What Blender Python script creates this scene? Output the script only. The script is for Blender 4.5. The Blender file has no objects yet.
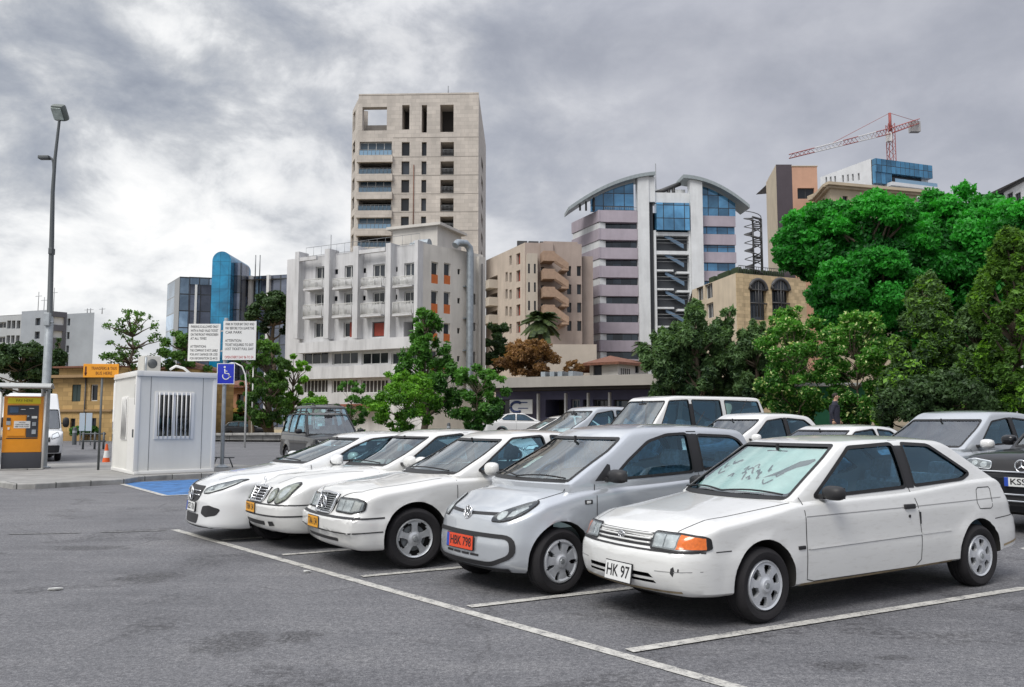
import bpy, bmesh, math, random
from mathutils import Vector, Matrix
from mathutils.bvhtree import BVHTree
from mathutils import noise as mnoise
R = math.radians
SC = bpy.context.scene
COL = SC.collection
random.seed(7)

# ------------------------------------------------------------------ camera, sky, sun, exposure
F_PX, Y_HOR, EYE = 850.0, 421.0, 1.55
PITCH = math.atan((Y_HOR - 343.5) / F_PX)
cam_d = bpy.data.cameras.new('camera')
cam = bpy.data.objects.new('camera', cam_d)
COL.objects.link(cam)
cam.location = (0, 0, EYE)
cam.rotation_euler = (R(90) + PITCH, 0, 0)
cam_d.sensor_width = 36.0
cam_d.lens = F_PX / 1024.0 * 36.0
cam_d.clip_start = 0.05
cam_d.clip_end = 6000
SC.camera = cam
SC.view_settings.view_transform = 'Standard'
SC.view_settings.look = 'None'
SC.view_settings.gamma = 1.0
SC.view_settings.exposure = 0.68
SC.view_settings.use_curve_mapping = False
SC.cycles.max_bounces = 8
SC.cycles.transparent_max_bounces = 24
SC.cycles.diffuse_bounces = 3
SC.cycles.glossy_bounces = 4
SC.cycles.caustics_reflective = False
SC.cycles.caustics_refractive = False

SUN_EL, SUN_AZ = 52.0, 215.0          # azimuth measured clockwise from +Y
world = bpy.data.worlds.new('World')
SC.world = world
world.use_nodes = True


class NT:
    """small node-tree helper"""
    def __init__(s, tree):
        s.t = tree; s.n = tree.nodes; s.l = tree.links

    def add(s, typ, **kw):
        n = s.n.new(typ)
        for k, v in kw.items():
            if k.startswith('i_'):
                key = k[2:]
                n.inputs[int(key) if key.isdigit() else key].default_value = v
            else:
                setattr(n, k, v)
        return n

    def link(s, a, b):
        s.l.new(a, b)

    def math(s, op, a, b=None, clamp=False):
        n = s.n.new('ShaderNodeMath'); n.operation = op; n.use_clamp = clamp
        for i, x in enumerate((a, b)):
            if x is None: continue
            if isinstance(x, (int, float)): n.inputs[i].default_value = x
            else: s.l.new(x, n.inputs[i])
        return n.outputs[0]

    def ramp(s, fac, stops, interp='LINEAR'):
        n = s.n.new('ShaderNodeValToRGB'); n.color_ramp.interpolation = interp
        e = n.color_ramp.elements
        while len(e) < len(stops): e.new(0.5)
        for el, (p, c) in zip(e, stops):
            el.position = p
            el.color = (*c, 1) if len(c) == 3 else c
        s.l.new(fac, n.inputs[0])
        return n.outputs[0]

    def noise(s, vec, scale, detail=4, rough=0.55, dist=0.0):
        n = s.n.new('ShaderNodeTexNoise')
        n.inputs['Scale'].default_value = scale
        n.inputs['Detail'].default_value = detail
        n.inputs['Roughness'].default_value = rough
        n.inputs['Distortion'].default_value = dist
        if vec is not None: s.l.new(vec, n.inputs['Vector'])
        return n.outputs['Fac']

    def mix(s, fac, a, b, mode='MIX'):
        n = s.n.new('ShaderNodeMix'); n.data_type = 'RGBA'; n.blend_type = mode
        n.clamp_factor = True
        for i, x in ((0, fac), (6, a), (7, b)):
            if isinstance(x, (int, float)): n.inputs[i].default_value = x
            elif isinstance(x, (tuple, list)): n.inputs[i].default_value = (*x, 1) if len(x) == 3 else x
            else: s.l.new(x, n.inputs[i])
        return n.outputs[2]

    def mapping(s, vec, scale=(1, 1, 1), loc=(0, 0, 0), rot=(0, 0, 0)):
        n = s.n.new('ShaderNodeMapping')
        n.inputs['Scale'].default_value = scale
        n.inputs['Location'].default_value = loc
        n.inputs['Rotation'].default_value = rot
        s.l.new(vec, n.inputs['Vector'])
        return n.outputs[0]


def build_sky():
    w = NT(world.node_tree)
    w.n.clear()
    out = w.add('ShaderNodeOutputWorld')
    sky = w.add('ShaderNodeTexSky')
    sky.sky_type = 'NISHITA'
    sky.sun_disc = False
    sky.sun_elevation = R(SUN_EL)
    sky.sun_rotation = R(SUN_AZ)
    bg1 = w.add('ShaderNodeBackground'); bg1.inputs['Strength'].default_value = 0.06
    w.link(sky.outputs[0], bg1.inputs['Color'])
    tc = w.add('ShaderNodeTexCoord')
    d = tc.outputs['Generated']
    sep = w.add('ShaderNodeSeparateXYZ'); w.link(d, sep.inputs[0])
    x, y, z = sep.outputs
    big = w.noise(w.mapping(d, (3.1, 3.1, 4.6), (2.3, 0.4, 1.1)), 1.0, 4, 0.5, 0.15)
    fine = w.noise(w.mapping(d, (8.0, 8.0, 12.5), (0.4, 5.2, 0.7)), 1.0, 9, 0.6, 0.2)
    # broken, bright cloud to the left of the view; closed smooth deck to the right
    left = w.math('MULTIPLY', w.math('SUBTRACT', 0.20, x), 1.9, clamp=True)
    cl = w.math('ADD', w.math('MULTIPLY', big, 0.52), w.math('MULTIPLY', fine, 0.48))
    cl = w.math('SUBTRACT', cl, w.math('MULTIPLY', w.math('SUBTRACT', w.math('MINIMUM', z, 0.5), 0.27), 0.17))
    cloud = w.ramp(cl, [(0.34, (0.24, 0.265, 0.32)), (0.42, (0.36, 0.385, 0.435)), (0.475, (0.49, 0.505, 0.53)),
                        (0.525, (0.76, 0.77, 0.78)), (0.60, (0.97, 0.96, 0.94))], 'B_SPLINE')
    deckn = w.math('ADD', w.math('MULTIPLY', w.noise(w.mapping(d, (2.6, 2.6, 5.0), (7.3, 2.2, 0)), 1.0, 5, 0.55, 0.3), 0.6), w.math('MULTIPLY', fine, 0.4))
    deck = w.ramp(deckn, [(0.36, (0.31, 0.325, 0.375)), (0.5, (0.415, 0.425, 0.475)), (0.64, (0.52, 0.53, 0.57))], 'B_SPLINE')
    col = w.mix(left, deck, cloud)
    # pale band along the horizon
    low = w.math('SUBTRACT', 1.0, w.math('MULTIPLY', z, 4.2), clamp=True)
    lowm = w.math('MULTIPLY', low, w.math('ADD', w.math('MULTIPLY', left, 0.42), 0.10))
    col = w.mix(lowm, col, (0.86, 0.86, 0.86))
    bg2 = w.add('ShaderNodeBackground'); w.link(col, bg2.inputs['Color'])
    # overcast dome: the zenith is the brightest part
    zen = w.math('ADD', 1.0, w.math('MULTIPLY', w.math('SUBTRACT', w.math('MAXIMUM', z, 0.0), 0.42, clamp=True), 2.6))
    w.link(w.math('MULTIPLY', zen, 0.75), bg2.inputs['Strength'])
    mx = w.add('ShaderNodeMixShader'); mx.inputs[0].default_value = 0.93
    w.link(bg1.outputs[0], mx.inputs[1]); w.link(bg2.outputs[0], mx.inputs[2])
    w.link(mx.outputs[0], out.inputs['Surface'])


build_sky()
sun_d = bpy.data.lights.new('sun', 'SUN')
sun_d.energy = 1.5
sun_d.angle = R(28)
sun_d.color = (1.0, 0.96, 0.9)
sun = bpy.data.objects.new('sun', sun_d)
COL.objects.link(sun)
sun.rotation_euler = (R(90 - SUN_EL), 0, R(180 - SUN_AZ))
sun.location = (0, 0, 60)

# ------------------------------------------------------------------ object helpers


def tag(o, label=None, cat=None, group=None, kind=None):
    if label: o['label'] = label
    if cat: o['category'] = cat
    if group: o['group'] = group
    if kind: o['kind'] = kind
    return o


def empty(name, loc=(0, 0, 0), rz=0.0, label=None, cat=None, group=None):
    o = bpy.data.objects.new(name, None)
    o.empty_display_size = 0.3
    COL.objects.link(o)
    o.location = loc
    o.rotation_euler = (0, 0, rz)
    return tag(o, label, cat, group)


def link_mesh(name, me, mats=None, parent=None, smooth=None):
    o = bpy.data.objects.new(name, me)
    COL.objects.link(o)
    if mats is not None and len(me.materials) == 0:
        for m in (mats if isinstance(mats, (list, tuple)) else [mats]): me.materials.append(m)
    if smooth:
        me.shade_smooth()
        if smooth < 179: me.set_sharp_from_angle(angle=R(smooth))
    if parent is not None: o.parent = parent
    return o


class MB:
    """collects shapes into one bmesh"""
    def __init__(s):
        s.bm = bmesh.new(); s.mi = 0

    def face(s, pts):
        vs = [s.bm.verts.new(p) for p in pts]
        f = s.bm.faces.new(vs); f.material_index = s.mi
        return f

    def box(s, x0, x1, y0, y1, z0, z1, bev=0.0, mat=None):
        r = bmesh.ops.create_cube(s.bm, size=1.0)
        vs = r['verts']
        M = Matrix.Translation(((x0 + x1) / 2, (y0 + y1) / 2, (z0 + z1) / 2)) @ Matrix.Diagonal((abs(x1 - x0), abs(y1 - y0), abs(z1 - z0), 1))
        if mat is not None: M = mat @ M
        bmesh.ops.transform(s.bm, matrix=M, verts=vs)
        fs = {f for v in vs for f in v.link_faces}
        for f in fs: f.material_index = s.mi
        if bev:
            es = list({e for v in vs for e in v.link_edges})
            g = bmesh.ops.bevel(s.bm, geom=es, offset=bev, segments=2, affect='EDGES', profile=0.6)
            for f in g['faces']: f.material_index = s.mi
        return s

    def tube(s, pts, r, n=8, closed=False, caps=True):
        pts = [Vector(p) for p in pts]
        rs = r if isinstance(r, (list, tuple)) else [r] * len(pts)
        rings = []; N = len(pts)
        up = Vector((0, 0, 1))
        for i, p in enumerate(pts):
            a = pts[(i - 1) % N] if (i > 0 or closed) else p
            b = pts[(i + 1) % N] if (i < N - 1 or closed) else p
            d = (b - a).normalized()
            ref = up if abs(d.dot(up)) < 0.95 else Vector((1, 0, 0))
            sx = d.cross(ref).normalized(); sy = sx.cross(d).normalized()
            rings.append([s.bm.verts.new(p + (sx * math.cos(2 * math.pi * k / n) + sy * math.sin(2 * math.pi * k / n)) * rs[i]) for k in range(n)])
        m = N if closed else N - 1
        for i in range(m):
            A, B = rings[i], rings[(i + 1) % N]
            for k in range(n):
                f = s.bm.faces.new((A[k], A[(k + 1) % n], B[(k + 1) % n], B[k])); f.material_index = s.mi; f.smooth = True
        if caps and not closed:
            for rg in (rings[0], rings[-1]):
                f = s.bm.faces.new(rg); f.material_index = s.mi
        return s

    def lathe(s, prof, n=24, mat=None, cap=True):
        """prof: (r, z) pairs, turned about z"""
        rings = []
        M = mat or Matrix.Identity(4)
        for r, z in prof:
            rings.append([s.bm.verts.new(M @ Vector((r * math.cos(2 * math.pi * k / n), r * math.sin(2 * math.pi * k / n), z))) for k in range(n)])
        for A, B in zip(rings, rings[1:]):
            for k in range(n):
                f = s.bm.faces.new((A[k], A[(k + 1) % n], B[(k + 1) % n], B[k])); f.material_index = s.mi; f.smooth = True
        if cap:
            for rg in (rings[0], rings[-1]):
                f = s.bm.faces.new(rg); f.material_index = s.mi
        return s

    def prism(s, pts, d):
        """closed polygon (3-D points) extruded by vector d"""
        d = Vector(d)
        a = [s.bm.verts.new(p) for p in pts]; b = [s.bm.verts.new(Vector(p) + d) for p in pts]
        n = len(pts)
        fs = [s.bm.faces.new(a), s.bm.faces.new(b[::-1])]
        for k in range(n): fs.append(s.bm.faces.new((a[k], b[k], b[(k + 1) % n], a[(k + 1) % n])))
        for f in fs: f.material_index = s.mi
        return s

    def ball(s, c, rx, ry=None, rz=None, seg=16, mat=None):
        ry = rx if ry is None else ry; rz = rx if rz is None else rz
        r = bmesh.ops.create_uvsphere(s.bm, u_segments=seg, v_segments=max(6, seg // 2), radius=1.0)
        M = Matrix.Translation(c) @ (mat or Matrix.Identity(4)) @ Matrix.Diagonal((rx, ry, rz, 1))
        bmesh.ops.transform(s.bm, matrix=M, verts=r['verts'])
        for f in {f for v in r['verts'] for f in v.link_faces}: f.smooth = True; f.material_index = s.mi
        return s

    def build(s, name, mats, parent=None, smooth=None, recalc=True, loc=None):
        if recalc: bmesh.ops.recalc_face_normals(s.bm, faces=s.bm.faces)
        me = bpy.data.meshes.new(name)
        s.bm.to_mesh(me); s.bm.free()
        o = link_mesh(name, me, mats, parent)
        if smooth:
            me.shade_smooth(); me.set_sharp_from_angle(angle=R(smooth))
        if loc is not None: o.location = loc
        return o


def copy_tree(o, parent=None):
    c = o.copy(); COL.objects.link(c)
    if parent is not None: c.parent = parent
    for ch in list(o.children): copy_tree(ch, c)
    return c


def text_mesh(txt, size, depth=0.002, align='CENTER', bold=0.0, spacing=1.0):
    cu = bpy.data.curves.new('lettering', 'FONT')
    cu.body = txt; cu.size = size; cu.extrude = depth; cu.align_x = align; cu.align_y = 'CENTER'
    cu.offset = bold; cu.space_character = spacing; cu.resolution_u = 3
    t = bpy.data.objects.new('lettering', cu); COL.objects.link(t)
    dg = bpy.context.evaluated_depsgraph_get(); dg.update()
    me = bpy.data.meshes.new_from_object(t.evaluated_get(dg))
    bpy.data.objects.remove(t); bpy.data.curves.remove(cu)
    me.name = 'lettering'
    return me


# ------------------------------------------------------------------ materials
MATS = {}


def pmat(name, col, rough=0.6, metal=0.0, coat=0.0, spec=0.5, var=0.0, vscale=3.0, bump=0.0, bscale=40.0, coords='Object', emit=None, sheen=0.0):
    """plain principled material with optional noise variation of colour and bump"""
    if name in MATS: return MATS[name]
    m = bpy.data.materials.new(name); m.use_nodes = True
    t = NT(m.node_tree); b = t.n['Principled BSDF']
    b.inputs['Base Color'].default_value = (*col, 1)
    b.inputs['Roughness'].default_value = rough
    b.inputs['Metallic'].default_value = metal
    b.inputs['Coat Weight'].default_value = coat
    b.inputs['Coat Roughness'].default_value = 0.04
    b.inputs['Specular IOR Level'].default_value = spec
    if var or bump:
        tc = t.add('ShaderNodeTexCoord').outputs[coords]
        if var:
            n = t.noise(tc, vscale, 6, 0.6)
            lo = tuple(c * (1 - var) for c in col); hi = tuple(min(1, c * (1 + var * 0.8)) for c in col)
            t.link(t.ramp(n, [(0.3, lo), (0.7, hi)]), b.inputs['Base Color'])
            rn = t.math('ADD', rough - 0.08, t.math('MULTIPLY', n, 0.16))
            t.link(rn, b.inputs['Roughness'])
        if bump:
            bn = t.add('ShaderNodeBump'); bn.inputs['Strength'].default_value = bump; bn.inputs['Distance'].default_value = 0.02
            t.link(t.noise(tc, bscale, 5, 0.6), bn.inputs['Height']); t.link(bn.outputs[0], b.inputs['Normal'])
    if emit:
        b.inputs['Emission Color'].default_value = (*emit[0], 1); b.inputs['Emission Strength'].default_value = emit[1]
    MATS[name] = m
    return m


def glass_mat(name, tint, refl=1.0, rough=0.01, gcol=(0.93, 0.97, 1.0), base=0.05):
    """thin window pane: tinted transparency under a mirror reflection that grows at grazing angles"""
    if name in MATS: return MATS[name]
    m = bpy.data.materials.new(name); m.use_nodes = True
    t = NT(m.node_tree); t.n.clear()
    out = t.add('ShaderNodeOutputMaterial')
    tr = t.add('ShaderNodeBsdfTransparent'); tr.inputs[0].default_value = (*tint, 1)
    gl = t.add('ShaderNodeBsdfGlossy'); gl.inputs['Roughness'].default_value = rough
    gl.inputs['Color'].default_value = (*gcol, 1)
    lw = t.add('ShaderNodeFresnel'); lw.inputs['IOR'].default_value = 1.52
    fac = t.math('ADD', t.math('MULTIPLY', lw.outputs[0], 1.25 * refl), base * refl, clamp=True)
    mx = t.add('ShaderNodeMixShader')
    t.link(fac, mx.inputs[0]); t.link(tr.outputs[0], mx.inputs[1]); t.link(gl.outputs[0], mx.inputs[2])
    t.link(mx.outputs[0], out.inputs['Surface'])
    MATS[name] = m
    return m


def paint_mat(name, col, metal=0.0, dirt=0.12, coat=1.0):
    """car paint: clear coat, faint streaks of dust"""
    if name in MATS: return MATS[name]
    m = bpy.data.materials.new(name); m.use_nodes = True
    t = NT(m.node_tree); b = t.n['Principled BSDF']
    tc = t.add('ShaderNodeTexCoord').outputs['Object']
    n = t.noise(tc, 2.3, 6, 0.65)
    n2 = t.noise(t.mapping(tc, (1, 1, 5)), 7.0, 5, 0.7)
    d = t.math('MULTIPLY', t.math('SUBTRACT', n2, 0.52, clamp=True), dirt * 4.0, clamp=True)
    c = t.mix(t.math('MULTIPLY', n, 0.25), col, tuple(x * 0.9 for x in col))
    c = t.mix(d, c, (0.30, 0.27, 0.22))
    t.link(c, b.inputs['Base Color'])
    t.link(t.math('ADD', 0.30 + 0.0 * metal, t.math('MULTIPLY', d, 0.5)), b.inputs['Roughness'])
    b.inputs['Metallic'].default_value = metal
    b.inputs['Coat Weight'].default_value = coat
    b.inputs['Coat IOR'].default_value = 1.7 if coat > 0.9 else 1.45
    b.inputs['Specular IOR Level'].default_value = 0.5 if coat > 0.9 else 0.2
    b.inputs['Coat Roughness'].default_value = 0.03
    MATS[name] = m
    return m
def X(px, D): return (px - 512.0) / F_PX * D
def Z(py, D): return EYE + D * math.tan(PITCH + math.atan((343.5 - py) / F_PX))


# ------------------------------------------------------------------ ground
def sstep(a, b, x):
    t = clampf((x - a) / (b - a)); return t * t * (3 - 2 * t)


def clampf(x): return max(0.0, min(1.0, x))


def gz(x, y):
    """lie of the land: the car park is level, then climbs gently behind the front row"""
    s = (x - 0.76) * 0.87 + (y - 5.87) * 0.5
    lat = sstep(-9.0, 1.0, x)
    z = 0.16 * sstep(5.2, 7.6, s) + 0.036 * max(0.0, min(s, 26.0) - 9.0)
    return z * lat


def asphalt_mat():
    m = bpy.data.materials.new('asphalt'); m.use_nodes = True
    t = NT(m.node_tree); b = t.n['Principled BSDF']
    co = t.add('ShaderNodeTexCoord').outputs['Object']
    big = t.noise(t.mapping(co, (1, 1, 1)), 0.22, 6, 0.6, 0.6)
    mid = t.noise(co, 1.7, 7, 0.65)
    str_ = t.noise(t.mapping(co, (0.22, 1.6, 1), rot=(0, 0, R(-12))), 1.6, 6, 0.65, 0.3)
    grain = t.noise(co, 75, 3, 0.7)
    base = t.ramp(t.math('ADD', t.math('MULTIPLY', big, 0.4), t.math('ADD', t.math('MULTIPLY', mid, 0.3), t.math('MULTIPLY', str_, 0.3))),
                  [(0.36, (0.088, 0.089, 0.097)), (0.5, (0.135, 0.136, 0.145)), (0.62, (0.180, 0.180, 0.187))])
    vor = t.add('ShaderNodeTexVoronoi'); vor.inputs['Scale'].default_value = 130; t.link(co, vor.inputs['Vector'])
    stone = t.ramp(vor.outputs['Color'], [(0.15, (0.55, 0.55, 0.57)), (0.55, (1.0, 1.0, 1.0)), (0.95, (1.6, 1.58, 1.55))])
    base = t.mix(0.75, base, stone, 'MULTIPLY')
    base = t.mix(1.0, base, t.ramp(t.noise(co, 24, 7, 0.82), [(0.34, (0.52, 0.52, 0.54)), (0.5, (1.0, 1.0, 1.0)), (0.66, (1.55, 1.53, 1.50))]), 'MULTIPLY')
    # darker worn and oily patches
    st = t.noise(t.mapping(co, (1, 1, 1), (3.7, 1.1, 0)), 0.75, 5, 0.62, 0.9)
    pit = t.noise(co, 14, 5, 0.75)
    stain = t.math('MULTIPLY', t.ramp(st, [(0.555, (0, 0, 0)), (0.63, (1, 1, 1))]), t.ramp(pit, [(0.45, (0, 0, 0)), (0.54, (1, 1, 1))]))
    base = t.mix(t.math('MULTIPLY', stain, 0.6), base, (0.028, 0.027, 0.03))
    # oil and wear patches where cars stop and turn
    sx = t.add('ShaderNodeSeparateXYZ'); t.link(co, sx.inputs[0]); acc = None
    for (x, y, rx, ry) in ((-1.95, 6.15, .42, .55), (-1.55, 6.3, .3, .3), (-1.5, 5.05, .38, .22), (-.95, 4.9, .2, .12), (1.0, 7.35, .45, .3), (2.1, 5.55, .38, .18), (2.5, 5.75, .25, .1), (-3.6, 8.6, .5, .5), (-2.3, 10.9, .5, .4), (-.4, 9.9, .5, .4), (-5.2, 10.6, .8, .35)):
        a = t.math('DIVIDE', t.math('SUBTRACT', sx.outputs[0], x), rx); b_ = t.math('DIVIDE', t.math('SUBTRACT', sx.outputs[1], y), ry)
        g = t.math('SUBTRACT', 1.0, t.math('SQRT', t.math('ADD', t.math('MULTIPLY', a, a), t.math('MULTIPLY', b_, b_))), clamp=True)
        acc = g if acc is None else t.math('MAXIMUM', acc, g)
    ol = t.math('SUBTRACT', t.math('ADD', t.math('MULTIPLY', acc, 0.55), t.math('MULTIPLY', t.noise(co, 9, 6, 0.72, 0.6), 1.0)), 0.66, clamp=True)
    ol = t.math('MULTIPLY', t.math('MULTIPLY', ol, 6.0, clamp=True), t.math('MULTIPLY', acc, 8.0, clamp=True))
    ol = t.math('MULTIPLY', ol, t.ramp(t.noise(co, 34, 5, 0.75), [(0.42, (0.15, 0.15, 0.15)), (0.58, (1, 1, 1))]))
    base = t.mix(t.math('MULTIPLY', ol, 0.85), base, (0.03, 0.029, 0.031))
    # fine cracks
    v2 = t.add('ShaderNodeTexVoronoi'); v2.feature = 'DISTANCE_TO_EDGE'; v2.inputs['Scale'].default_value = 0.33
    wob = t.add('ShaderNodeTexNoise'); wob.inputs['Scale'].default_value = 1.4; wob.inputs['Detail'].default_value = 6
    t.link(co, wob.inputs['Vector'])
    wv = t.mix(0.35, co, wob.outputs['Color'], 'ADD'); t.link(wv, v2.inputs['Vector'])
    crk = t.ramp(v2.outputs['Distance'], [(0.0, (1, 1, 1)), (0.006, (0, 0, 0))])
    crm = t.math('MULTIPLY', crk, t.ramp(big, [(0.5, (0, 0, 0)), (0.62, (1, 1, 1))]))
    base = t.mix(t.math('MULTIPLY', crm, 0.7), base, (0.025, 0.025, 0.027))
    t.link(base, b.inputs['Base Color'])
    t.link(t.ramp(mid, [(0.3, (0.62, 0.62, 0.62)), (0.7, (0.86, 0.86, 0.86))]), b.inputs['Roughness'])
    bn = t.add('ShaderNodeBump'); bn.inputs['Strength'].default_value = 0.5; bn.inputs['Distance'].default_value = 0.008
    h = t.math('ADD', t.math('MULTIPLY', vor.outputs['Distance'], 0.8), t.math('ADD', grain, t.math('MULTIPLY', pit, 0.8)))
    t.link(h, bn.inputs['Height']); t.link(bn.outputs[0], b.inputs['Normal'])
    return m


M_ASPH = asphalt_mat()
M_LINE = bpy.data.materials.new('worn_white_line'); M_LINE.use_nodes = True
_t = NT(M_LINE.node_tree); _co = _t.add('ShaderNodeTexCoord').outputs['Object']
_n = _t.noise(_co, 9, 6, 0.7); _n2 = _t.noise(_co, 60, 3, 0.7)
_w = _t.ramp(_t.math('ADD', _t.math('MULTIPLY', _n, 0.6), _t.math('MULTIPLY', _n2, 0.4)), [(0.39, (0.14, 0.14, 0.145)), (0.49, (0.44, 0.43, 0.40)), (0.64, (0.60, 0.59, 0.55))])
_t.link(_w, _t.n['Principled BSDF'].inputs['Base Color']); _t.n['Principled BSDF'].inputs['Roughness'].default_value = 0.8
M_LINEF = bpy.data.materials.new('faded_white_line'); M_LINEF.use_nodes = True
_t = NT(M_LINEF.node_tree); _co = _t.add('ShaderNodeTexCoord').outputs['Object']
_w = _t.ramp(_t.noise(_co, 14, 6, 0.75), [(0.45, (0.09, 0.09, 0.095)), (0.62, (0.26, 0.26, 0.255))])
_t.link(_w, _t.n['Principled BSDF'].inputs['Base Color']); _t.n['Principled BSDF'].inputs['Roughness'].default_value = 0.8


def sheet(name, xs, ys, mat, dz=0.0, mask=None, zf=gz):
    bm = bmesh.new(); V = {}
    for i, x in enumerate(xs):
        for j, y in enumerate(ys): V[i, j] = bm.verts.new((x, y, zf(x, y) + dz))
    for i in range(len(xs) - 1):
        for j in range(len(ys) - 1):
            f = bm.faces.new((V[i, j], V[i + 1, j], V[i + 1, j + 1], V[i, j + 1])); f.smooth = True
    me = bpy.data.meshes.new(name); bm.to_mesh(me); bm.free()
    o = link_mesh(name, me, mat); o['kind'] = 'structure'
    return o


def frange(a, b, n): return [a + (b - a) * i / n for i in range(n + 1)]


xs = [-1500, -600, -250, -120] + frange(-80, 80, 80) + [120, 250, 600, 1500]
ys = [-60, -20] + frange(-6, 46, 52) + frange(50, 110, 15) + [160, 300, 700, 2200]
sheet('ground', xs, ys, M_ASPH)


def strip(a, b, w, mat, name='marking', dz=0.005, n=10):
    a = Vector(a); b = Vector(b); d = (b - a).normalized(); p = Vector((-d.y, d.x)) * w / 2
    bm = bmesh.new(); prev = None
    for i in range(n + 1):
        q = a.lerp(b, i / n); row = [bm.verts.new((q.x + s * p.x, q.y + s * p.y, gz(q.x + s * p.x, q.y + s * p.y) + dz)) for s in (-1, 1)]
        if prev: bm.faces.new((prev[0], row[0], row[1], prev[1]))
        prev = row
    bmesh.ops.recalc_face_normals(bm, faces=bm.faces)
    for f in bm.faces:
        if f.normal.z < 0: f.normal_flip()
    me = bpy.data.meshes.new(name); bm.to_mesh(me); bm.free()
    o = link_mesh(name, me, mat); o['kind'] = 'structure'; return o


# front line of the bays and the dividers running back from it
fl_a, fl_b = (-4.83, 12.35), (2.6, 3.6)
strip(fl_a, fl_b, 0.105, M_LINE, 'bay_front_line', n=24)
for (x, y, L) in ((0.79, 5.90, 4.75), (-0.36, 7.27, 4.75), (-1.50, 8.66, 4.75), (-2.66, 10.03, 4.7), (-3.78, 11.25, 4.7)):
    strip((x, y), (x + L * 0.878, y + L * 0.478), 0.10, M_LINE, 'bay_line', dz=0.009)
strip((3.95, 5.35), (8.2, 7.7), 0.10, M_LINE, 'bay_line', dz=0.009)
strip((5.6, 9.75), (8.6, 11.4), 0.1, M_LINE, 'bay_line', dz=0.009)
for a, b in (((-10.2, 11.3), (-7.6, 11.75)), ((-6.9, 11.85), (-6.0, 12.0)), ((-5.75, 12.05), (-4.9, 12.25))):
    strip(a, b, 0.09, M_LINEF, 'faded_line', dz=0.006)


def flat_poly(name, pts, mat, z, kind='structure'):
    bm = bmesh.new(); f = bm.faces.new([bm.verts.new((x, y, gz(x, y) + z)) for x, y in pts]); f.normal_update()
    if f.normal.z < 0: f.normal_flip()
    me = bpy.data.meshes.new(name); bm.to_mesh(me); bm.free()
    o = link_mesh(name, me, mat)
    if kind: o['kind'] = kind
    return o


# blue disabled bay with its white edge and wheelchair sign
M_BLUEP = pmat('bay_blue_paint', (0.05, 0.16, 0.38), 0.75, var=0.5, vscale=3.5, bump=0.2, bscale=60)
bayA, bayB, bayC, bayD = (-9.9, 21.55), (-7.2, 17.85), (-2.85, 20.35), (-5.3, 25.4)
flat_poly('disabled_bay', [bayA, bayB, bayC, bayD], M_BLUEP, 0.004)
strip(bayA, bayB, 0.13, M_LINE, 'bay_edge_line', dz=0.009); strip(bayB, bayC, 0.13, M_LINE, 'bay_edge_line', dz=0.0095)


def wheelchair(mb, S, P):
    """pictogram drawn with strokes; P maps picture coordinates to points"""
    def st(pts, w): mb.tube([P(*q) for q in pts], w, 6)
    n = 20
    st([(0.02 + 0.19 * math.cos(R(150) + R(250) * i / n), -0.13 + 0.19 * math.sin(R(150) + R(250) * i / n)) for i in range(n + 1)], S * 0.030)
    st([(-0.06, 0.26), (-0.05, 0.02), (0.14, 0.01), (0.22, -0.20), (0.31, -0.17)], S * 0.034)
    st([(-0.055, 0.14), (0.10, 0.14)], S * 0.026)
    c = P(-0.065, 0.37); mb.ball(c, S * 0.062, S * 0.062, S * 0.062, 10)


_mb = MB(); _ang = R(30)
_c = Vector((-6.6, 20.4, 0.0)); _u = Vector((math.cos(R(128)), math.sin(R(128)), 0)) * -1; _v = Vector((math.cos(R(35)), math.sin(R(35)), 0))
wheelchair(_mb, 1.9, lambda a, b: _c + _u * a * 1.9 + _v * b * 1.9)
for v in _mb.bm.verts: v.co.z = 0.008 + (0.001 if v.co.z > 0 else 0)
_o = _mb.build('wheelchair_marking', M_LINE); _o['kind'] = 'structure'

# kerbed island carrying the ticket machine and the booth
M_CONC = pmat('kerb_concrete', (0.33, 0.325, 0.31), 0.85, var=0.3, vscale=2.6, bump=0.3, bscale=30)
_t = NT(M_CONC.node_tree); _co = _t.add('ShaderNodeTexCoord').outputs['Object']; _sp = _t.add('ShaderNodeSeparateXYZ'); _t.link(_co, _sp.inputs[0])
_fr = _t.math('FRACT', _t.math('MULTIPLY', _t.math('ADD', _sp.outputs[0], _t.math('MULTIPLY', _sp.outputs[1], 0.9)), 0.95))
_bs = _t.n['Principled BSDF'].inputs['Base Color']; _old = _bs.links[0].from_socket
_t.link(_t.mix(_t.ramp(_fr, [(0.0, (1, 1, 1)), (0.03, (0, 0, 0))], 'CONSTANT'), _old, (0.07, 0.07, 0.065)), _bs)
M_PAVE = pmat('pavement', (0.27, 0.265, 0.255), 0.88, var=0.25, vscale=1.8, bump=0.3, bscale=22)


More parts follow.
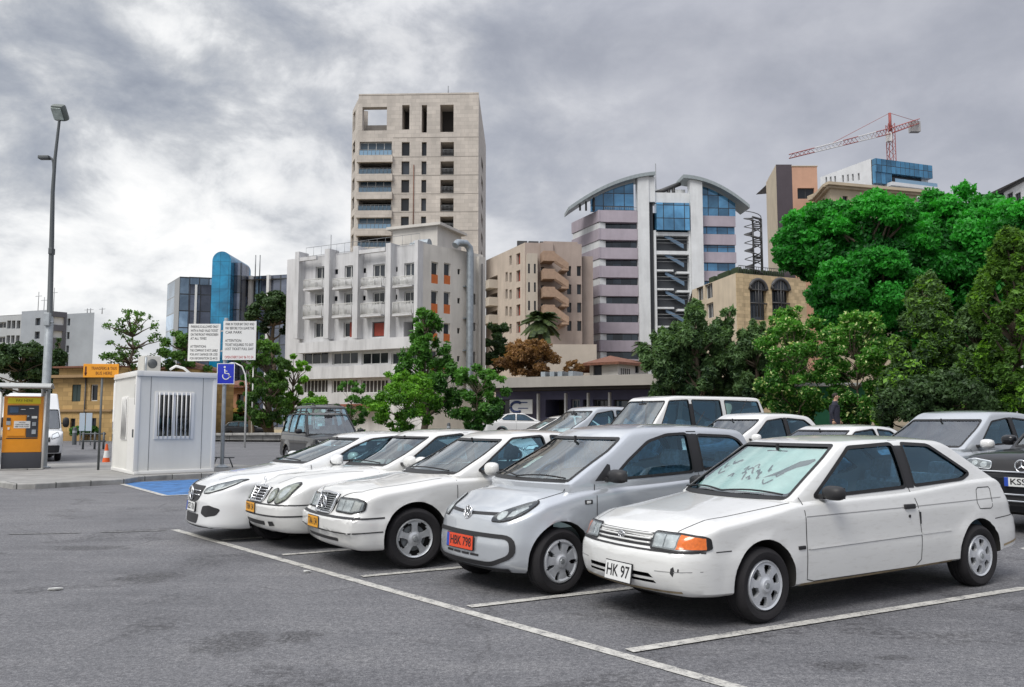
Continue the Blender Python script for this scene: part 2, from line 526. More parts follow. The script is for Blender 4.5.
def raised(name, pts, h, top, side, kerb=0.15):
    """pavement with a separate kerb edge round it"""
    bm = bmesh.new(); n = len(pts)
    c = Vector((sum(p[0] for p in pts) / n, sum(p[1] for p in pts) / n))
    inner = []
    for i in range(n):
        p = Vector(pts[i]); a = Vector(pts[i - 1]); b = Vector(pts[(i + 1) % n])
        d1 = (p - a).normalized(); d2 = (b - p).normalized()
        n1 = Vector((-d1.y, d1.x)); n2 = Vector((-d2.y, d2.x)); m = (n1 + n2).normalized()
        q = p + m * kerb
        if (q - c).length > (p - c).length: q = p - m * kerb
        inner.append(q)
    def ring(P, z): return [bm.verts.new((p[0], p[1], gz(p[0], p[1]) + z)) for p in P]
    o0 = ring(pts, -0.05); o1 = ring(pts, h - 0.02)
    mid = [Vector(p).lerp(q, 0.12) for p, q in zip(pts, inner)]
    o2 = ring(mid, h); i0 = ring(inner, h); i1 = ring(inner, h - 0.006)
    for A, B in ((o0, o1), (o1, o2), (o2, i0)):
        for k in range(n): f = bm.faces.new((A[k], A[(k + 1) % n], B[(k + 1) % n], B[k])); f.material_index = 1
    for k in range(n): f = bm.faces.new((i0[k], i0[(k + 1) % n], i1[(k + 1) % n], i1[k])); f.material_index = 1
    top_f = bm.faces.new(i1)
    xs_ = [p[0] for p in pts]; ys_ = [p[1] for p in pts]
    for ax, lo, hi in ((0, min(xs_), max(xs_)), (1, min(ys_), max(ys_))):
        for k in range(1, int((hi - lo) / 4) + 1):
            cc = lo + k * 4.0
            gm = [f for f in bm.faces if f.material_index == 0]
            ge = list({e for f in gm for e in f.edges}); gv = list({v for f in gm for v in f.verts})
            bmesh.ops.bisect_plane(bm, geom=gv + ge + gm, plane_co=(cc, 0, 0) if ax == 0 else (0, cc, 0), plane_no=(1, 0, 0) if ax == 0 else (0, 1, 0), dist=1e-4)
    for v in {v for f in bm.faces if f.material_index == 0 for v in f.verts}:
        v.co.z = gz(v.co.x, v.co.y) + h - 0.006
    bmesh.ops.recalc_face_normals(bm, faces=bm.faces)
    me = bpy.data.meshes.new(name); bm.to_mesh(me); bm.free()
    o = link_mesh(name, me, [top, side]); o['kind'] = 'structure'; return o


raised('pavement', [(-11.35, 19.55), (-10.9, 19.65), (-9.55, 21.2), (-9.6, 22.2), (-9.2, 22.9), (-7.7, 24.2), (-8.0, 27.6), (-13.5, 30.0), (-17.0, 28.0), (-16.0, 23.8), (-11.6, 19.8)], 0.13, M_PAVE, M_CONC)

# sandy verge across the road and rough ground beyond
M_SAND = pmat('verge_sand', (0.36, 0.29, 0.17), 0.95, var=0.35, vscale=0.6, bump=0.5, bscale=6)
raised('verge', [(-75, 78), (4, 58), (14, 62), (14, 140), (-90, 150)], 0.12, M_SAND, M_CONC, 0.3)
M_SOIL = pmat('planting_soil', (0.13, 0.105, 0.07), 0.95, var=0.4, vscale=1.2, bump=0.5, bscale=8)
raised('planting_bed', [(3.0, 40), (8.0, 31.5), (26, 22), (60, 24), (60, 120), (4, 120)], 0.16, M_SOIL, M_CONC, 0.25)
raised('footpath', [(6.6, 29.2), (20, 18.4), (24, 18.4), (24, 21), (8.2, 31.0)], 0.14, M_PAVE, M_CONC, 0.2)
# ------------------------------------------------------------------ buildings
KX = 1.010          # columns are read at roof height, where the tilted view narrows


def XB(px, D): return (px - 512.0) / F_PX * D * KX


def stone_mat(name, col, bw=1.2, bh=0.5, mort=0.012, var=0.14, dark=0.75, rough=0.85):
    m = bpy.data.materials.new(name); m.use_nodes = True
    t = NT(m.node_tree); b = t.n['Principled BSDF']
    co = t.add('ShaderNodeTexCoord').outputs['Object']
    sep = t.add('ShaderNodeSeparateXYZ'); t.link(co, sep.inputs[0])
    cmb = t.add('ShaderNodeCombineXYZ'); t.link(t.math('ADD', sep.outputs[0], sep.outputs[1]), cmb.inputs[0]); t.link(sep.outputs[2], cmb.inputs[1])
    br = t.add('ShaderNodeTexBrick'); br.inputs['Scale'].default_value = 1.0
    br.inputs['Brick Width'].default_value = bw; br.inputs['Row Height'].default_value = bh; br.inputs['Mortar Size'].default_value = mort
    br.inputs['Color1'].default_value = (*[c * (1 - var) for c in col], 1); br.inputs['Color2'].default_value = (*[min(1, c * (1 + var)) for c in col], 1)
    br.inputs['Mortar'].default_value = (*[c * dark for c in col], 1); br.inputs['Bias'].default_value = 0.0
    t.link(cmb.outputs[0], br.inputs['Vector'])
    n = t.noise(t.mapping(co, (1, 1, 0.35)), 0.5, 6, 0.65)
    c = t.mix(1.0, br.outputs['Color'], t.ramp(n, [(0.3, (0.82, 0.82, 0.81)), (0.7, (1.1, 1.09, 1.07))]), 'MULTIPLY')
    t.link(c, b.inputs['Base Color']); b.inputs['Roughness'].default_value = rough
    return m


def plaster_mat(name, col, streak=0.25, rough=0.85):
    """painted render with rain streaks and blotches"""
    m = bpy.data.materials.new(name); m.use_nodes = True
    t = NT(m.node_tree); b = t.n['Principled BSDF']
    co = t.add('ShaderNodeTexCoord').outputs['Object']
    n1 = t.noise(t.mapping(co, (1.4, 1.4, 0.16)), 1.2, 6, 0.65)
    n2 = t.noise(co, 0.5, 5, 0.6)
    c = t.mix(t.math('MULTIPLY', t.ramp(n1, [(0.45, (0, 0, 0)), (0.75, (1, 1, 1))]), streak), col, tuple(x * 0.55 for x in col))
    c = t.mix(1.0, c, t.ramp(n2, [(0.3, (0.88, 0.88, 0.87)), (0.7, (1.06, 1.06, 1.05))]), 'MULTIPLY')
    t.link(c, b.inputs['Base Color']); b.inputs['Roughness'].default_value = rough
    return m


def curtain_mat(name, col, gx, gzz, frame=(0.03, 0.035, 0.04), var=0.5, rough=0.08, line=0.06):
    """reflective curtain-wall glass: panels of slightly different tone between thin frames"""
    m = bpy.data.materials.new(name); m.use_nodes = True
    t = NT(m.node_tree); b = t.n['Principled BSDF']
    co = t.add('ShaderNodeTexCoord').outputs['Object']
    sep = t.add('ShaderNodeSeparateXYZ'); t.link(co, sep.inputs[0])
    cmb = t.add('ShaderNodeCombineXYZ'); t.link(t.math('ADD', sep.outputs[0], t.math('MULTIPLY', sep.outputs[1], 0.7)), cmb.inputs[0]); t.link(sep.outputs[2], cmb.inputs[1])
    br = t.add('ShaderNodeTexBrick'); br.offset = 0.0; br.inputs['Scale'].default_value = 1.0
    br.inputs['Brick Width'].default_value = gx; br.inputs['Row Height'].default_value = gzz; br.inputs['Mortar Size'].default_value = line
    br.inputs['Color1'].default_value = (*[c * (1 - var) for c in col], 1); br.inputs['Color2'].default_value = (*[min(1, c * (1 + var)) for c in col], 1)
    br.inputs['Mortar'].default_value = (*frame, 1)
    t.link(cmb.outputs[0], br.inputs['Vector'])
    n = t.noise(co, 0.22, 4, 0.6, 1.0)
    c = t.mix(1.0, br.outputs['Color'], t.ramp(n, [(0.35, (0.55, 0.58, 0.6)), (0.65, (1.3, 1.25, 1.2))]), 'MULTIPLY')
    t.link(c, b.inputs['Base Color']); b.inputs['Roughness'].default_value = rough; b.inputs['Metallic'].default_value = 0.35
    b.inputs['Specular IOR Level'].default_value = 0.9
    return m


def pane_mat(name, col, rough=0.06, metal=0.0):
    if name in MATS: return MATS[name]
    m = bpy.data.materials.new(name); m.use_nodes = True
    t = NT(m.node_tree); b = t.n['Principled BSDF']
    co = t.add('ShaderNodeObjectInfo').outputs['Random']
    c = t.ramp(co, [(0.0, tuple(x * 0.45 for x in col)), (0.6, col), (1.0, tuple(min(1, x * 2.2) for x in col))])
    t.link(c, b.inputs['Base Color']); b.inputs['Roughness'].default_value = rough; b.inputs['Metallic'].default_value = metal
    b.inputs['Specular IOR Level'].default_value = 0.45
    MATS[name] = m
    return m


B_GLASS = pane_mat('window_glass_dark', (0.022, 0.027, 0.034), 0.12)
B_GLASSB = pane_mat('window_glass_blue', (0.10, 0.16, 0.22))
B_SHADOW = pmat('opening_shade', (0.05, 0.045, 0.042), 0.9)  # near-black that paints the shade inside openings and below the canopy
B_FRAME = pmat('window_frame_white', (0.62, 0.62, 0.60), 0.5)
B_FRAMED = pmat('window_frame_dark', (0.06, 0.06, 0.062), 0.5)
B_RED = pmat('shutter_red_brown', (0.30, 0.05, 0.03), 0.7, var=0.2, vscale=3)
B_ORANGE = pmat('panel_orange', (0.50, 0.13, 0.03), 0.7, var=0.15, vscale=3)
B_METAL = pmat('duct_metal', (0.33, 0.37, 0.40), 0.4, metal=0.6, var=0.2, vscale=3)
B_RAIL = pmat('railing_metal', (0.25, 0.26, 0.27), 0.5, metal=0.4)
B_ROOF = pmat('roof_felt', (0.24, 0.23, 0.22), 0.9, var=0.2)
B_TILE = pmat('roof_tile_terracotta', (0.19, 0.085, 0.055), 0.9, var=0.35, vscale=4, bump=0.5, bscale=8)
B_WHITE = pmat('smooth_white', (0.70, 0.70, 0.69), 0.7)

WIN_ME = {}


class Bld:
    """one building: a root Empty with wall mesh, windows, balconies as children"""
    def __init__(s, name, label, x, y, wall_mats, cat='building', group=None):
        s.root = empty(name, (x, y, 0.0), 0, label, cat, group)
        s.o = Vector((x, y, 0)); s.mb = MB(); s.mats = wall_mats

    def facade(s, A, B, z0, z1, mi=0, reveal=0.25, glass=True):
        return Facade(s, A, B, z0, z1, mi, reveal)

    def finish(s, roof_pts=None, z=None, mi=0):
        if roof_pts: s.mb.mi = mi; s.mb.face([Vector((x, y, z)) - s.o for x, y in roof_pts])
        bmesh.ops.remove_doubles(s.mb.bm, verts=s.mb.bm.verts, dist=0.0005)
        s.wall = s.mb.build('wall', s.mats, s.root, recalc=False)
        return s

    def part(s, name, mats, fn, smooth=None):
        mb = MB(); fn(mb)
        for v in mb.bm.verts: v.co -= s.o
        return mb.build(name, mats, s.root, smooth=smooth)


class Facade:
    def __init__(s, bld, A, B, z0, z1, mi, reveal):
        s.b = bld; s.A = Vector((*A, 0)); s.B = Vector((*B, 0)); s.t = (s.B - s.A).normalized(); s.W = (s.B - s.A).length
        s.n = Vector((s.t.y, -s.t.x, 0))          # A left, B right as seen from outside: outward
        if s.n.dot(-s.A) < 0: s.n = -s.n
        s.z0, s.z1, s.mi, s.rev = z0, z1, mi, reveal
        s.op = []

    def s_px(s, px):
        """distance along the wall of the point seen at column px"""
        k = (px - 512.0) / F_PX * KX
        # A + t s lies on x = k y
        return (k * s.A.y - s.A.x) / (s.t.x - k * s.t.y)

    def D_px(s, px): return (s.A + s.t * s.s_px(px)).y

    def zpx(s, px, py): return Z(py, s.D_px(px))

    def P(s, a, z, d=0.0): return s.A + s.t * a + s.n * d + Vector((0, 0, z))

    def open_px(s, x0, x1, y0, y1, kind='win'):
        """opening given by its edges as measured; stored as metres on the wall"""
        xm = (x0 + x1) / 2
        s.op.append((s.s_px(x0), s.s_px(x1), s.zpx(xm, y1), s.zpx(xm, y0), kind))

    def open(s, a0, a1, za, zb, kind='win'): s.op.append((a0, a1, za, zb, kind))

    def build(s):
        mb = s.b.mb; mb.mi = s.mi; o = s.b.o
        eps = 0.02
        ops = [(max(eps, a), min(s.W - eps, b), max(s.z0, c), min(s.z1 - eps, d), k) for a, b, c, d, k in s.op if b > a and d > c]
        ss = sorted({0.0, s.W} | {v for q in ops for v in q[:2]}); zs = sorted({s.z0, s.z1} | {v for q in ops for v in q[2:4]})
        for i in range(len(ss) - 1):
            for j in range(len(zs) - 1):
                if ss[i + 1] - ss[i] < 1e-5 or zs[j + 1] - zs[j] < 1e-5: continue
                cs, cz = (ss[i] + ss[i + 1]) / 2, (zs[j] + zs[j + 1]) / 2
                if any(a < cs < b and c < cz < d for a, b, c, d, k in ops): continue
                mb.face([s.P(ss[i], zs[j]) - o, s.P(ss[i + 1], zs[j]) - o, s.P(ss[i + 1], zs[j + 1]) - o, s.P(ss[i], zs[j + 1]) - o])
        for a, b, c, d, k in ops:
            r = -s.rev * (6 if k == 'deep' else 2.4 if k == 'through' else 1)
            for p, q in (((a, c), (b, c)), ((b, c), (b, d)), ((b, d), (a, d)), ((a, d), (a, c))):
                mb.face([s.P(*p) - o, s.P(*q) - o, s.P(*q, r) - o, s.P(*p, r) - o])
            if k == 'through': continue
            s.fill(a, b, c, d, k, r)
        return s

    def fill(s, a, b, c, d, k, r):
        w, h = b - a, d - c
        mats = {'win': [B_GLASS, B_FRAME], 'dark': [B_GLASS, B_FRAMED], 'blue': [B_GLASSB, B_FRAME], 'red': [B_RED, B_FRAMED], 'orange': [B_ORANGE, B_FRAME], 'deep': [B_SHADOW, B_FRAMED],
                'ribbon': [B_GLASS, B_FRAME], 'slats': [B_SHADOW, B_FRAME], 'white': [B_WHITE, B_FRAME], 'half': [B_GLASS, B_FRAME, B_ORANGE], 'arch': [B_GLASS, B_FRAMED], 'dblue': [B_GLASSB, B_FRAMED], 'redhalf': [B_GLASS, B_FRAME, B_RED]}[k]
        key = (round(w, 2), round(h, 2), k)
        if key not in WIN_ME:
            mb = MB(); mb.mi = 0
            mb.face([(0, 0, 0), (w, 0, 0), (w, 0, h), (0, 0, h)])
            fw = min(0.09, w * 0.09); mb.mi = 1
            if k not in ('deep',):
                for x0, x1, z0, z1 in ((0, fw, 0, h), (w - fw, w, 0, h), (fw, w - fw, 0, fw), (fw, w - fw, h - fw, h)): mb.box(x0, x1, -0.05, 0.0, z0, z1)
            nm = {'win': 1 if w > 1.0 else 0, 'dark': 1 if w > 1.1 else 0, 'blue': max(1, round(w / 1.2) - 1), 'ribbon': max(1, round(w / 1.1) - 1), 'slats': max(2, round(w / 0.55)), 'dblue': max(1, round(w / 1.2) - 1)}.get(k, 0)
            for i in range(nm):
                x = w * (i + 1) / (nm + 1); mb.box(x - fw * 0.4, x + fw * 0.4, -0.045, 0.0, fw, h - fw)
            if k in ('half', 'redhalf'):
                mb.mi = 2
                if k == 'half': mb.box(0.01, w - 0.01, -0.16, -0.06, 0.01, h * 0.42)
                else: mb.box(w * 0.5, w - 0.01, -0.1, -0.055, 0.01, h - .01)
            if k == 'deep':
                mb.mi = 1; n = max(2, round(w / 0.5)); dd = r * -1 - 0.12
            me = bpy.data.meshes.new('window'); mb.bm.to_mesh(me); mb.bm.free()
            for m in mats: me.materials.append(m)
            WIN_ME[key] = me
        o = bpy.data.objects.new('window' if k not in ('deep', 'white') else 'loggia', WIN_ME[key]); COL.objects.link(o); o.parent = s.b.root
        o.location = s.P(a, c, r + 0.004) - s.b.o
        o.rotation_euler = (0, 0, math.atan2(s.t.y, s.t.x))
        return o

    def mat4(s): return Matrix.Translation(s.A - s.b.o) @ Matrix(((s.t.x, s.n.x, 0, 0), (s.t.y, s.n.y, 0, 0), (0, 0, 1, 0), (0, 0, 0, 1)))

    def box(s, mb, a0, a1, d0, d1, z0, z1, bev=0.0): mb.box(a0, a1, d0, d1, z0, z1, bev, s.mat4())

    def tube(s, mb, pts, r, n=6, closed=False): M = s.mat4(); mb.tube([M @ Vector(p) for p in pts], r, n, closed)

    def part(s, name, mats, fn, smooth=None):
        mb = MB(); fn(mb); return mb.build(name, mats, s.b.root, smooth=smooth)


def railing(F, mb, a0, a1, d, z0, z1, nb=None, r=0.025):
    nb = nb or max(2, int((a1 - a0) / 0.14))
    F.tube(mb, [(a0, d, z1), (a1, d, z1)], r, 4); F.tube(mb, [(a0, d, z0 + .05), (a1, d, z0 + .05)], r, 4)
    for i in range(nb + 1): x = a0 + (a1 - a0) * i / nb; F.tube(mb, [(x, d, z0), (x, d, z1)], r * 0.7, 4)


def pt(px, D): return (XB(px, D), D)


# ---- white apartment block with balconies
def white_block():
    W = plaster_mat('block_white_render', (0.62, 0.62, 0.635), 0.65)
    W2 = plaster_mat('block_cream_render', (0.60, 0.575, 0.54), 0.25)
    c = pt(423, 75); l = pt(286.6, 82.9); r = pt(483, 80.5)
    b = Bld('apartment_block', 'white five-storey apartment block with small barred balconies and a duct up its side', c[0], c[1], [W, W2, B_ROOF])
    H = Z(243, 75)
    F = b.facade(l, c, 0, H, 0, 0.22)
    fins = [(300.5, 304.5, 253.5), (330, 335, 250.7), (358.5, 363.5, 248), (391, 396, 245), (419.5, 423, 242)]
    bays = [(310, 328.5), (339, 358), (367, 387.5), (398.6, 418)]
    for (x0, x1), rows in zip(bays, range(4)):
        m0, m1 = x0 + (x1 - x0) * 0.28, x0 + (x1 - x0) * 0.86
        dy = -(x0 - 310) * 0.07 * 0.6
        F.open_px(m0, m1, 266.5 + dy, 280 + dy * 0.8, 'win')
        F.open_px(m0, m1, 293.5 + dy * .6, 306 + dy * 0.5, 'win')
        F.open_px(m0, m1, 322.5 + dy * .3, 337.5 + dy * .3, ('win', 'redhalf', 'red', 'deep')[rows])
        wx = x0 - 3.5
        if rows: F.open_px(wx - 1.6, wx + 2.2, 270.5 + dy, 275.5 + dy, 'dark'); F.open_px(wx - 1.6, wx + 2.2, 297 + dy * .6, 302 + dy * .6, 'dark')
    F.open_px(294.5, 299, 276, 283, 'dark'); F.open_px(294.5, 299, 304, 311.5, 'dark')
    for x0, x1 in ((304.5, 329.5), (333.6, 359), (362.6, 389), (392, 417)): F.open_px(x0, x1, 352.2, 364.2, 'ribbon'); F.open_px(x0, x1, 379.5, 393, 'slats')
    F.build()
    for x0, x1, yt in fins:
        a0, a1 = F.s_px(x0), F.s_px(x1); zt = F.zpx(x0, yt)
        F.part('buttress', W, lambda mb: F.box(mb, a0, a1, 0.004, 0.85, F.zpx(x0, 339.5), zt) or F.box(mb, a0, a1, -0.5, 0.002, H + 0.003, zt))
    for x0, x1 in bays:
        for yt, yb in ((281.5, 292), (306.5, 320)):
            k = -(x0 - 310) * 0.03
            a0, a1 = F.s_px(x0), F.s_px(x1); z1 = F.zpx(x0, yt + k); z0 = F.zpx(x0, yb + k)
            def bal(mb):
                F.box(mb, a0, a1, 0.003, 0.95, z0, z0 + 0.16)
                mb.mi = 1; railing(F, mb, a0 + .04, a1 - .04, 0.9, z0 + 0.16, z1, nb=14, r=0.04)
                for a in (a0 + .04, a1 - .04):
                    for q in range(4): F.tube(mb, [(a, 0.1 + q * .25, z0 + .16), (a, 0.1 + q * .25, z1)], 0.028, 4)
                    F.tube(mb, [(a, 0.0, z1), (a, 0.9, z1)], 0.045, 4)
            F.part('balcony', [W, B_FRAME], bal)
            an = random.Random(int(x0 + yt))
            if an.random() < 0.7: F.part('air_conditioner', [B_WHITE, B_SHADOW], lambda mb: (F.box(mb, a0 + .5, a0 + 1.25, 0.25, 0.6, z0 + .2, z0 + .8, 0.03)))
    # floor band, roof beams between the fins
    zb0, zb1 = F.zpx(360, 351.2), F.zpx(360, 340.5)
    F.part('floor_band', W, lambda mb: F.box(mb, F.s_px(304), F.W + 0.9, 0.003, 0.9, zb0, zb1))
    F.part('floor_band', W, lambda mb: F.box(mb, F.s_px(304), F.W + 0.6, 0.003, 0.6, F.zpx(360, 378), F.zpx(360, 366)))
    for x0, x1 in ((304.5, 321), (358, 390)): F.part('roof_beam', W, lambda mb: F.box(mb, F.s_px(x0), F.s_px(x1), 0.5, 0.8, H - 0.5, H - 0.15))
    F.part('parapet_rail', B_RAIL, lambda mb: railing(F, mb, F.s_px(306), F.s_px(420), 0.1, H, H + 0.9, 14, 0.02))
    for z in (Z(411, 80), ): F.part('awning', [pmat('awning_brown', (0.26, 0.09, 0.06), 0.8)], lambda mb: F.box(mb, F.s_px(350), F.s_px(388), 0.01, 1.3, z + .35, z + .6))
    G = b.facade(c, r, 0, H, 1, 0.2)
    for x0, x1 in ((431.2, 438), (443.8, 450.4)):
        q = (x0 - 431) * 0.09
        for ya, yb in ((262, 283.5), (290.8, 313), (322, 341), (350.5, 372)): G.open_px(x0, x1, ya + q, yb + q * .6, 'half')
    for ya, yb in ((293.5, 304.5), (322.5, 331), (351.5, 363)): G.open_px(471.2, 475.6, ya, yb, 'dark')
    for ya in (269, 298, 328, 356): G.open_px(457.5, 460.2, ya, ya + 5.5, 'dark')
    G.build()
    def duct(mb):
        a = G.s_px(466); zt = Z(247, 78)
        G.tube(mb, [(a, 0.55, 3.5), (a, 0.55, zt - .5), (a - .05, 0.5, zt), (a - .5, 0.45, zt + .38), (a - 1.5, 0.4, zt + .3), (a - 1.8, .4, zt)], 0.34, 14)
        for z in range(5, 17, 3): G.box(mb, a - .42, a + .42, 0.0, 0.25, z, z + .12)
    G.part('ventilation_duct', B_METAL, duct, smooth=50)
    G.part('corner_pilaster', [W2], lambda mb: G.box(mb, G.s_px(476.5), G.W, 0.003, 0.35, 0, H - .3))
    G.part('drain_pipe', [B_FRAMED], lambda mb: G.tube(mb, [(G.s_px(478.3), .5, 3), (G.s_px(478.3), .5, H - 1)], 0.07, 6))
    # back walls and roof
    bk = (l[0] + 7.2, l[1] + 9.0)
    b.finish([l, c, r, bk], H - 0.3, 2)
    # roof house
    p0, p1 = pt(392, 82), pt(437, 80)
    K = b.facade(p0, p1, H - .31, Z(225.5, 81), 1, 0.15)
    b2 = b
    def roofh(mb):
        K.box(mb, 0, K.W, -5, 0, H - .35, Z(228, 81)); K.box(mb, -.5, K.W + .5, -5.3, .4, Z(228, 81), Z(225.3, 81))
        K.box(mb, K.W * .18, K.W * .30, 0.003, 0.02, H + .8, H + 2.1)
    K.part('roof_house', [W2], roofh)
    K.part('water_tank', [B_METAL], lambda mb: (mb.lathe([(0.001, 0), (.45, 0), (.45, 1.5), (0.001, 1.5)], 14, K.mat4() @ Matrix.Translation((K.W * .62, 1.6, H + .5)) @ Matrix.Rotation(R(90), 4, 'Y')),
                                                mb.lathe([(0.001, 0), (.45, 0), (.45, 1.5), (0.001, 1.5)], 14, K.mat4() @ Matrix.Translation((K.W * .8, 2.4, H + .5)) @ Matrix.Rotation(R(90), 4, 'Y'))), smooth=50)
    K.part('solar_rack', [B_RAIL], lambda mb: [K.tube(mb, [(K.W * .6 + i * .7, 1.5 + (i % 2), H), (K.W * .6 + i * .7, 1.5 + (i % 2), H + .6)], .04, 4) for i in range(4)])
    K.part('aerial', [B_RAIL], lambda mb: K.tube(mb, [(-8, -1, H), (-8, -1, H + 3.2)], 0.04, 4))
    # hidden rear so the block is solid
    b.part('rear_wall', [W2], lambda mb: [mb.face([(*p, 0), (*q, 0), (*q, H - .3), (*p, H - .3)]) for p, q in ((r, bk), (bk, l))])


white_block()


# ---- beige stone tower
def tower():
    S = stone_mat('tower_stone', (0.51, 0.47, 0.43), 1.1, 0.55, 0.02, 0.10, 0.8)
    S2 = plaster_mat('tower_soffit', (0.36, 0.33, 0.30), 0.2)
    D = 115; a = pt(355.5, D); c = pt(478, D - 0.6)
    b = Bld('tower_block', 'tall beige stone tower with corner loggias, the highest building', a[0], a[1], [S, S2, B_ROOF])
    H = Z(95.5, D)
    F = b.facade(a, c, 0, H, 0, 0.45)
    F.open_px(359.5, 384.5, 107, 130.5, 'through')
    rows = [(142, 155.8), (161.3, 174.5), (179.8, 192.6), (198.3, 211), (216.5, 229), (235, 247.5)]
    for i, (y0, y1) in enumerate(rows):
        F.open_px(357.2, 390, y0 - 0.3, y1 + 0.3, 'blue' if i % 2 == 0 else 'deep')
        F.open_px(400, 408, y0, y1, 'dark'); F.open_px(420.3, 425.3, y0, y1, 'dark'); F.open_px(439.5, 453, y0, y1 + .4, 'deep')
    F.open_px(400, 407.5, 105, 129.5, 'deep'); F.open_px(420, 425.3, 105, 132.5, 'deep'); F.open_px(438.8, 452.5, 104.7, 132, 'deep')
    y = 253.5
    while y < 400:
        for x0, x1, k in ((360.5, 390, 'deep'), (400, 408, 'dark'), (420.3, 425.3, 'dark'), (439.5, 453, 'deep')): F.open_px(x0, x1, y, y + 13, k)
        y += 18.6
    F.build()
    # balcony parapets in the corner loggias: glass rail in odd floors, stone upstand in even
    for i, (y0, y1) in enumerate(rows):
        a0, a1 = F.s_px(357.2), F.s_px(390); z0 = F.zpx(375, y1 + .3); z1 = F.zpx(375, y0)
        F.part('balcony_slab', [S], lambda mb: F.box(mb, a0 - .25, a1 + .2, 0.003, 0.6, z0 - 1.0, z0 - 0.02))
        def rail(mb): railing(F, mb, a0, a1, 0.25 if i % 2 else 0.1, z0, z0 + (z1 - z0) * .45, 8, 0.035)
        F.part('balcony_rail', [B_RAIL], rail)
        F.part('balcony_glass', [B_GLASSB], lambda mb: F.box(mb, a0, a1, 0.03 if i % 2 == 0 else 0.15, 0.08 if i % 2 == 0 else 0.2, z0, z0 + (z1 - z0) * .40))
        a2, a3 = F.s_px(439.5), F.s_px(453)
        F.part('balcony_rail', [B_RAIL], lambda mb: railing(F, mb, a2, a3, -0.2, z0, z0 + (z1 - z0) * .45, 10, 0.03))
        F.part('floor_joint', [S2], lambda mb: F.box(mb, F.s_px(391), F.W, 0.002, 0.03, z1 + .55, z1 + .62))
    z0 = F.zpx(372, 130.5)
    F.part('terrace_wall', [S2], lambda mb: F.box(mb, F.s_px(359.7), F.s_px(384.3), -2.6, -2.3, z0, F.zpx(372, 119.5)))
    # left chamfer, right flank
    l2 = pt(349.5, D + 5); r2 = pt(485.5, D + 22)
    Lf = b.facade(l2, a, 0, Z(98, D), 0, 0.3)
    for y in [142 + 18.6 * k for k in range(10)]: Lf.open_px(350.2, 352.6, y, y + 12, 'dark')
    Lf.open_px(350.2, 352.4, 112, 131, 'deep'); Lf.build()
    Rf = b.facade(c, r2, 0, H, 0, 0.3)
    for y in [160 + 18.6 * k for k in range(7)]: Rf.open_px(481, 482.6, y, y + 10, 'dark')
    Rf.build()
    bk = (l2[0] + 1, D + 22)
    b.finish([l2, a, c, r2, bk], H - 6.5, 2)
    F.part('parapet_cap', [S], lambda mb: F.box(mb, 0, F.W, -0.45, 0.05, H + .003, H + .2))
    F.part('mast', [B_RAIL], lambda mb: F.tube(mb, [(F.s_px(446), -1, H), (F.s_px(446), -1, H + 1.6)], 0.06, 4))
    F.part('downpipe', [pmat('pipe_brown', (0.2, 0.1, 0.07), .8)], lambda mb: F.tube(mb, [(F.s_px(412.5), .08, F.zpx(412, 250)), (F.s_px(412.5), .08, F.zpx(412, 165))], 0.07, 5))


tower()


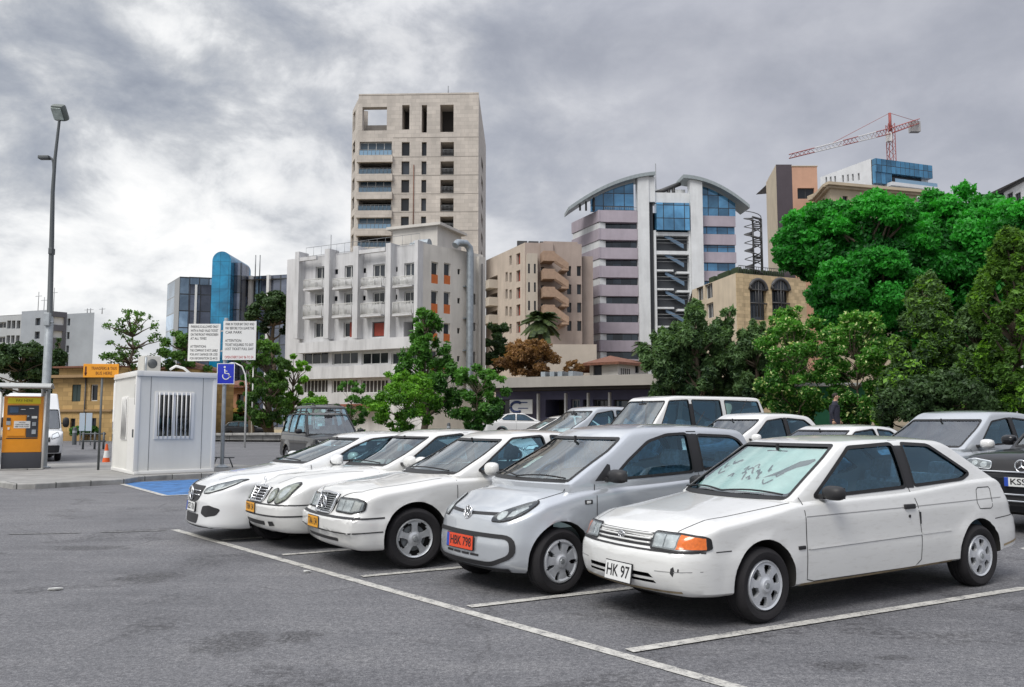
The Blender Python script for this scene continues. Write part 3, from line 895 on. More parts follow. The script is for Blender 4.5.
# ---- pinkish hotel with the outside stairs
def hotel():
    P = plaster_mat('hotel_beige', (0.52, 0.45, 0.39), 0.35); P2 = plaster_mat('hotel_pink', (0.39, 0.32, 0.285), 0.35); P3 = plaster_mat('hotel_cream', (0.50, 0.45, 0.39), 0.15)
    T = pmat('stair_tan', (0.34, 0.235, 0.17), 0.8, var=0.15)
    l = pt(486, 118); m = pt(525, 106); r = pt(582, 107)
    b = Bld('hotel_building', 'beige and pink building with a tan zigzag outside staircase', m[0], m[1], [P, P2, B_ROOF, P3])
    H = Z(242.5, 106)
    F = b.facade(l, m, 0, H, 0, 0.35)
    for k in range(5):
        y = 255.5 + 17.1 * k
        F.open_px(509.3, 511.6, y, y + 9.6, 'dark'); F.open_px(516.3, 520.2, y - 2.3, y + 9, 'red')
        if k: F.open_px(505.3, 507.6, y - .5, y + 9, 'dark')
    for k in range(3): F.open_px(489.5, 497.6, 276.5 + 17.3 * k, 288.6 + 17.3 * k, 'deep')
    F.build()
    G = b.facade(m, r, 0, H, 1, 0.35)
    for k in range(4):
        y = 266 + 18.3 * k
        G.open_px(567, 571.3, y, y + 10, 'dark'); G.open_px(577, 581.2, y, y + 10, 'dark'); G.open_px(541, 544, y + 1, y + 4.5, 'dark')
    G.build()
    H2 = Z(255, 106)
    G.part('stair_tower_panel', [P3, B_GLASS], lambda mb: G.box(mb, G.s_px(526), G.s_px(536), 0.003, 1.2, 0, H2))
    def slits(mb):
        for k in range(4):
            y = 265.5 + 18.3 * k
            for x0, x1 in ((526.6, 528.4), (532.4, 534.2)): G.box(mb, G.s_px(x0), G.s_px(x1), 1.17, 1.21, G.zpx(530, y + 9.5), G.zpx(530, y))
    G.part('slit_windows', [B_GLASS], slits)
    for k in range(3):
        a0, a1 = F.s_px(489), F.s_px(498); z0 = F.zpx(493, 288.6 + 17.3 * k)
        F.part('balcony', [P3], lambda mb: F.box(mb, a0, a1, 0.003, 1.3, z0 - .2, z0 + .95))
    # staircase: landings and flights with solid tan parapets
    for k in range(5):
        y = 260.5 + 17.6 * k
        a0, a1, a2 = G.s_px(540), G.s_px(551.5), G.s_px(565); z0 = G.zpx(546, y + 1.8); z1 = G.zpx(546, y + 19.4)
        def st(mb):
            G.box(mb, a0, a1, 0.003, 2.4, z0 - .25, z0); G.box(mb, a0, a1, 2.28, 2.4, z0, z0 + 1.0); G.box(mb, a0, a0 + .12, 0, 2.28, z0, z0 + 1.0)
            M = G.mat4()
            for d0, d1 in ((1.15, 1.25), (2.28, 2.4)):
                zm = (z0 + z1) / 2
                mb.prism([M @ Vector(q) for q in ((a1, d0, z0 - .2), (a2, d0, zm - .2), (a2, d0, zm + .65), (a1, d0, z0 + .8))], M.to_3x3() @ Vector((0, d1 - d0, 0)))
            for d0, d1 in ((0.05, 0.15),):
                zm = (z0 + z1) / 2
                mb.prism([M @ Vector(q) for q in ((a2, d0, zm - .2), (a1, d0, z1 - .2), (a1, d0, z1 + .5), (a2, d0, zm + .5))], M.to_3x3() @ Vector((0, d1 - d0, 0)))
            G.box(mb, a2 - .9, a2, 0.003, 2.4, (z0 + z1) / 2 - .3, (z0 + z1) / 2 - .05)
        if k < 4: G.part('stair_flight', [T], st)
        G.part('stair_shadow_wall', [P2], lambda mb: G.box(mb, a1 + .1, a2 - .1, 0.02, 0.06, z0 - 2.0, z0 - .6)) if False else None
    bk = (r[0] + 1, 125); bl = (l[0] + 3, 128)
    b.finish([l, m, r, bk, bl], H - .4, 2)
    G.part('roof_parapet', [P2], lambda mb: (G.box(mb, G.s_px(544), G.W * .93, -6, 0.002, H + .003, H + .25), G.box(mb, G.s_px(540.5), G.s_px(553), -3, .3, G.zpx(546, 258), G.zpx(546, 243.2))))
    G.part('solar_panels', [B_FRAMED], lambda mb: [G.box(mb, a, a + 1.3, -3.6, -3.2, H + .1, H + .9) for a in (-.5, 1.0, 2.5, 4.0)])
    b.part('lower_block', [P3], lambda mb: mb.box(XB(520, 104), XB(590, 104), 96.5, 105, 0, Z(347, 100)))
    b.part('side_wing', [P2], lambda mb: mb.box(XB(581.5, 110), XB(592, 110), 108.5, 120, 0, Z(257, 109)))


hotel()


# ---- office building with curved roofs and the glazed stair
def curved_office():
    PU = plaster_mat('office_mauve_band', (0.41, 0.365, 0.42), 0.3); WH = plaster_mat('office_white', (0.70, 0.72, 0.74), 0.3)
    GL = curtain_mat('office_blue_glass', (0.09, 0.26, 0.45), 1.6, 1.9, var=0.45); RF = pmat('curved_roof_metal', (0.32, 0.36, 0.37), 0.5, metal=0.4, var=0.15)
    DK = pmat('stair_void', (0.045, 0.05, 0.058), 0.7); BL = pmat('stair_blue_steel', (0.15, 0.23, 0.33), 0.5)
    GD = curtain_mat('office_dark_glass', (0.045, 0.06, 0.075), 1.3, 3.0, var=0.6)
    D = 120
    l = pt(579, D + 7); c = pt(603.5, D); r = pt(736, D + 1.5)
    b = Bld('office_building', 'mauve and white office building with two curved roofs and blue glass', c[0], c[1], [GD, WH, B_ROOF, GL])
    F = b.facade(c, r, 0, Z(186, D), 0, 0.3)
    zt = Z(186, D)
    Fl = b.facade(l, c, 0, Z(212, D), 0, 0.3)
    # core faces
    b.mb.mi = 0
    F2 = b.facade(c, pt(637, D), 0, Z(212, D), 0); F2.build(); Fl.build()
    # mauve parapet bands round the left wing
    bands = [(212, 223.5), (230.2, 241.3), (249, 260), (267.3, 278.5), (286, 297), (304.5, 315.5), (323, 334), (341, 352), (359.5, 370), (378, 389)]
    for i, (y0, y1) in enumerate(bands):
        z1, z0 = Z(y0, D), Z(y1, D)
        def band(mb):
            F.box(mb, -.9, F.s_px(636.6), 0.003, 1.1, z0, z1); Fl.box(mb, 0 - .2, Fl.W + .9, 0.003, 1.1, z0, z1)
        F.part('parapet_band', [PU], band)
        if i and i < 9:
            z2 = Z(y0 - .4, D); z3 = Z(bands[i - 1][1] + .4, D)
            Fl.part('window_strip', [WH], lambda mb: Fl.box(mb, 0.0, Fl.W + .75, 0.003, 1.0, z2, z3))
    # white slabs, stair slot
    F.part('white_pier', [WH], lambda mb: F.box(mb, F.s_px(636.8), F.s_px(648), 0.004, 1.4, 0, Z(177, D)))
    F.part('pier_slot', [DK], lambda mb: F.box(mb, F.s_px(648), F.s_px(652.8), 0.004, 0.7, 0, Z(203, D)))
    F.part('white_pier', [WH], lambda mb: F.box(mb, F.s_px(648.02), F.s_px(654.5), 0.004, 1.2, Z(203, D), Z(178, D)))
    F.part('white_pier', [WH], lambda mb: F.box(mb, F.s_px(689.3), F.s_px(701.4), 0.004, 1.4, 0, Z(178, D)))
    F.part('white_lintel', [WH], lambda mb: F.box(mb, F.s_px(654.52), F.s_px(689.2), 0.004, 0.9, Z(203.5, D), Z(193, D)))
    F.part('stair_glazing', [GL], lambda mb: F.box(mb, F.s_px(655.2), F.s_px(688), 0.3, 1.5, Z(231, D), Z(204, D)))
    F.part('stair_void', [DK], lambda mb: F.box(mb, F.s_px(653), F.s_px(689.2), -0.5, 0.05, 0, Z(231, D)))
    F.part('stair_frame', [WH], lambda mb: (F.box(mb, F.s_px(653), F.s_px(655), .05, 1.1, 0, Z(231, D)), F.box(mb, F.s_px(687.6), F.s_px(689.2), .05, 1.1, 0, Z(231, D))))
    M = F.mat4()
    for k in range(10):
        y = 232.5 + 18.7 * k
        z0 = Z(y + 3.5, D); z1 = Z(y, D); a0, a1 = F.s_px(655.1), F.s_px(687.5)
        F.part('stair_landing', [WH], lambda mb: F.box(mb, a0, a1 if k < 2 else a0 + (a1 - a0) * .52, .06, 1.0, z0 + (0 if k < 2 else .25), z1))
        if k >= 2: F.part('stair_landing', [WH], lambda mb: F.box(mb, a0 + (a1 - a0) * .62, a1, .06, 1.0, z0 - .35 + .3, z1 - .55 + .3))
        zb = Z(y + 15, D); zc = Z(y + 4.0, D)
        F.part('stair_flight', [BL, B_RAIL], lambda mb: mb.prism([M @ Vector(q) for q in ((a0 + (a1 - a0) * .28, .5, zc - .1), (a0 + (a1 - a0) * .86, .5, zb - .1), (a0 + (a1 - a0) * .86, .5, zb + .5), (a0 + (a1 - a0) * .28, .5, zc + .35))], M.to_3x3() @ Vector((0, .25, 0))))
        F.part('stair_rail', [B_RAIL], lambda mb: (F.tube(mb, [(a0, .95, zb + 1.1), (a1, .95, zb + 1.1)], .05, 4), F.tube(mb, [(a0, .95, zb + .6), (a1, .95, zb + .6)], .03, 4)))
    # right wing: glass with mauve bands
    q3 = F.P(F.s_px(701.4), 0); F3 = b.facade((q3.x, q3.y), r, 0, Z(207, D), 3); F3.build()
    for y0, y1 in ((214.5, 225), (233, 243.5), (251, 261.5), (270, 280), (288, 298), (306, 316), (325, 335), (343, 353)):
        F.part('parapet_band', [PU], lambda mb: F.box(mb, F.s_px(701.5), F.s_px(736), .003, .5, Z(y1, D), Z(y0, D)))
    # glass lunettes under the roofs and the roofs themselves
    def arc(p0, p1, sag, n=18):
        out = []
        for i in range(n + 1):
            t = i / n; x = p0[0] + (p1[0] - p0[0]) * t; y = p0[1] + (p1[1] - p0[1]) * t - sag * 4 * t * (1 - t) * 0.5
            out.append((x, y))
        return out
    A1 = arc((567, 211), (654, 173.8), 14); A2 = arc((682, 176.2), (747.5, 205), 14)
    for A, nm in ((A1, 1), (A2, 2)):
        def roof(mb):
            up = [(F.s_px(x), Z(y, D)) for x, y in A]
            for (a, z), (a2, z2) in zip(up, up[1:]):
                vs = []
                for d in (-2.2, 1.8):
                    for (p, q) in ((a, z), (a2, z2)): vs += [M @ Vector((p, d, q)), M @ Vector((p, d, q - .5))]
                v = [mb.bm.verts.new(p) for p in vs]
                for idx in ((0, 2, 6, 4), (1, 5, 7, 3), (4, 6, 7, 5), (0, 1, 3, 2)): mb.bm.faces.new([v[i] for i in idx])
            for a, z in (up[0], up[-1]): mb.face([M @ Vector((a, -2.2, z)), M @ Vector((a, 1.8, z)), M @ Vector((a, 1.8, z - .5)), M @ Vector((a, -2.2, z - .5))])
        F.part('curved_roof', [RF], roof)
    def lun(mb):
        q = [(F.s_px(x), Z(y + 5, D)) for x, y in A1 if 591 < x < 637]
        pts = [(q[0][0], Z(212, D))] + q + [(q[-1][0], Z(212, D))]
        mb.prism([M @ Vector((a, -.2, z)) for a, z in pts], M.to_3x3() @ Vector((0, .35, 0)))
    F.part('lunette_glass', [GL], lun)
    def lun2(mb):
        q = [(F.s_px(x), Z(y + 5, D)) for x, y in A2 if 701 < x < 738]
        pts = [(q[0][0], Z(214.5, D))] + q + [(q[-1][0], Z(214.5, D))]
        mb.prism([M @ Vector((a, .01, z)) for a, z in pts], M.to_3x3() @ Vector((0, .3, 0)))
    F.part('lunette_glass', [GL], lun2)
    F.part('penthouse', [WH, DK], lambda mb: F.box(mb, F.s_px(654.5), F.s_px(689), -5, -1, Z(196, D), Z(186, D)))
    for x, y in ((580, 206), (586, 203), (594, 199)): F.part('terrace_column', [B_FRAMED], lambda mb: F.tube(mb, [(F.s_px(x), .6, Z(212, D)), (F.s_px(x), .6, Z(y, D))], 0.16, 6))
    F.part('terrace_rail', [B_RAIL], lambda mb: (railing(F, mb, F.s_px(604), F.s_px(636), 1.0, Z(212, D), Z(208.5, D), 14), ))
    F.part('mast', [B_RAIL], lambda mb: F.tube(mb, [(F.s_px(661), -2, Z(195, D)), (F.s_px(661), -2, Z(158, D))], 0.06, 4))
    F.part('canopy_beam', [B_FRAMED], lambda mb: (F.tube(mb, [(F.s_px(655), -1, Z(192, D)), (F.s_px(684), -1, Z(180, D))], .35, 6), *[F.tube(mb, [(F.s_px(x), -1, Z(194, D)), (F.s_px(x), -1, Z(188 - (x - 665) * .35, D))], .25, 4) for x in (666, 672, 677)]))
    bk = [(r[0], D + 16), (l[0], D + 18)]
    b.finish([l, c, r] + bk, Z(212, D), 2)
    b.part('rear_wall', [WH], lambda mb: [mb.face([(*p, 0), (*q, 0), (*q, Z(212, D)), (*p, Z(212, D))]) for p, q in ((r, bk[0]), (bk[0], bk[1]), (bk[1], l))])


curved_office()


# ---- stone building with arched windows, spiral stair on its roof
def arched():
    S = stone_mat('arch_sandstone', (0.54, 0.42, 0.26), 0.8, 0.4, 0.02, 0.2, 0.8); P = plaster_mat('arch_plaster', (0.62, 0.53, 0.41), 0.3)
    D = 92; l = pt(692, 104); c = pt(736, D); r = pt(806, D + 4)
    b = Bld('arcade_building', 'yellow stone building with tall arched windows and a black spiral stair', c[0], c[1], [P, S, B_ROOF])
    H = Z(273, D)
    F = b.facade(l, c, 0, Z(273, D), 0, 0.3); F.open_px(696.5, 703, 287, 300.5, 'win'); F.open_px(705, 712.5, 284, 298.5, 'win'); F.open_px(706, 713, 303, 318, 'win'); F.build()
    G = b.facade(c, r, 0, H, 1, 0.5)
    for x0, x1 in ((749.8, 766.3), (771.8, 789)): G.open_px(x0, x1, 290, 320, 'arch')
    G.build()
    for x0, x1 in ((749.8, 766.3), (771.8, 789)):
        a0, a1 = G.s_px(x0), G.s_px(x1); z0 = G.zpx((x0 + x1) / 2, 290); rr = (a1 - a0) / 2; cx = (a0 + a1) / 2
        M = G.mat4()
        def arc(mb):
            ring = [(cx + rr * math.cos(R(180 * i / 16)), z0 + rr * math.sin(R(180 * i / 16))) for i in range(17)]
            mb.face([M @ Vector((a, 0.03, z)) for a, z in ring])
            mb.mi = 1; G.tube(mb, [(a, .04, z) for a, z in ring], .22, 6); G.tube(mb, [(cx, .05, z0 - 3), (cx, .05, z0 + rr)], .10, 4)
            for k in (0.0, 1.5): G.tube(mb, [(a0, .05, z0 - k), (a1, .05, z0 - k)], .09, 4)
            for k in (.33, .66): G.tube(mb, [(a0 + 2 * rr * k, .05, z0 - 3), (a0 + 2 * rr * k, .05, z0 + rr * .8)], .05, 4)
        G.part('arched_window', [B_GLASS, B_FRAMED], arc)
    G.part('corner_quoins', [S], lambda mb: G.box(mb, 0.0, .9, .004, .12, 0, H))
    G.part('roof_rail', [B_FRAMED], lambda mb: railing(G, mb, G.s_px(741), G.W, -.3, H, H + .95, 30, .04))
    for i in range(8): G.part('planter', [L_HEDGE], lambda mb: G.box(mb, G.s_px(742 + 6 * i), G.s_px(746.5 + 6 * i), -1.2, -.6, H, H + .75, .1))
    for q in (.3, .5, .62, .8): G.part('planter', [L_HEDGE], lambda mb: F.box(mb, F.W * q, F.W * q + 1.5, -1.2, -.6, H, H + .9, .1))
    # spiral stair
    def spiral(mb):
        cx, cy = G.s_px(761), -1.1; z0, z1 = H, Z(214, D + 1); n = 44; rr = 0.95
        M = G.mat4()
        G.tube(mb, [(cx, cy, z0), (cx, cy, z1)], .10, 6)
        pts = []
        for i in range(n):
            a = i * R(30); z = z0 + (z1 - z0) * i / n
            G.tube(mb, [(cx, cy, z), (cx + rr * math.cos(a), cy + rr * math.sin(a), z)], .07, 4)
            pts.append((cx + rr * math.cos(a), cy + rr * math.sin(a), z + .9))
        G.tube(mb, pts, .05, 5); G.tube(mb, [(x, y, z - .9) for x, y, z in pts], .07, 5)
        for k in (0, .34, .67, 1.0): G.tube(mb, [(cx, cy, z0 + (z1 - z0) * k), (cx + 1.6, cy - .5, z0 + (z1 - z0) * k)], .14, 4)
        G.tube(mb, [(cx + 1.6, cy - .5, z0), (cx + 1.6, cy - .5, z1)], .14, 6)
    G.part('spiral_stair', [B_FRAMED], spiral)
    b.finish([l, c, r, (r[0], D + 20), (l[0] + 2, D + 24)], H - .1, 2)


L_HEDGE = pmat('hedge_dark', (0.03, 0.05, 0.02), 0.9, var=0.4, vscale=5)
arched()


# ---- peach tower, corniced stone building, white and blue modern block
def right_group():
    CR = plaster_mat('peach_tower_cream', (0.52, 0.44, 0.33), 0.12); DK = plaster_mat('peach_tower_dark', (0.075, 0.062, 0.075), 0.1); PE = plaster_mat('peach_tower_peach', (0.52, 0.31, 0.22), 0.12)
    D = 128; a, c, d, e = pt(769, D + 10), pt(779.5, D), pt(795.5, D), pt(821, D)
    b = Bld('peach_tower', 'narrow tower with cream, near-black and peach vertical bands', c[0], c[1], [CR, DK, PE, B_ROOF])
    H = Z(164.5, D)
    F = b.facade(a, c, 0, H, 0); F.build(); G = b.facade(c, d, 0, H, 1); G.build(); K = b.facade(d, e, 0, Z(166.5, D), 2, .4); K.open_px(800.5, 817.5, 188, 198.8, 'dark'); K.open_px(800.5, 817.5, 210, 218, 'dark'); K.build()
    S = b.facade(e, (e[0] + 1.5, D + 14), 0, Z(166.5, D), 2); S.build()
    b.finish([a, c, d, e, (e[0] + 1.5, D + 14), (a[0], D + 16)], H - .4, 3)
    K.part('parapet_cap', [CR], lambda mb: K.box(mb, -.1, K.W + .1, -.5, .1, Z(166.5, D) + .003, Z(165.8, D)))
    # corniced stone building
    ST = plaster_mat('cornice_stone', (0.50, 0.42, 0.31), 0.15); D = 118
    a, c, e = pt(820, D + 8), pt(834, D), pt(921, D + 4)
    b = Bld('cornice_building', 'sand coloured stone building with a projecting cornice behind the bright trees', c[0], c[1], [ST, ST, B_ROOF])
    H = Z(186, D)
    F = b.facade(a, c, 0, H, 0, .3); F.open_px(824, 827.5, 199, 216, 'dark'); F.build()
    G = b.facade(c, e, 0, H, 0, .3)
    for x in (846, 862, 878, 894, 908): G.open_px(x, x + 5, 196, 208, 'dark')
    G.build()
    for nm, d0, z0, z1 in (('cornice', 1.0, 186.4, 183.6), ('cornice_moulding', .5, 188.5, 186.5)):
        G.part(nm, [ST], lambda mb: (G.box(mb, -d0, G.W + d0, .002, d0, Z(z0, D), Z(z1, D)), F.box(mb, 0, F.W + .01, .002, d0, Z(z0, D) + .002, Z(z1, D) - .002)))
    G.part('roof_top', [ST], lambda mb: G.box(mb, G.s_px(845), G.W, -8, -1.5, H, Z(181, D)))
    b.finish([a, c, e, (e[0], D + 20), (a[0], D + 22)], H, 2)
    # modern block
    WH = plaster_mat('modern_white', (0.66, 0.67, 0.69), 0.08); GL = curtain_mat('modern_blue_glass', (0.07, 0.24, 0.42), 1.4, 4.0, var=0.35); D = 165
    a, c, e = pt(824, D + 13), pt(876, D), pt(933, D + 5)
    b = Bld('modern_block', 'white modern block with a band of pale blue glass along its top floor', c[0], c[1], [WH, GL, B_ROOF])
    H = Z(158.5, D)
    F = b.facade(a, c, 0, H, 0, .4)
    for x in (829, 833.5, 838, 846, 851, 856, 862): F.open_px(x, x + 1.8, 172 + (872 - x) * .12, 179 + (872 - x) * .12, 'dark')
    F.build()
    G = b.facade(c, e, 0, H, 0, .3); G.build()
    G.part('glass_band', [GL], lambda mb: G.box(mb, 0.02, G.W, .01, 1.2, Z(173, D), Z(159.8, D)))
    G.part('glass_band', [GL], lambda mb: G.box(mb, 0.02, G.W * .28, .01, 1.0, Z(184, D), Z(173.01, D)))
    G.part('recess_band', [B_GLASS], lambda mb: G.box(mb, G.W * .285, G.W * .86, .01, .25, Z(182.5, D), Z(173.05, D)))
    G.part('balcony_slab', [WH], lambda mb: G.box(mb, G.W * .2, G.W + .4, .01, 2.2, Z(186.5, D), Z(183.0, D)))
    G.part('balcony_slab', [WH], lambda mb: G.box(mb, G.W * .2, G.W + 1.2, .01, 2.2, Z(197, D), Z(194.0, D)))
    G.part('balcony_glass', [B_GLASSB], lambda mb: G.box(mb, G.W * .28, G.W + .3, 1.9, 2.0, Z(183, D), Z(179, D)))
    G.part('recess_band', [B_GLASS], lambda mb: G.box(mb, G.W * .1, G.W * .95, .01, .25, Z(194, D), Z(186.6, D)))
    b.finish([a, c, e, (e[0] + 3, D + 25)], H - .3, 2)
    # sliver at the right edge
    D = 150; a, e = pt(984, D + 12), pt(1060, D - 14)
    b = Bld('white_house', 'white flat-roofed building just over the trees at the right edge', a[0], a[1], [WH, WH, B_ROOF])
    H = Z(186, D)
    F = b.facade(a, e, 0, H, 0, .3)
    for x in (994, 1003, 1012, 1020): F.open_px(x, x + 6, 193, 204, 'dark')
    F.build(); F.part('roof_edge', [B_FRAMED], lambda mb: F.box(mb, 0, F.W, .003, .4, H - .5, H))
    b.finish([a, e, (e[0], D + 25), (a[0], D + 25)], H - .1, 2)


right_group()


# ---- tower cranes
def crane(name, label, px, D, y_top, jib, counter, y_base, scale=1.0):
    RD = pmat('crane_red', (0.34, 0.09, 0.08), 0.6); WHm = pmat('crane_white', (0.66, 0.64, 0.62), 0.6)
    x = XB(px, D); root = empty(name, (x, D, 0), 0, label, 'crane')
    zt = Z(y_top, D); zb = Z(y_base, D); w = 0.8 * scale
    def lattice(mb, p, q, up, w0, w1, n, mats):
        p, q, up = Vector(p), Vector(q), Vector(up); d = (q - p).normalized(); sd = d.cross(up).normalized()
        cor = lambda t, i: p.lerp(q, t) + (sd * (1, 1, -1, -1)[i] + up * (1, -1, -1, 1)[i]) * (w0 + (w1 - w0) * t)
        for k in range(n):
            mb.mi = mats(k / n)
            for i in range(4):
                mb.tube([cor(k / n, i), cor((k + 1) / n, i)], .11 * scale, 4, caps=False)
                mb.tube([cor(k / n, i), cor((k + 1) / n, (i + 1) % 4)], .065 * scale, 4, caps=False)
    mb = MB(); lattice(mb, (0, 0, 0), (0, 0, zt - 3), (0, 1, 0), w, w, 40, lambda t: 1 if t < (zb / zt) else 0); mb.build('mast', [RD, WHm], root)
    zj = Z(jib[2], D)
    J = Vector((XB(jib[0], D + jib[3]) - x, jib[3], Z(jib[1], D + jib[3]))); S0 = Vector((0, 0, zj))
    mb = MB(); lattice(mb, S0, J, (0, 0, 1), .75 * scale, .45 * scale, 26, lambda t: 0 if (t < .18 or .36 < t < .52 or t > .8) else 1); mb.build('jib', [RD, WHm], root)
    cd = -jib[3] * .3; Cn = Vector((XB(counter[0], D + cd) - x, cd, Z(counter[1], D + cd)))
    mb = MB(); lattice(mb, S0, Cn, (0, 0, 1), .7 * scale, .6 * scale, 9, lambda t: 0); mb.build('counter_jib', [RD, WHm], root)
    mb = MB(); mb.box(Cn.x - 2.2 * scale, Cn.x + .4, Cn.y - .8, Cn.y + .8, Cn.z - 3.0 * scale, Cn.z - .2); mb.build('counterweight', [pmat('crane_ballast', (.34, .33, .33), .8)], root)
    mb = MB(); top = Vector((0, 0, zt)); mb.tube([S0, top], .4 * scale, 4)
    mb.tube([top, S0.lerp(J, .62) + Vector((0, 0, .6))], .06, 4); mb.tube([top, Cn], .07, 4); mb.build('tie_bars', [RD], root)
    mb = MB(); mb.box(-1.5, -.3, -1.6, -.4, zj - 3.2, zj - .9, .1); mb.build('cab', [WHm], root)


crane('tower_crane', 'red and white tower crane standing up behind the white modern block', 897, 215, 113, (795, 156, 131, -30), (925, 121.5), 186)


# ---- left group
def left_group():
    GY = plaster_mat('grey_cladding', (0.33, 0.36, 0.40), 0.06); GL2 = plaster_mat('grey_pale', (0.42, 0.44, 0.46), 0.1); DKG = plaster_mat('grey_dark', (0.12, 0.12, 0.14), 0.1)
    D = 112
    b = Bld('office_building', 'grey clad office block at the left edge with aerials on its roof', XB(23, D), D, [GL2, DKG, B_ROOF, GY])
    a, c = pt(-40, D + 6), pt(23, D + 2); e, f, g = pt(53, D), pt(68.3, D + 1.5), pt(95.5, D)
    F = b.facade(a, c, 0, Z(313, D), 0, .5)
    for k in range(3):
        y = 321 + 14.5 * k
        F.open_px(-38, 8, y + 2, y + 8, 'ribbon')
        for x in (9, 13.5, 18.5): F.open_px(x, x + 3.6, y - .5 + k * .3, y + 7.5, 'dark')
    F.build()
    G = b.facade(c, e, 0, Z(309.5, D), 3, .3)
    for y in (318, 331.5, 345, 358.5): G.open_px(37, 42, y, y + 7.3, 'dark')
    G.build()
    K = b.facade(e, f, 0, Z(311, D), 1, .3); K.open_px(55, 66, 317, 325, 'white'); K.open_px(55.5, 65, 331, 338, 'white'); K.build()
    L = b.facade(f, g, 0, Z(312.5, D), 3, .3)
    for y in (318.5, 332, 345.5, 359): L.open_px(69, 71.6, y, y + 7, 'dark')
    L.build()
    h_ = pt(95, D + 18); S = b.facade(g, h_, 0, Z(312.5, D), 3); S.build()
    b.finish([a, c, e, f, g, h_, (a[0], D + 20)], Z(312.6, D), 2)
    for q, hgt in ((.1, 3.0), (.3, 2.2), (.62, 3.4)): G.part('roof_aerial', [B_RAIL], lambda mb: (G.tube(mb, [(G.W * q, -2, Z(310, D)), (G.W * q, -2, Z(310, D) + hgt)], .05, 4), G.tube(mb, [(G.W * q - .6, -2, Z(310, D) + hgt * .8), (G.W * q + .6, -2, Z(310, D) + hgt * .8)], .03, 4)))
    for q in (.3, .42, .85): L.part('roof_aerial', [B_RAIL], lambda mb: (L.tube(mb, [(L.W * q, -2, Z(312, D)), (L.W * q, -2, Z(305.5, D))], .06, 4), L.tube(mb, [(L.W * q - .5, -2, Z(307, D)), (L.W * q + .5, -2, Z(307, D))], .03, 4)))
    # blue glass building with the turquoise drum
    D = 160
    BG = curtain_mat('left_blue_glass', (0.20, 0.30, 0.42), 2.0, 3.2, var=0.75, line=.12); DG = curtain_mat('left_dark_glass', (0.10, 0.12, 0.17), 2.2, 3.2, var=0.5, line=.12)
    TQ = curtain_mat('turquoise_glass', (0.01, 0.22, 0.42), 1.6, 2.6, frame=(0.0, 0.12, 0.22), var=0.12, line=.05)
    a, c, e = pt(167.3, D + 9), pt(179.5, D), pt(219, D + 2)
    b = Bld('glass_building', 'blue mirror-glass building with a turquoise round-topped stair tower', c[0], c[1], [BG, DG, B_ROOF])
    H = Z(276.5, D)
    F = b.facade(a, c, 0, H, 0); F.build()
    G = b.facade(c, pt(189, D + .5), 0, H, 0); G.build(); G2 = b.facade(pt(189, D + .5), e, 0, H, 1); G2.build()
    G3 = b.facade(pt(236, D + 4), pt(287, D + 1), 0, Z(273.5, D), 1); G3.build()
    b.finish([a, c, e, pt(287, D + 1), (XB(287, D), D + 20), (a[0], D + 20)], H - .3, 2)
    for x in (196.3, ): G2.part('white_mullion', [B_WHITE], lambda mb: G2.box(mb, G2.s_px(195.3), G2.s_px(197.6), .01, .8, 0, Z(284.5, D)))
    G2.part('top_band', [BG], lambda mb: G2.box(mb, 0, G2.W * .92, .01, .3, Z(284, D), H))
    for x0, x1 in ((250.5, 253.5), (268.5, 271)): G3.part('white_mullion', [B_WHITE], lambda mb: G3.box(mb, G3.s_px(x0), G3.s_px(x1), .01, .8, 0, Z(273.6, D)))
    for x0, x1 in ((256.5, 261.5), ): G3.part('glass_strip', [BG], lambda mb: G3.box(mb, G3.s_px(x0), G3.s_px(x1), .01, .3, 0, Z(274, D)))
    cx = XB(227.2, D); rr = XB(236.4, D) - cx; zt = Z(255, D)
    def drum(mb):
        n = 14; prof = [(-1.0, 0)] + [(math.cos(R(180 - 180 * i / n)), 1) for i in range(n + 1)] + [(1.0, 0)]
        pts = []
        for q, up in prof:
            z = (zt - rr + rr * math.sqrt(max(0, 1 - q * q))) if up else 0
            pts.append((cx + q * rr, D - 3.5, z))
        mb.prism(pts, (0, 12, 0))
    b.part('turquoise_drum', [TQ], drum)
    b.part('drum_side', [DG], lambda mb: mb.box(cx + rr * 1.02, XB(243, D), D - 1.5, D + 3.5, 0, Z(264, D)))
    b.part('roof_pole', [B_RAIL], lambda mb: [mb.tube([(XB(x, D), D + 3, Z(274, D)), (XB(x, D), D + 3, Z(252, D))], .1, 4) for x in (250, 254.5)])
    # yellow stone house
    D = 66
    YS = stone_mat('house_yellow_stone', (0.44, 0.29, 0.12), .7, .35, .02, .22, .75); CO = plaster_mat('house_cornice', (0.34, 0.22, 0.11), .2)
    GR = pmat('shutter_green', (0.03, 0.05, 0.045), .7)
    a, c = pt(57.5, D + 1.5), pt(118, D)
    b = Bld('stone_house', 'two-storey yellow stone house with dark shutters across the road', a[0], a[1], [YS, CO, B_ROOF], 'house')
    H = Z(377, D)
    F = b.facade(a, c, 0, H, 0, .2)
    F.open_px(76.8, 85.5, 384.5, 401.5, 'deep'); F.open_px(95, 102.2, 384.5, 401, 'win'); F.open_px(76.5, 81.5, 418.5, 436, 'dark'); F.open_px(96, 102, 418, 430, 'dark'); F.build()
    for x0, x1, ya, yb in ((76.8, 80.9, 384.5, 401.5), (81.3, 85.5, 384.5, 401.5)): F.part('shutter', [GR], lambda mb: F.box(mb, F.s_px(x0), F.s_px(x1), -.15, -.08, F.zpx(80, yb), F.zpx(80, ya)))
    F.part('string_course', [CO], lambda mb: F.box(mb, -.1, F.W, .003, .15, Z(411.5, D), Z(409.5, D)))
    F.part('cornice', [CO], lambda mb: F.box(mb, -.5, F.W + .2, .003, .55, H - .02, Z(374.5, D)))
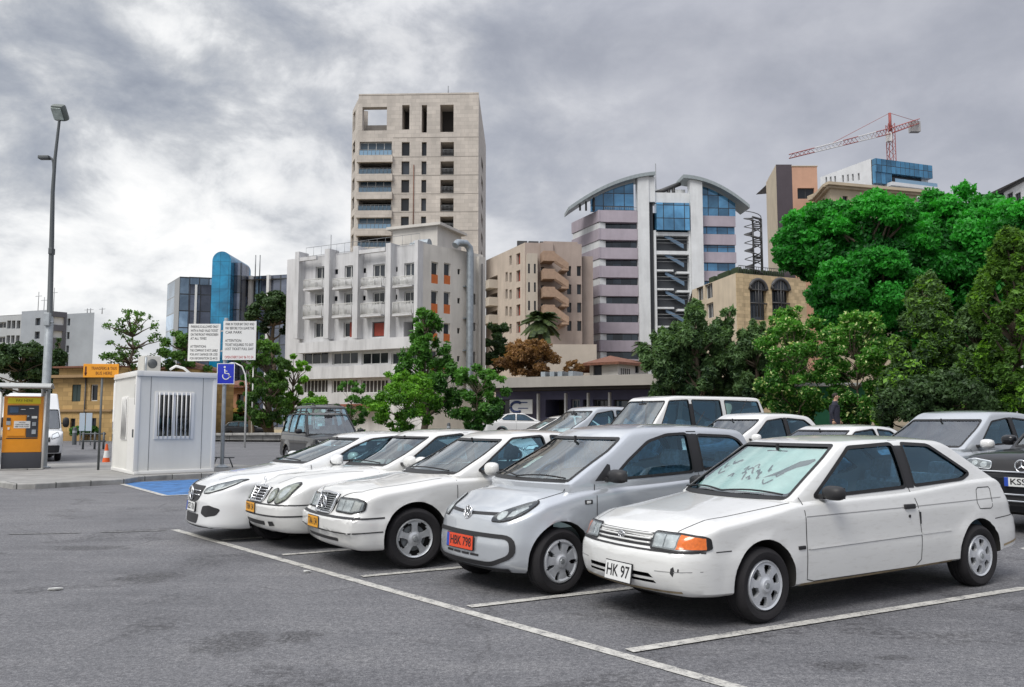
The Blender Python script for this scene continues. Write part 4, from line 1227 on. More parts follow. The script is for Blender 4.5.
    F.part('upper_storey', [YS], lambda mb: F.box(mb, -.2, F.W, -6, -.8, Z(374.5, D) + .002, Z(366.5, D)))
    F.part('roof_edge', [B_TILE], lambda mb: F.box(mb, -.5, F.W, -6.3, -.4, Z(366.5, D) + .002, Z(364.8, D)))
    F.part('downpipe', [B_FRAMED], lambda mb: F.tube(mb, [(F.s_px(91), .12, 0), (F.s_px(91), .12, H)], .06, 5))
    b.finish([a, c, (c[0], D + 9), (a[0], D + 9)], H - .05, 2)
    M = F.mat4()
    def hip(mb):
        x0, x1 = F.s_px(104), F.s_px(150); z0, z1 = Z(365, D), Z(353.5, D)
        P = [M @ Vector(q) for q in ((x0, -5, z0), (x1, -5, z0), (x1, -12, z0), (x0, -12, z0), (x0 + 2.4, -8.5, z1), (x1 - 2.4, -8.5, z1))]
        for f in ((0, 1, 5, 4), (1, 2, 5), (2, 3, 4, 5), (3, 0, 4)): mb.face([P[i] for i in f])
    F.part('tiled_roof', [B_TILE], hip)
    F.part('rear_wing', [YS], lambda mb: F.box(mb, F.s_px(106), F.s_px(149), -11.8, -5.3, 0, Z(365.2, D)))
    # low house behind the trees
    D = 82; OR = plaster_mat('house_orange', (.34, .18, .11), .15)
    a, c = pt(222, D), pt(254, D - 1)
    b = Bld('small_house', 'small orange house with a dark porch seen past the sign post', a[0], a[1], [OR, OR, B_TILE], 'house')
    F = b.facade(a, c, 0, Z(388, D), 0, .3); F.open_px(227, 233, 394, 408, 'dark'); F.open_px(240, 247, 394, 408, 'dark'); F.open_px(230, 250, 414, 428, 'deep'); F.build()
    F.part('balcony', [pmat('balcony_yellow', (.55, .36, .08), .7)], lambda mb: F.box(mb, F.W * .2, F.W, .01, 1.4, Z(412, D), Z(408.5, D)))
    F.part('tiled_roof', [B_TILE], lambda mb: mb.prism([F.mat4() @ Vector(q) for q in ((-.5, .6, Z(388, D)), (F.W + .5, .6, Z(388, D)), (F.W + .5, -4, Z(381, D)), (-.5, -4, Z(381, D)))], (0, 0, .25)))
    b.finish()


left_group()


# ---- long low canopy building and the small white house on it
def canopy():
    FA = plaster_mat('canopy_fascia', (0.36, 0.34, 0.31), .25); WL = plaster_mat('canopy_wall_blue', (0.13, 0.13, 0.22), .2); WHt = plaster_mat('small_house_white', (.66, .65, .63), .1)
    D = 60; a, c = pt(496, D + 3), pt(668, D - 3)
    b = Bld('shop_building', 'long low shop with a deep grey concrete canopy and blue wall', a[0], a[1], [WL, WL, B_ROOF])
    z1 = Z(390.5, D)
    F = b.facade(a, c, 0, z1, 0, .4)
    for x0, x1, k in ((545, 566, 'deep'), (570, 579, 'blue'), (582, 588, 'dark'), (592, 610, 'dark'), (612, 640, 'dblue'), (500, 513, 'dark')): F.open_px(x0, x1, 399.5, 417, k)
    F.build()
    F.part('canopy', [FA], lambda mb: F.box(mb, -1, F.W + 1, -6, 2.6, Z(387.8, D), Z(377.8, D)))
    F.part('canopy_soffit', [B_SHADOW], lambda mb: F.box(mb, -.6, F.W + .6, -5.5, 2.2, Z(390.4, D), Z(387.85, D)))  # shade under the canopy is put into the soffit colour
    for x in (541, 568, 590, 611): F.part('column', [B_WHITE], lambda mb: F.box(mb, F.s_px(x), F.s_px(x + 1.6), .5, .8, 0.2, z1 - .2))
    def board(mb):
        F.box(mb, F.s_px(516.5), F.s_px(538.5), 1.0, 1.1, F.zpx(527, 414), F.zpx(527, 400))
    o = F.part('advertising_board', [B_WHITE], board)
    M = F.mat4(); ax, az = F.s_px(523.5), F.zpx(524, 407.3)
    def logo(mb): mb.tube([M @ Vector((ax + .48 * math.cos(R(50 + 260 * i / 16)), 1.12, az + .36 * math.sin(R(50 + 260 * i / 16)))) for i in range(17)], [.10] * 17, 4); F.box(mb, ax + .05, ax + .85, 1.105, 1.125, az + .28, az + .36); F.box(mb, ax + .1, ax + .9, 1.105, 1.125, az - .12, az - .06)
    lo = F.part('board_logo', [pmat('logo_navy', (.03, .05, .16), .5)], logo); lo.parent = o
    F.part('roof_lights', [B_METAL, B_GLASS], lambda mb: [F.box(mb, F.s_px(x), F.s_px(x + 4.5), -4, -2, Z(377.8, D), Z(369, D)) for x in (529, 538, 546, 557)])
    b.finish([a, c, (c[0] + 2, D + 12), (a[0], D + 14)], z1 + .3, 2)
    D = 80; a, c, e = pt(589, D + 2), pt(617, D), pt(647, D + 4)
    b = Bld('small_house', 'small white house with a brown tiled roof above the canopy', c[0], c[1], [WHt, WHt, B_TILE], 'house')
    H = Z(362, D)
    F = b.facade(a, c, 0, H, 0, .2); F.open_px(592.5, 601, 364.5, 376, 'dark'); F.build()
    G = b.facade(c, e, 0, H, 0, .2); G.open_px(634, 638, 366, 373, 'dark'); G.build()
    F.part('door_head', [B_FRAMED], lambda mb: F.box(mb, F.s_px(592), F.s_px(602), .003, .1, Z(364.4, D), Z(363.4, D)))
    def rf(mb):
        P = [Vector((*q, H)) - b.o for q in (a, c, e, (e[0], D + 14), (a[0], D + 14))]
        out = [P[0] + Vector((-.7, -.5, 0)), P[1] + Vector((0, -.9, 0)), P[2] + Vector((.7, -.4, 0)), P[3], P[4]]
        top = (out[1] + out[4] + out[3]) / 3 + Vector((0, 0, 1.3))
        for i in range(5): mb.face([out[i], out[(i + 1) % 5], top])
        n = len(out)
        for i in range(5): mb.face([out[i], out[(i + 1) % 5], out[(i + 1) % 5] - Vector((0, 0, .25)), out[i] - Vector((0, 0, .25))])
    F.part('tiled_roof', [B_TILE], rf)
    b.finish()
    G.part('window_grille', [B_FRAMED], lambda mb: [G.tube(mb, [(G.s_px(x), .05, Z(376, D)), (G.s_px(x), .05, Z(368, D))], .04, 4) for x in (620, 622, 624, 626, 628)])


canopy()
# ------------------------------------------------------------------ trees and shrubs
import numpy as np


def leaf_mat(name, dark, light, trans=0.35, rough=0.55):
    m = bpy.data.materials.new(name); m.use_nodes = True
    t = NT(m.node_tree); t.n.clear()
    out = t.add('ShaderNodeOutputMaterial')
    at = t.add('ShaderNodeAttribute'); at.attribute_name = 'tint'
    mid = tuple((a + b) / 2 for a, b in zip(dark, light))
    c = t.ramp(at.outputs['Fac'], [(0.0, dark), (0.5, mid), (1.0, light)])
    b = t.add('ShaderNodeBsdfPrincipled'); b.inputs['Roughness'].default_value = rough
    b.inputs['Specular IOR Level'].default_value = 0.35
    t.link(c, b.inputs['Base Color'])
    tr = t.add('ShaderNodeBsdfTranslucent'); t.link(t.mix(1.0, c, (1.5, 1.5, 0.8), 'MULTIPLY'), tr.inputs[0])
    mx = t.add('ShaderNodeMixShader'); mx.inputs[0].default_value = trans
    t.link(b.outputs[0], mx.inputs[1]); t.link(tr.outputs[0], mx.inputs[2]); t.link(mx.outputs[0], out.inputs['Surface'])
    return m


def leaves_mesh(name, clumps, rs, size, aspect=1.6, up=0.2, out=0.6, shell=0.55, tintvar=0.5):
    """clumps: (x,y,z, rx,ry,rz, n, tint). Leaf-sized faces scattered through each clump's volume, facing mostly outwards"""
    rng = np.random.default_rng(rs)
    P = []; N = []; T = []
    for (x, y, z, rx, ry, rz, n, tint) in clumps:
        n = int(n)
        d = rng.normal(size=(n, 3)); d /= np.linalg.norm(d, axis=1)[:, None]
        r = rng.random(n) ** shell
        lump = 1 + 0.22 * np.sin(d[:, 0] * 5 + x * 3) * np.cos(d[:, 1] * 4 + z * 2) + 0.15 * np.sin(d[:, 2] * 7 + y)
        P.append(np.stack([x + d[:, 0] * rx * r * lump, y + d[:, 1] * ry * r * lump, z + d[:, 2] * rz * r * lump], 1))
        nn = d * out + rng.normal(size=(n, 3)) * (1 - out * 0.6) + np.array([0, 0, up]); N.append(nn / np.linalg.norm(nn, axis=1)[:, None])
        T.append(np.clip(tint + (rng.random(n) - 0.5) * tintvar, 0, 1))
    P = np.concatenate(P); N = np.concatenate(N); T = np.concatenate(T); n = len(P)
    ref = rng.normal(size=(n, 3)); U = np.cross(N, ref); U /= np.linalg.norm(U, axis=1)[:, None]; V = np.cross(N, U)
    s = size * (0.6 + 0.8 * rng.random(n))[:, None]
    bend = N * s * 0.25
    # a leaf: four corners of a pointed kite, bent along its middle
    a = P - U * s * aspect / 2; b = P + V * s * 0.42 - bend * 0.5; c = P + U * s * aspect / 2 - bend; d = P - V * s * 0.42 - bend * 0.5
    co = np.stack([a, b, c, d], 1).reshape(-1, 3).astype(np.float32)
    me = bpy.data.meshes.new(name)
    me.vertices.add(4 * n); me.vertices.foreach_set('co', co.ravel())
    me.loops.add(4 * n); me.loops.foreach_set('vertex_index', np.arange(4 * n, dtype=np.int32))
    me.polygons.add(n); me.polygons.foreach_set('loop_start', np.arange(0, 4 * n, 4, dtype=np.int32)); me.polygons.foreach_set('loop_total', np.full(n, 4, np.int32))
    at = me.attributes.new('tint', 'FLOAT', 'FACE'); at.data.foreach_set('value', T.astype(np.float32))
    me.update(); me.validate()
    return me


M_BARK = pmat('bark', (0.11, 0.085, 0.06), 0.9, var=0.35, vscale=6, bump=0.6, bscale=25)
M_BARKP = pmat('bark_pale', (0.24, 0.22, 0.18), 0.9, var=0.3, vscale=6, bump=0.5, bscale=25)
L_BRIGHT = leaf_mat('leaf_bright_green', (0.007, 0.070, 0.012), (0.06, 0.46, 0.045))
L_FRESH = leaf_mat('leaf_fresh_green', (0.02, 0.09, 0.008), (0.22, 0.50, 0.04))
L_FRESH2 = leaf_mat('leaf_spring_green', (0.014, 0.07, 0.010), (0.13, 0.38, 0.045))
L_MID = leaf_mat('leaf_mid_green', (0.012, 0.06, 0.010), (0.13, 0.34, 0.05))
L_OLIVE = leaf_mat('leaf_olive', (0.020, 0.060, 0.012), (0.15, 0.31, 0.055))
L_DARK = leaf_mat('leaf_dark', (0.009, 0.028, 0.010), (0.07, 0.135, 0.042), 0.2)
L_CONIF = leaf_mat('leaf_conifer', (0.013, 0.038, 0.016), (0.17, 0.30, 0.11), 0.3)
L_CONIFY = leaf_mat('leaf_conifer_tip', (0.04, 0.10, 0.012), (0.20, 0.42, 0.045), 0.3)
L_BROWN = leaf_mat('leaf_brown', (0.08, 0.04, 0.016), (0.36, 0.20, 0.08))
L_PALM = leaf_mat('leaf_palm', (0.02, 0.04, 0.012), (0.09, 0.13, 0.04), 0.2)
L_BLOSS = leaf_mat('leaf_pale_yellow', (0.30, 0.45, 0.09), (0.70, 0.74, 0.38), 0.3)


def limb(mb, a, b, r0, r1, rnd, wob=0.08, n=5):
    a = Vector(a); b = Vector(b); pts = []; rr = []
    L = (b - a).length
    for i in range(n + 1):
        t = i / n; q = a.lerp(b, t)
        if 0 < i < n: q += Vector((rnd.uniform(-1, 1), rnd.uniform(-1, 1), rnd.uniform(-.4, .4))) * L * wob
        pts.append(q); rr.append(r0 + (r1 - r0) * t)
    mb.tube(pts, rr, 7)
    return pts


def tree(name, label, cat, x, y, h, w, crown_lo, mat, seed, nleaf=33600, leaf=0.099, clumps=40, bark=M_BARK, group=None, shape='round', trunk_r=None, sparse=1.0, extra=None, csize=0.22, tv=0.5, z=None, sep=0.55, shell=0.55):
    """tapered trunk with limbs reaching into separate leaf clumps"""
    rnd = random.Random(seed)
    z0 = gz(x, y) if z is None else z
    root = empty(name, (x, y, z0), 0, label, cat, group)
    cl = []; tips = []
    ch = h - crown_lo
    for i in range(clumps):
        t = (i + 0.5) / clumps
        for _ in range(30):
            a = rnd.uniform(0, 2 * math.pi); q = rnd.uniform(0, 0.95)
            rad = rnd.random() ** 0.5
            if shape == 'round': env = math.sqrt(max(0.05, 1 - (2 * q - 0.85) ** 2 * 0.85)) * (1.0 if q > .15 else 0.75)
            elif shape == 'cone': env = (1 - q) ** 0.75 * 0.95 + 0.06
            elif shape == 'column': env = min(1, (1 - q) * 2.4 + 0.08) ** 0.8 * (0.8 + 0.2 * min(1, q * 5))
            elif shape == 'spire': env = (1 - q) ** 1.1 * (0.55 + 0.45 * (q < .45)) + 0.07
            else: env = 1.0
            c = Vector((math.cos(a) * rad * env * w, math.sin(a) * rad * env * w, crown_lo + q * ch))
            if all((c - Vector(k[:3])).length > w * csize * sep for k in cl): break
        s = w * csize * rnd.uniform(0.75, 1.3) * ((0.30 + 0.70 * env) if shape in ('cone', 'column') else (0.55 + 0.45 * env))
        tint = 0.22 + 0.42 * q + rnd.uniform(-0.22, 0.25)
        cl.append((c.x, c.y, c.z, s, s, s * rnd.uniform(0.7, 1.0) * (1.6 if shape in ('column', 'cone', 'spire') else 1.0), 0, tint)); tips.append(c)
    vol = sum(k[3] ** 2 for k in cl)
    cl = [k[:6] + (nleaf * sparse * k[3] ** 2 / vol, k[7]) for k in cl]
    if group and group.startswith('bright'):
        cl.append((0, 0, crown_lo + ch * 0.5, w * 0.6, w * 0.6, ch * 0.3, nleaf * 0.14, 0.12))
    mb = MB(); tr = trunk_r or max(0.06, h * 0.028)
    top = Vector((rnd.uniform(-.1, .1) * w, rnd.uniform(-.1, .1) * w, crown_lo + ch * (0.55 if shape == 'round' else 0.9)))
    tp = limb(mb, (0, 0, -0.1), top, tr, tr * 0.3, rnd, 0.025, 8)
    for c in tips:
        k = min(range(len(tp)), key=lambda i: abs(tp[i].z - (c.z - ch * 0.18)))
        limb(mb, tp[k], c, tr * 0.34, tr * 0.06, rnd, 0.06, 4)
    mb.build('trunk', bark, root)
    up = 0.6 if shape in ('column', 'cone', 'spire') else 0.25
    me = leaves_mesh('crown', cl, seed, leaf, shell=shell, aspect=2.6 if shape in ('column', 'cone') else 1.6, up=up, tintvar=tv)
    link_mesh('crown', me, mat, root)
    if extra:
        m2, frac, sz = extra
        cl2 = [(k[0], k[1], k[2], k[3] * 1.06, k[4] * 1.06, k[5] * 1.06, k[6] * frac, rnd.random()) for k in cl]
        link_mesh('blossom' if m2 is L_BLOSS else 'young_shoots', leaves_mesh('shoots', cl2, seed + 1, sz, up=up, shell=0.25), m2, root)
    return root




def tree_at(name, label, cat, px, D, top, hw, lo, mat, seed, **kw):
    x = X(px, D); z = gz(x, D)
    return tree(name, label, cat, x, D, Z(top, D) - z, hw * D / F_PX, max(0.1, Z(lo, D) - z), mat, seed, **kw)


GB = 'bright green broadleaf trees on the right'
tree_at('broadleaf_tree', 'bright green tree with its bare trunk showing, leftmost of the tall bright ones', 'tree', 832, 46, 204, 46, 275, L_BRIGHT, 11, nleaf=71400, leaf=0.149, clumps=95, group=GB, csize=0.25, sep=0.7, shell=0.38, tv=0.4)
tree_at('broadleaf_tree', 'large bright green tree below the stone building with a cornice', 'tree', 880, 43, 192, 62, 345, L_BRIGHT, 12, nleaf=109200, leaf=0.143, clumps=95, group=GB, csize=0.25, sep=0.7, shell=0.38, tv=0.4)
tree_at('broadleaf_tree', 'tallest bright green tree behind the pointed conifer', 'tree', 958, 45, 186, 66, 350, L_BRIGHT, 13, nleaf=109200, leaf=0.149, clumps=95, group=GB, csize=0.25, sep=0.7, shell=0.38, tv=0.4)
tree_at('broadleaf_tree', 'bright green tree cut by the right edge of the picture', 'tree', 1040, 41, 196, 58, 345, L_BRIGHT, 14, nleaf=84000, leaf=0.143, clumps=95, group=GB, csize=0.25, sep=0.7, shell=0.38, tv=0.4)
GC = 'dark conifers'
tree_at('conifer', 'broad grey-green conifer with yellow tips in front of the bright trees', 'tree', 928, 31, 268, 52, 418, L_CONIF, 21, nleaf=88200, leaf=0.093, clumps=108, shape='cone', group=GC, csize=0.173, extra=(L_CONIFY, 0.22, 0.13), tv=0.7)
tree_at('conifer', 'narrow dark conifer between two broader ones on the right', 'tree', 978, 32, 296, 30, 416, L_CONIF, 22, nleaf=46200, leaf=0.093, clumps=72, shape='column', group=GC, csize=0.216, tv=0.7)
tree_at('conifer', 'tall loose conifer at the right edge with pale yellow-green shoots', 'tree', 1020, 28.5, 222, 40, 416, L_OLIVE, 23, nleaf=63000, leaf=0.093, clumps=99, shape='column', group=GC, csize=0.187, extra=(L_CONIFY, 0.25, 0.14), tv=0.8)
tree_at('conifer', 'low rounded dark conifer, leftmost of the group beside the car park', 'tree', 672, 41, 322, 30, 400, L_CONIF, 24, nleaf=42000, leaf=0.099, clumps=64, shape='column', group=GC, csize=0.216, tv=0.7)
tree_at('conifer', 'tallest dark conifer in front of the curved-roof building', 'tree', 698, 40, 297, 25, 400, L_CONIF, 25, nleaf=50400, leaf=0.099, clumps=72, shape='column', group=GC, csize=0.216, tv=0.7)
tree_at('conifer', 'slim dark conifer in front of the arched-window building', 'tree', 732, 41, 302, 20, 400, L_CONIF, 26, nleaf=37800, leaf=0.099, clumps=61, shape='column', group=GC, csize=0.245)
tree_at('conifer', 'squat dark conifer just left of the yellow-green flowering bush', 'tree', 757, 39, 318, 24, 402, L_CONIF, 27, nleaf=42000, leaf=0.093, clumps=61, shape='column', group=GC, csize=0.230)
tree_at('flowering_shrub', 'tall yellow-green shrub with pale blossoms left of the walking person', 'shrub', 795, 36, 300, 36, 425, L_FRESH2, 31, nleaf=42000, leaf=0.081, clumps=79, sparse=0.85, extra=(L_BLOSS, 0.06, 0.085), csize=0.216, trunk_r=0.07)
tree_at('flowering_shrub', 'leafy shrub dotted with pale blossoms right of the walking person', 'shrub', 857, 35, 308, 38, 425, L_FRESH2, 32, nleaf=42000, leaf=0.081, clumps=82, sparse=0.85, extra=(L_BLOSS, 0.06, 0.085), csize=0.216, trunk_r=0.07)
tree_at('shrub', 'mid green bush filling the gap beneath the bright trees', 'shrub', 815, 40, 340, 34, 425, L_MID, 33, nleaf=29400, leaf=0.099, clumps=54, trunk_r=0.06)
tree_at('shrub', 'dark hedge bush at the foot of the conifers behind the silver hatchback', 'shrub', 940, 29.5, 375, 60, 424, L_DARK, 34, nleaf=37800, leaf=0.081, clumps=72, csize=0.173, trunk_r=0.05)
# middle, in front of the white apartment block
tree_at('young_tree', 'upright green tree with a narrow pointed top before the white apartment block', 'tree', 426, 44, 304, 42, 408, L_MID, 41, nleaf=35700, leaf=0.105, clumps=82, shape='cone', csize=0.15, sparse=0.42)
tree_at('shrub', 'bright yellow-green bush at the foot of the upright green tree', 'shrub', 402, 40, 368, 36, 432, L_FRESH, 42, nleaf=27300, leaf=0.093, clumps=57, csize=0.17, trunk_r=0.05, sparse=0.5)
tree_at('shrub', 'spreading mid green bush left of the long low canopy', 'shrub', 478, 43, 364, 34, 430, L_MID, 43, nleaf=27300, leaf=0.105, clumps=57, csize=0.17, sparse=0.55, trunk_r=0.05)
tree_at('shrub', 'small sparse bush in front of the white block, left of the bright bush', 'shrub', 352, 50, 378, 22, 435, L_MID, 44, nleaf=10500, leaf=0.105, clumps=36, csize=0.17, trunk_r=0.05, sparse=0.5)
# left
tree_at('umbrella_pine', 'dark round-topped pine beside the white apartment block', 'tree', 272, 88, 291, 23, 332, L_DARK, 51, nleaf=29400, leaf=0.186, clumps=43, csize=0.259)
tree_at('bushy_tree', 'bushy olive-green tree behind the blue disabled sign', 'tree', 268, 66, 338, 28, 425, L_OLIVE, 52, nleaf=37800, leaf=0.149, clumps=72, csize=0.18, sparse=0.55)
tree_at('bushy_tree', 'fresh green tree just left of the white apartment block', 'tree', 293, 69, 352, 20, 428, L_FRESH, 53, nleaf=23100, leaf=0.149, clumps=50, csize=0.18, sparse=0.55)
tree_at('bushy_tree', 'green tree with a bright tip between the notice boards and the pine', 'tree', 252, 74, 322, 16, 420, L_MID, 54, nleaf=21000, leaf=0.149, clumps=46, csize=0.18, sparse=0.55)
tree_at('thin_tree', 'thin half-bare tree rising behind the white booth', 'tree', 130, 68, 308, 32, 372, L_OLIVE, 55, nleaf=5460, leaf=0.136, clumps=61, csize=0.144, trunk_r=0.22, sparse=0.55)
tree_at('bushy_tree', 'yellow-green tree behind the roof of the booth', 'tree', 186, 72, 326, 28, 385, L_OLIVE, 56, nleaf=21000, leaf=0.149, clumps=54, csize=0.18, sparse=0.55)
tree_at('dark_tree', 'dark spreading tree at the left edge above the ticket machine', 'tree', 20, 84, 342, 34, 392, L_DARK, 57, nleaf=25200, leaf=0.198, clumps=50, csize=0.216)
tree_at('cypress', 'narrow black-green cypress in front of the grey office block', 'tree', 58, 80, 336, 7, 405, L_DARK, 58, nleaf=12600, leaf=0.155, clumps=39, shape='column', csize=0.504)
tree_at('pine_tree', 'dark pine between the white block and the terraced hotel', 'tree', 497, 86, 322, 17, 372, L_DARK, 59, nleaf=18900, leaf=0.174, clumps=39, csize=0.274)
tree_at('brown_tree', 'brown-leaved tree below the palm by the hotel', 'tree', 528, 74, 340, 29, 376, L_BROWN, 60, nleaf=18900, leaf=0.161, clumps=54, csize=0.216, sparse=0.9)
tree_at('brown_tree', 'small brown bush on the edge of the canopy roof', 'shrub', 575, 72, 360, 10, 378, L_BROWN, 61, nleaf=5040, leaf=0.149, clumps=25, csize=0.288, trunk_r=0.08)
for i, (px, D, top, hw, lab) in enumerate(((245, 78, 405, 16, 'low green bush on the verge left of the olive tree'), (215, 80, 402, 22, 'low green bush on the verge behind the booth'), (318, 62, 398, 22, 'low leafy bush beneath the white apartment block'), (90, 66, 428, 14, 'low green bush by the yellow stone house'))):
    tree_at('shrub', lab, 'shrub', px, D, top, hw, 432, (L_MID, L_OLIVE, L_FRESH, L_MID)[i], 70 + i, nleaf=10500, leaf=0.124, clumps=32, csize=0.259, trunk_r=0.05, group='low bushes on the verge')


def palm(label, px, D, top, base, spread, seed, n=26):
    rnd = random.Random(seed); x = X(px, D); zc = Z(top, D); zb = gz(x, D)
    root = empty('palm_tree', (x, D, zb), 0, label, 'palm tree', 'palms by the hotel')
    h = zc - zb; s = spread * D / F_PX
    mb = MB(); mb.tube([(0, 0, -0.1), (0.05, 0, h * 0.4), (0.0, 0.05, h * 0.8), (0, 0, h)], [0.32, 0.26, 0.24, 0.3], 9)
    mb.build('trunk', M_BARK, root)
    bm = bmesh.new(); lay = bm.faces.layers.float.new('tint')
    for i in range(n):
        a = rnd.uniform(0, 2 * math.pi); el = rnd.uniform(-0.6, 1.2); L = s * rnd.uniform(0.8, 1.1)
        for k in range(16):
            t0 = k / 16
            def P(t): return Vector((math.cos(a) * L * t * math.cos(el * (1 - t * .3)), math.sin(a) * L * t * math.cos(el * (1 - t * .3)), h + L * (t * math.sin(el) - 0.55 * t * t)))
            p = P(t0); q = P(t0 + 0.1); sd = Vector((-math.sin(a), math.cos(a), 0))
            for sg in (1, -1):
                ll = L * 0.42 * (1 - abs(t0 - 0.45))
                tip = p + sd * sg * ll * 0.7 + (q - p).normalized() * ll * 0.6 - Vector((0, 0, ll * 0.35))
                f = bm.faces.new([bm.verts.new(v) for v in (p, p + (q - p) * 1.5, tip)]); f[lay] = rnd.uniform(0.1, 0.9)
    me = bpy.data.meshes.new('crown'); bm.to_mesh(me); bm.free(); link_mesh('crown', me, L_PALM, root)
    # dead fronds hanging under the crown
    mb = MB()
    for i in range(22):
        a = rnd.uniform(0, 6.28); L = s * rnd.uniform(.5, .8)
        mb.tube([(0, 0, h), (math.cos(a) * L * .35, math.sin(a) * L * .35, h - L * .25), (math.cos(a) * L * .4, math.sin(a) * L * .4, h - L)], [0.05, 0.12, 0.02], 4)
    mb.build('dead_fronds', M_BARKP, root)


palm('stout palm with a shaggy skirt in front of the hotel with outside stairs', 541, 78, 320, 350, 20, 5, 52)
palm('small palm beside the curved-roof building', 643, 84, 346, 372, 13, 6, 36)
# ------------------------------------------------------------------ car builder
# car space: +x forward from the front axle, +y to the car's left, z up


def interp(tab, x):
    """smooth (monotone-ish) interpolation through an x-sorted table"""
    n = len(tab)
    if x <= tab[0][0]: return tab[0][1]
    if x >= tab[-1][0]: return tab[-1][1]
    for i in range(n - 1):
        x0, y0 = tab[i]; x1, y1 = tab[i + 1]
        if x <= x1:
            h = x1 - x0; d = (y1 - y0) / h

            def slope(k):
                if k <= 0 or k >= n - 1: return None
                a = (tab[k][1] - tab[k - 1][1]) / (tab[k][0] - tab[k - 1][0])
                b = (tab[k + 1][1] - tab[k][1]) / (tab[k + 1][0] - tab[k][0])
                return 0.0 if a * b <= 0 else 2 * a * b / (a + b)
            m0 = slope(i); m1 = slope(i + 1)
            m0 = d if m0 is None else m0; m1 = d if m1 is None else m1
            t = (x - x0) / h
            return (2 * t**3 - 3 * t**2 + 1) * y0 + (t**3 - 2 * t**2 + t) * h * m0 + (-2 * t**3 + 3 * t**2) * y1 + (t**3 - t**2) * h * m1


def clamp01(x): return 0.0 if x < 0 else 1.0 if x > 1 else x


def tab(d): return sorted(d)


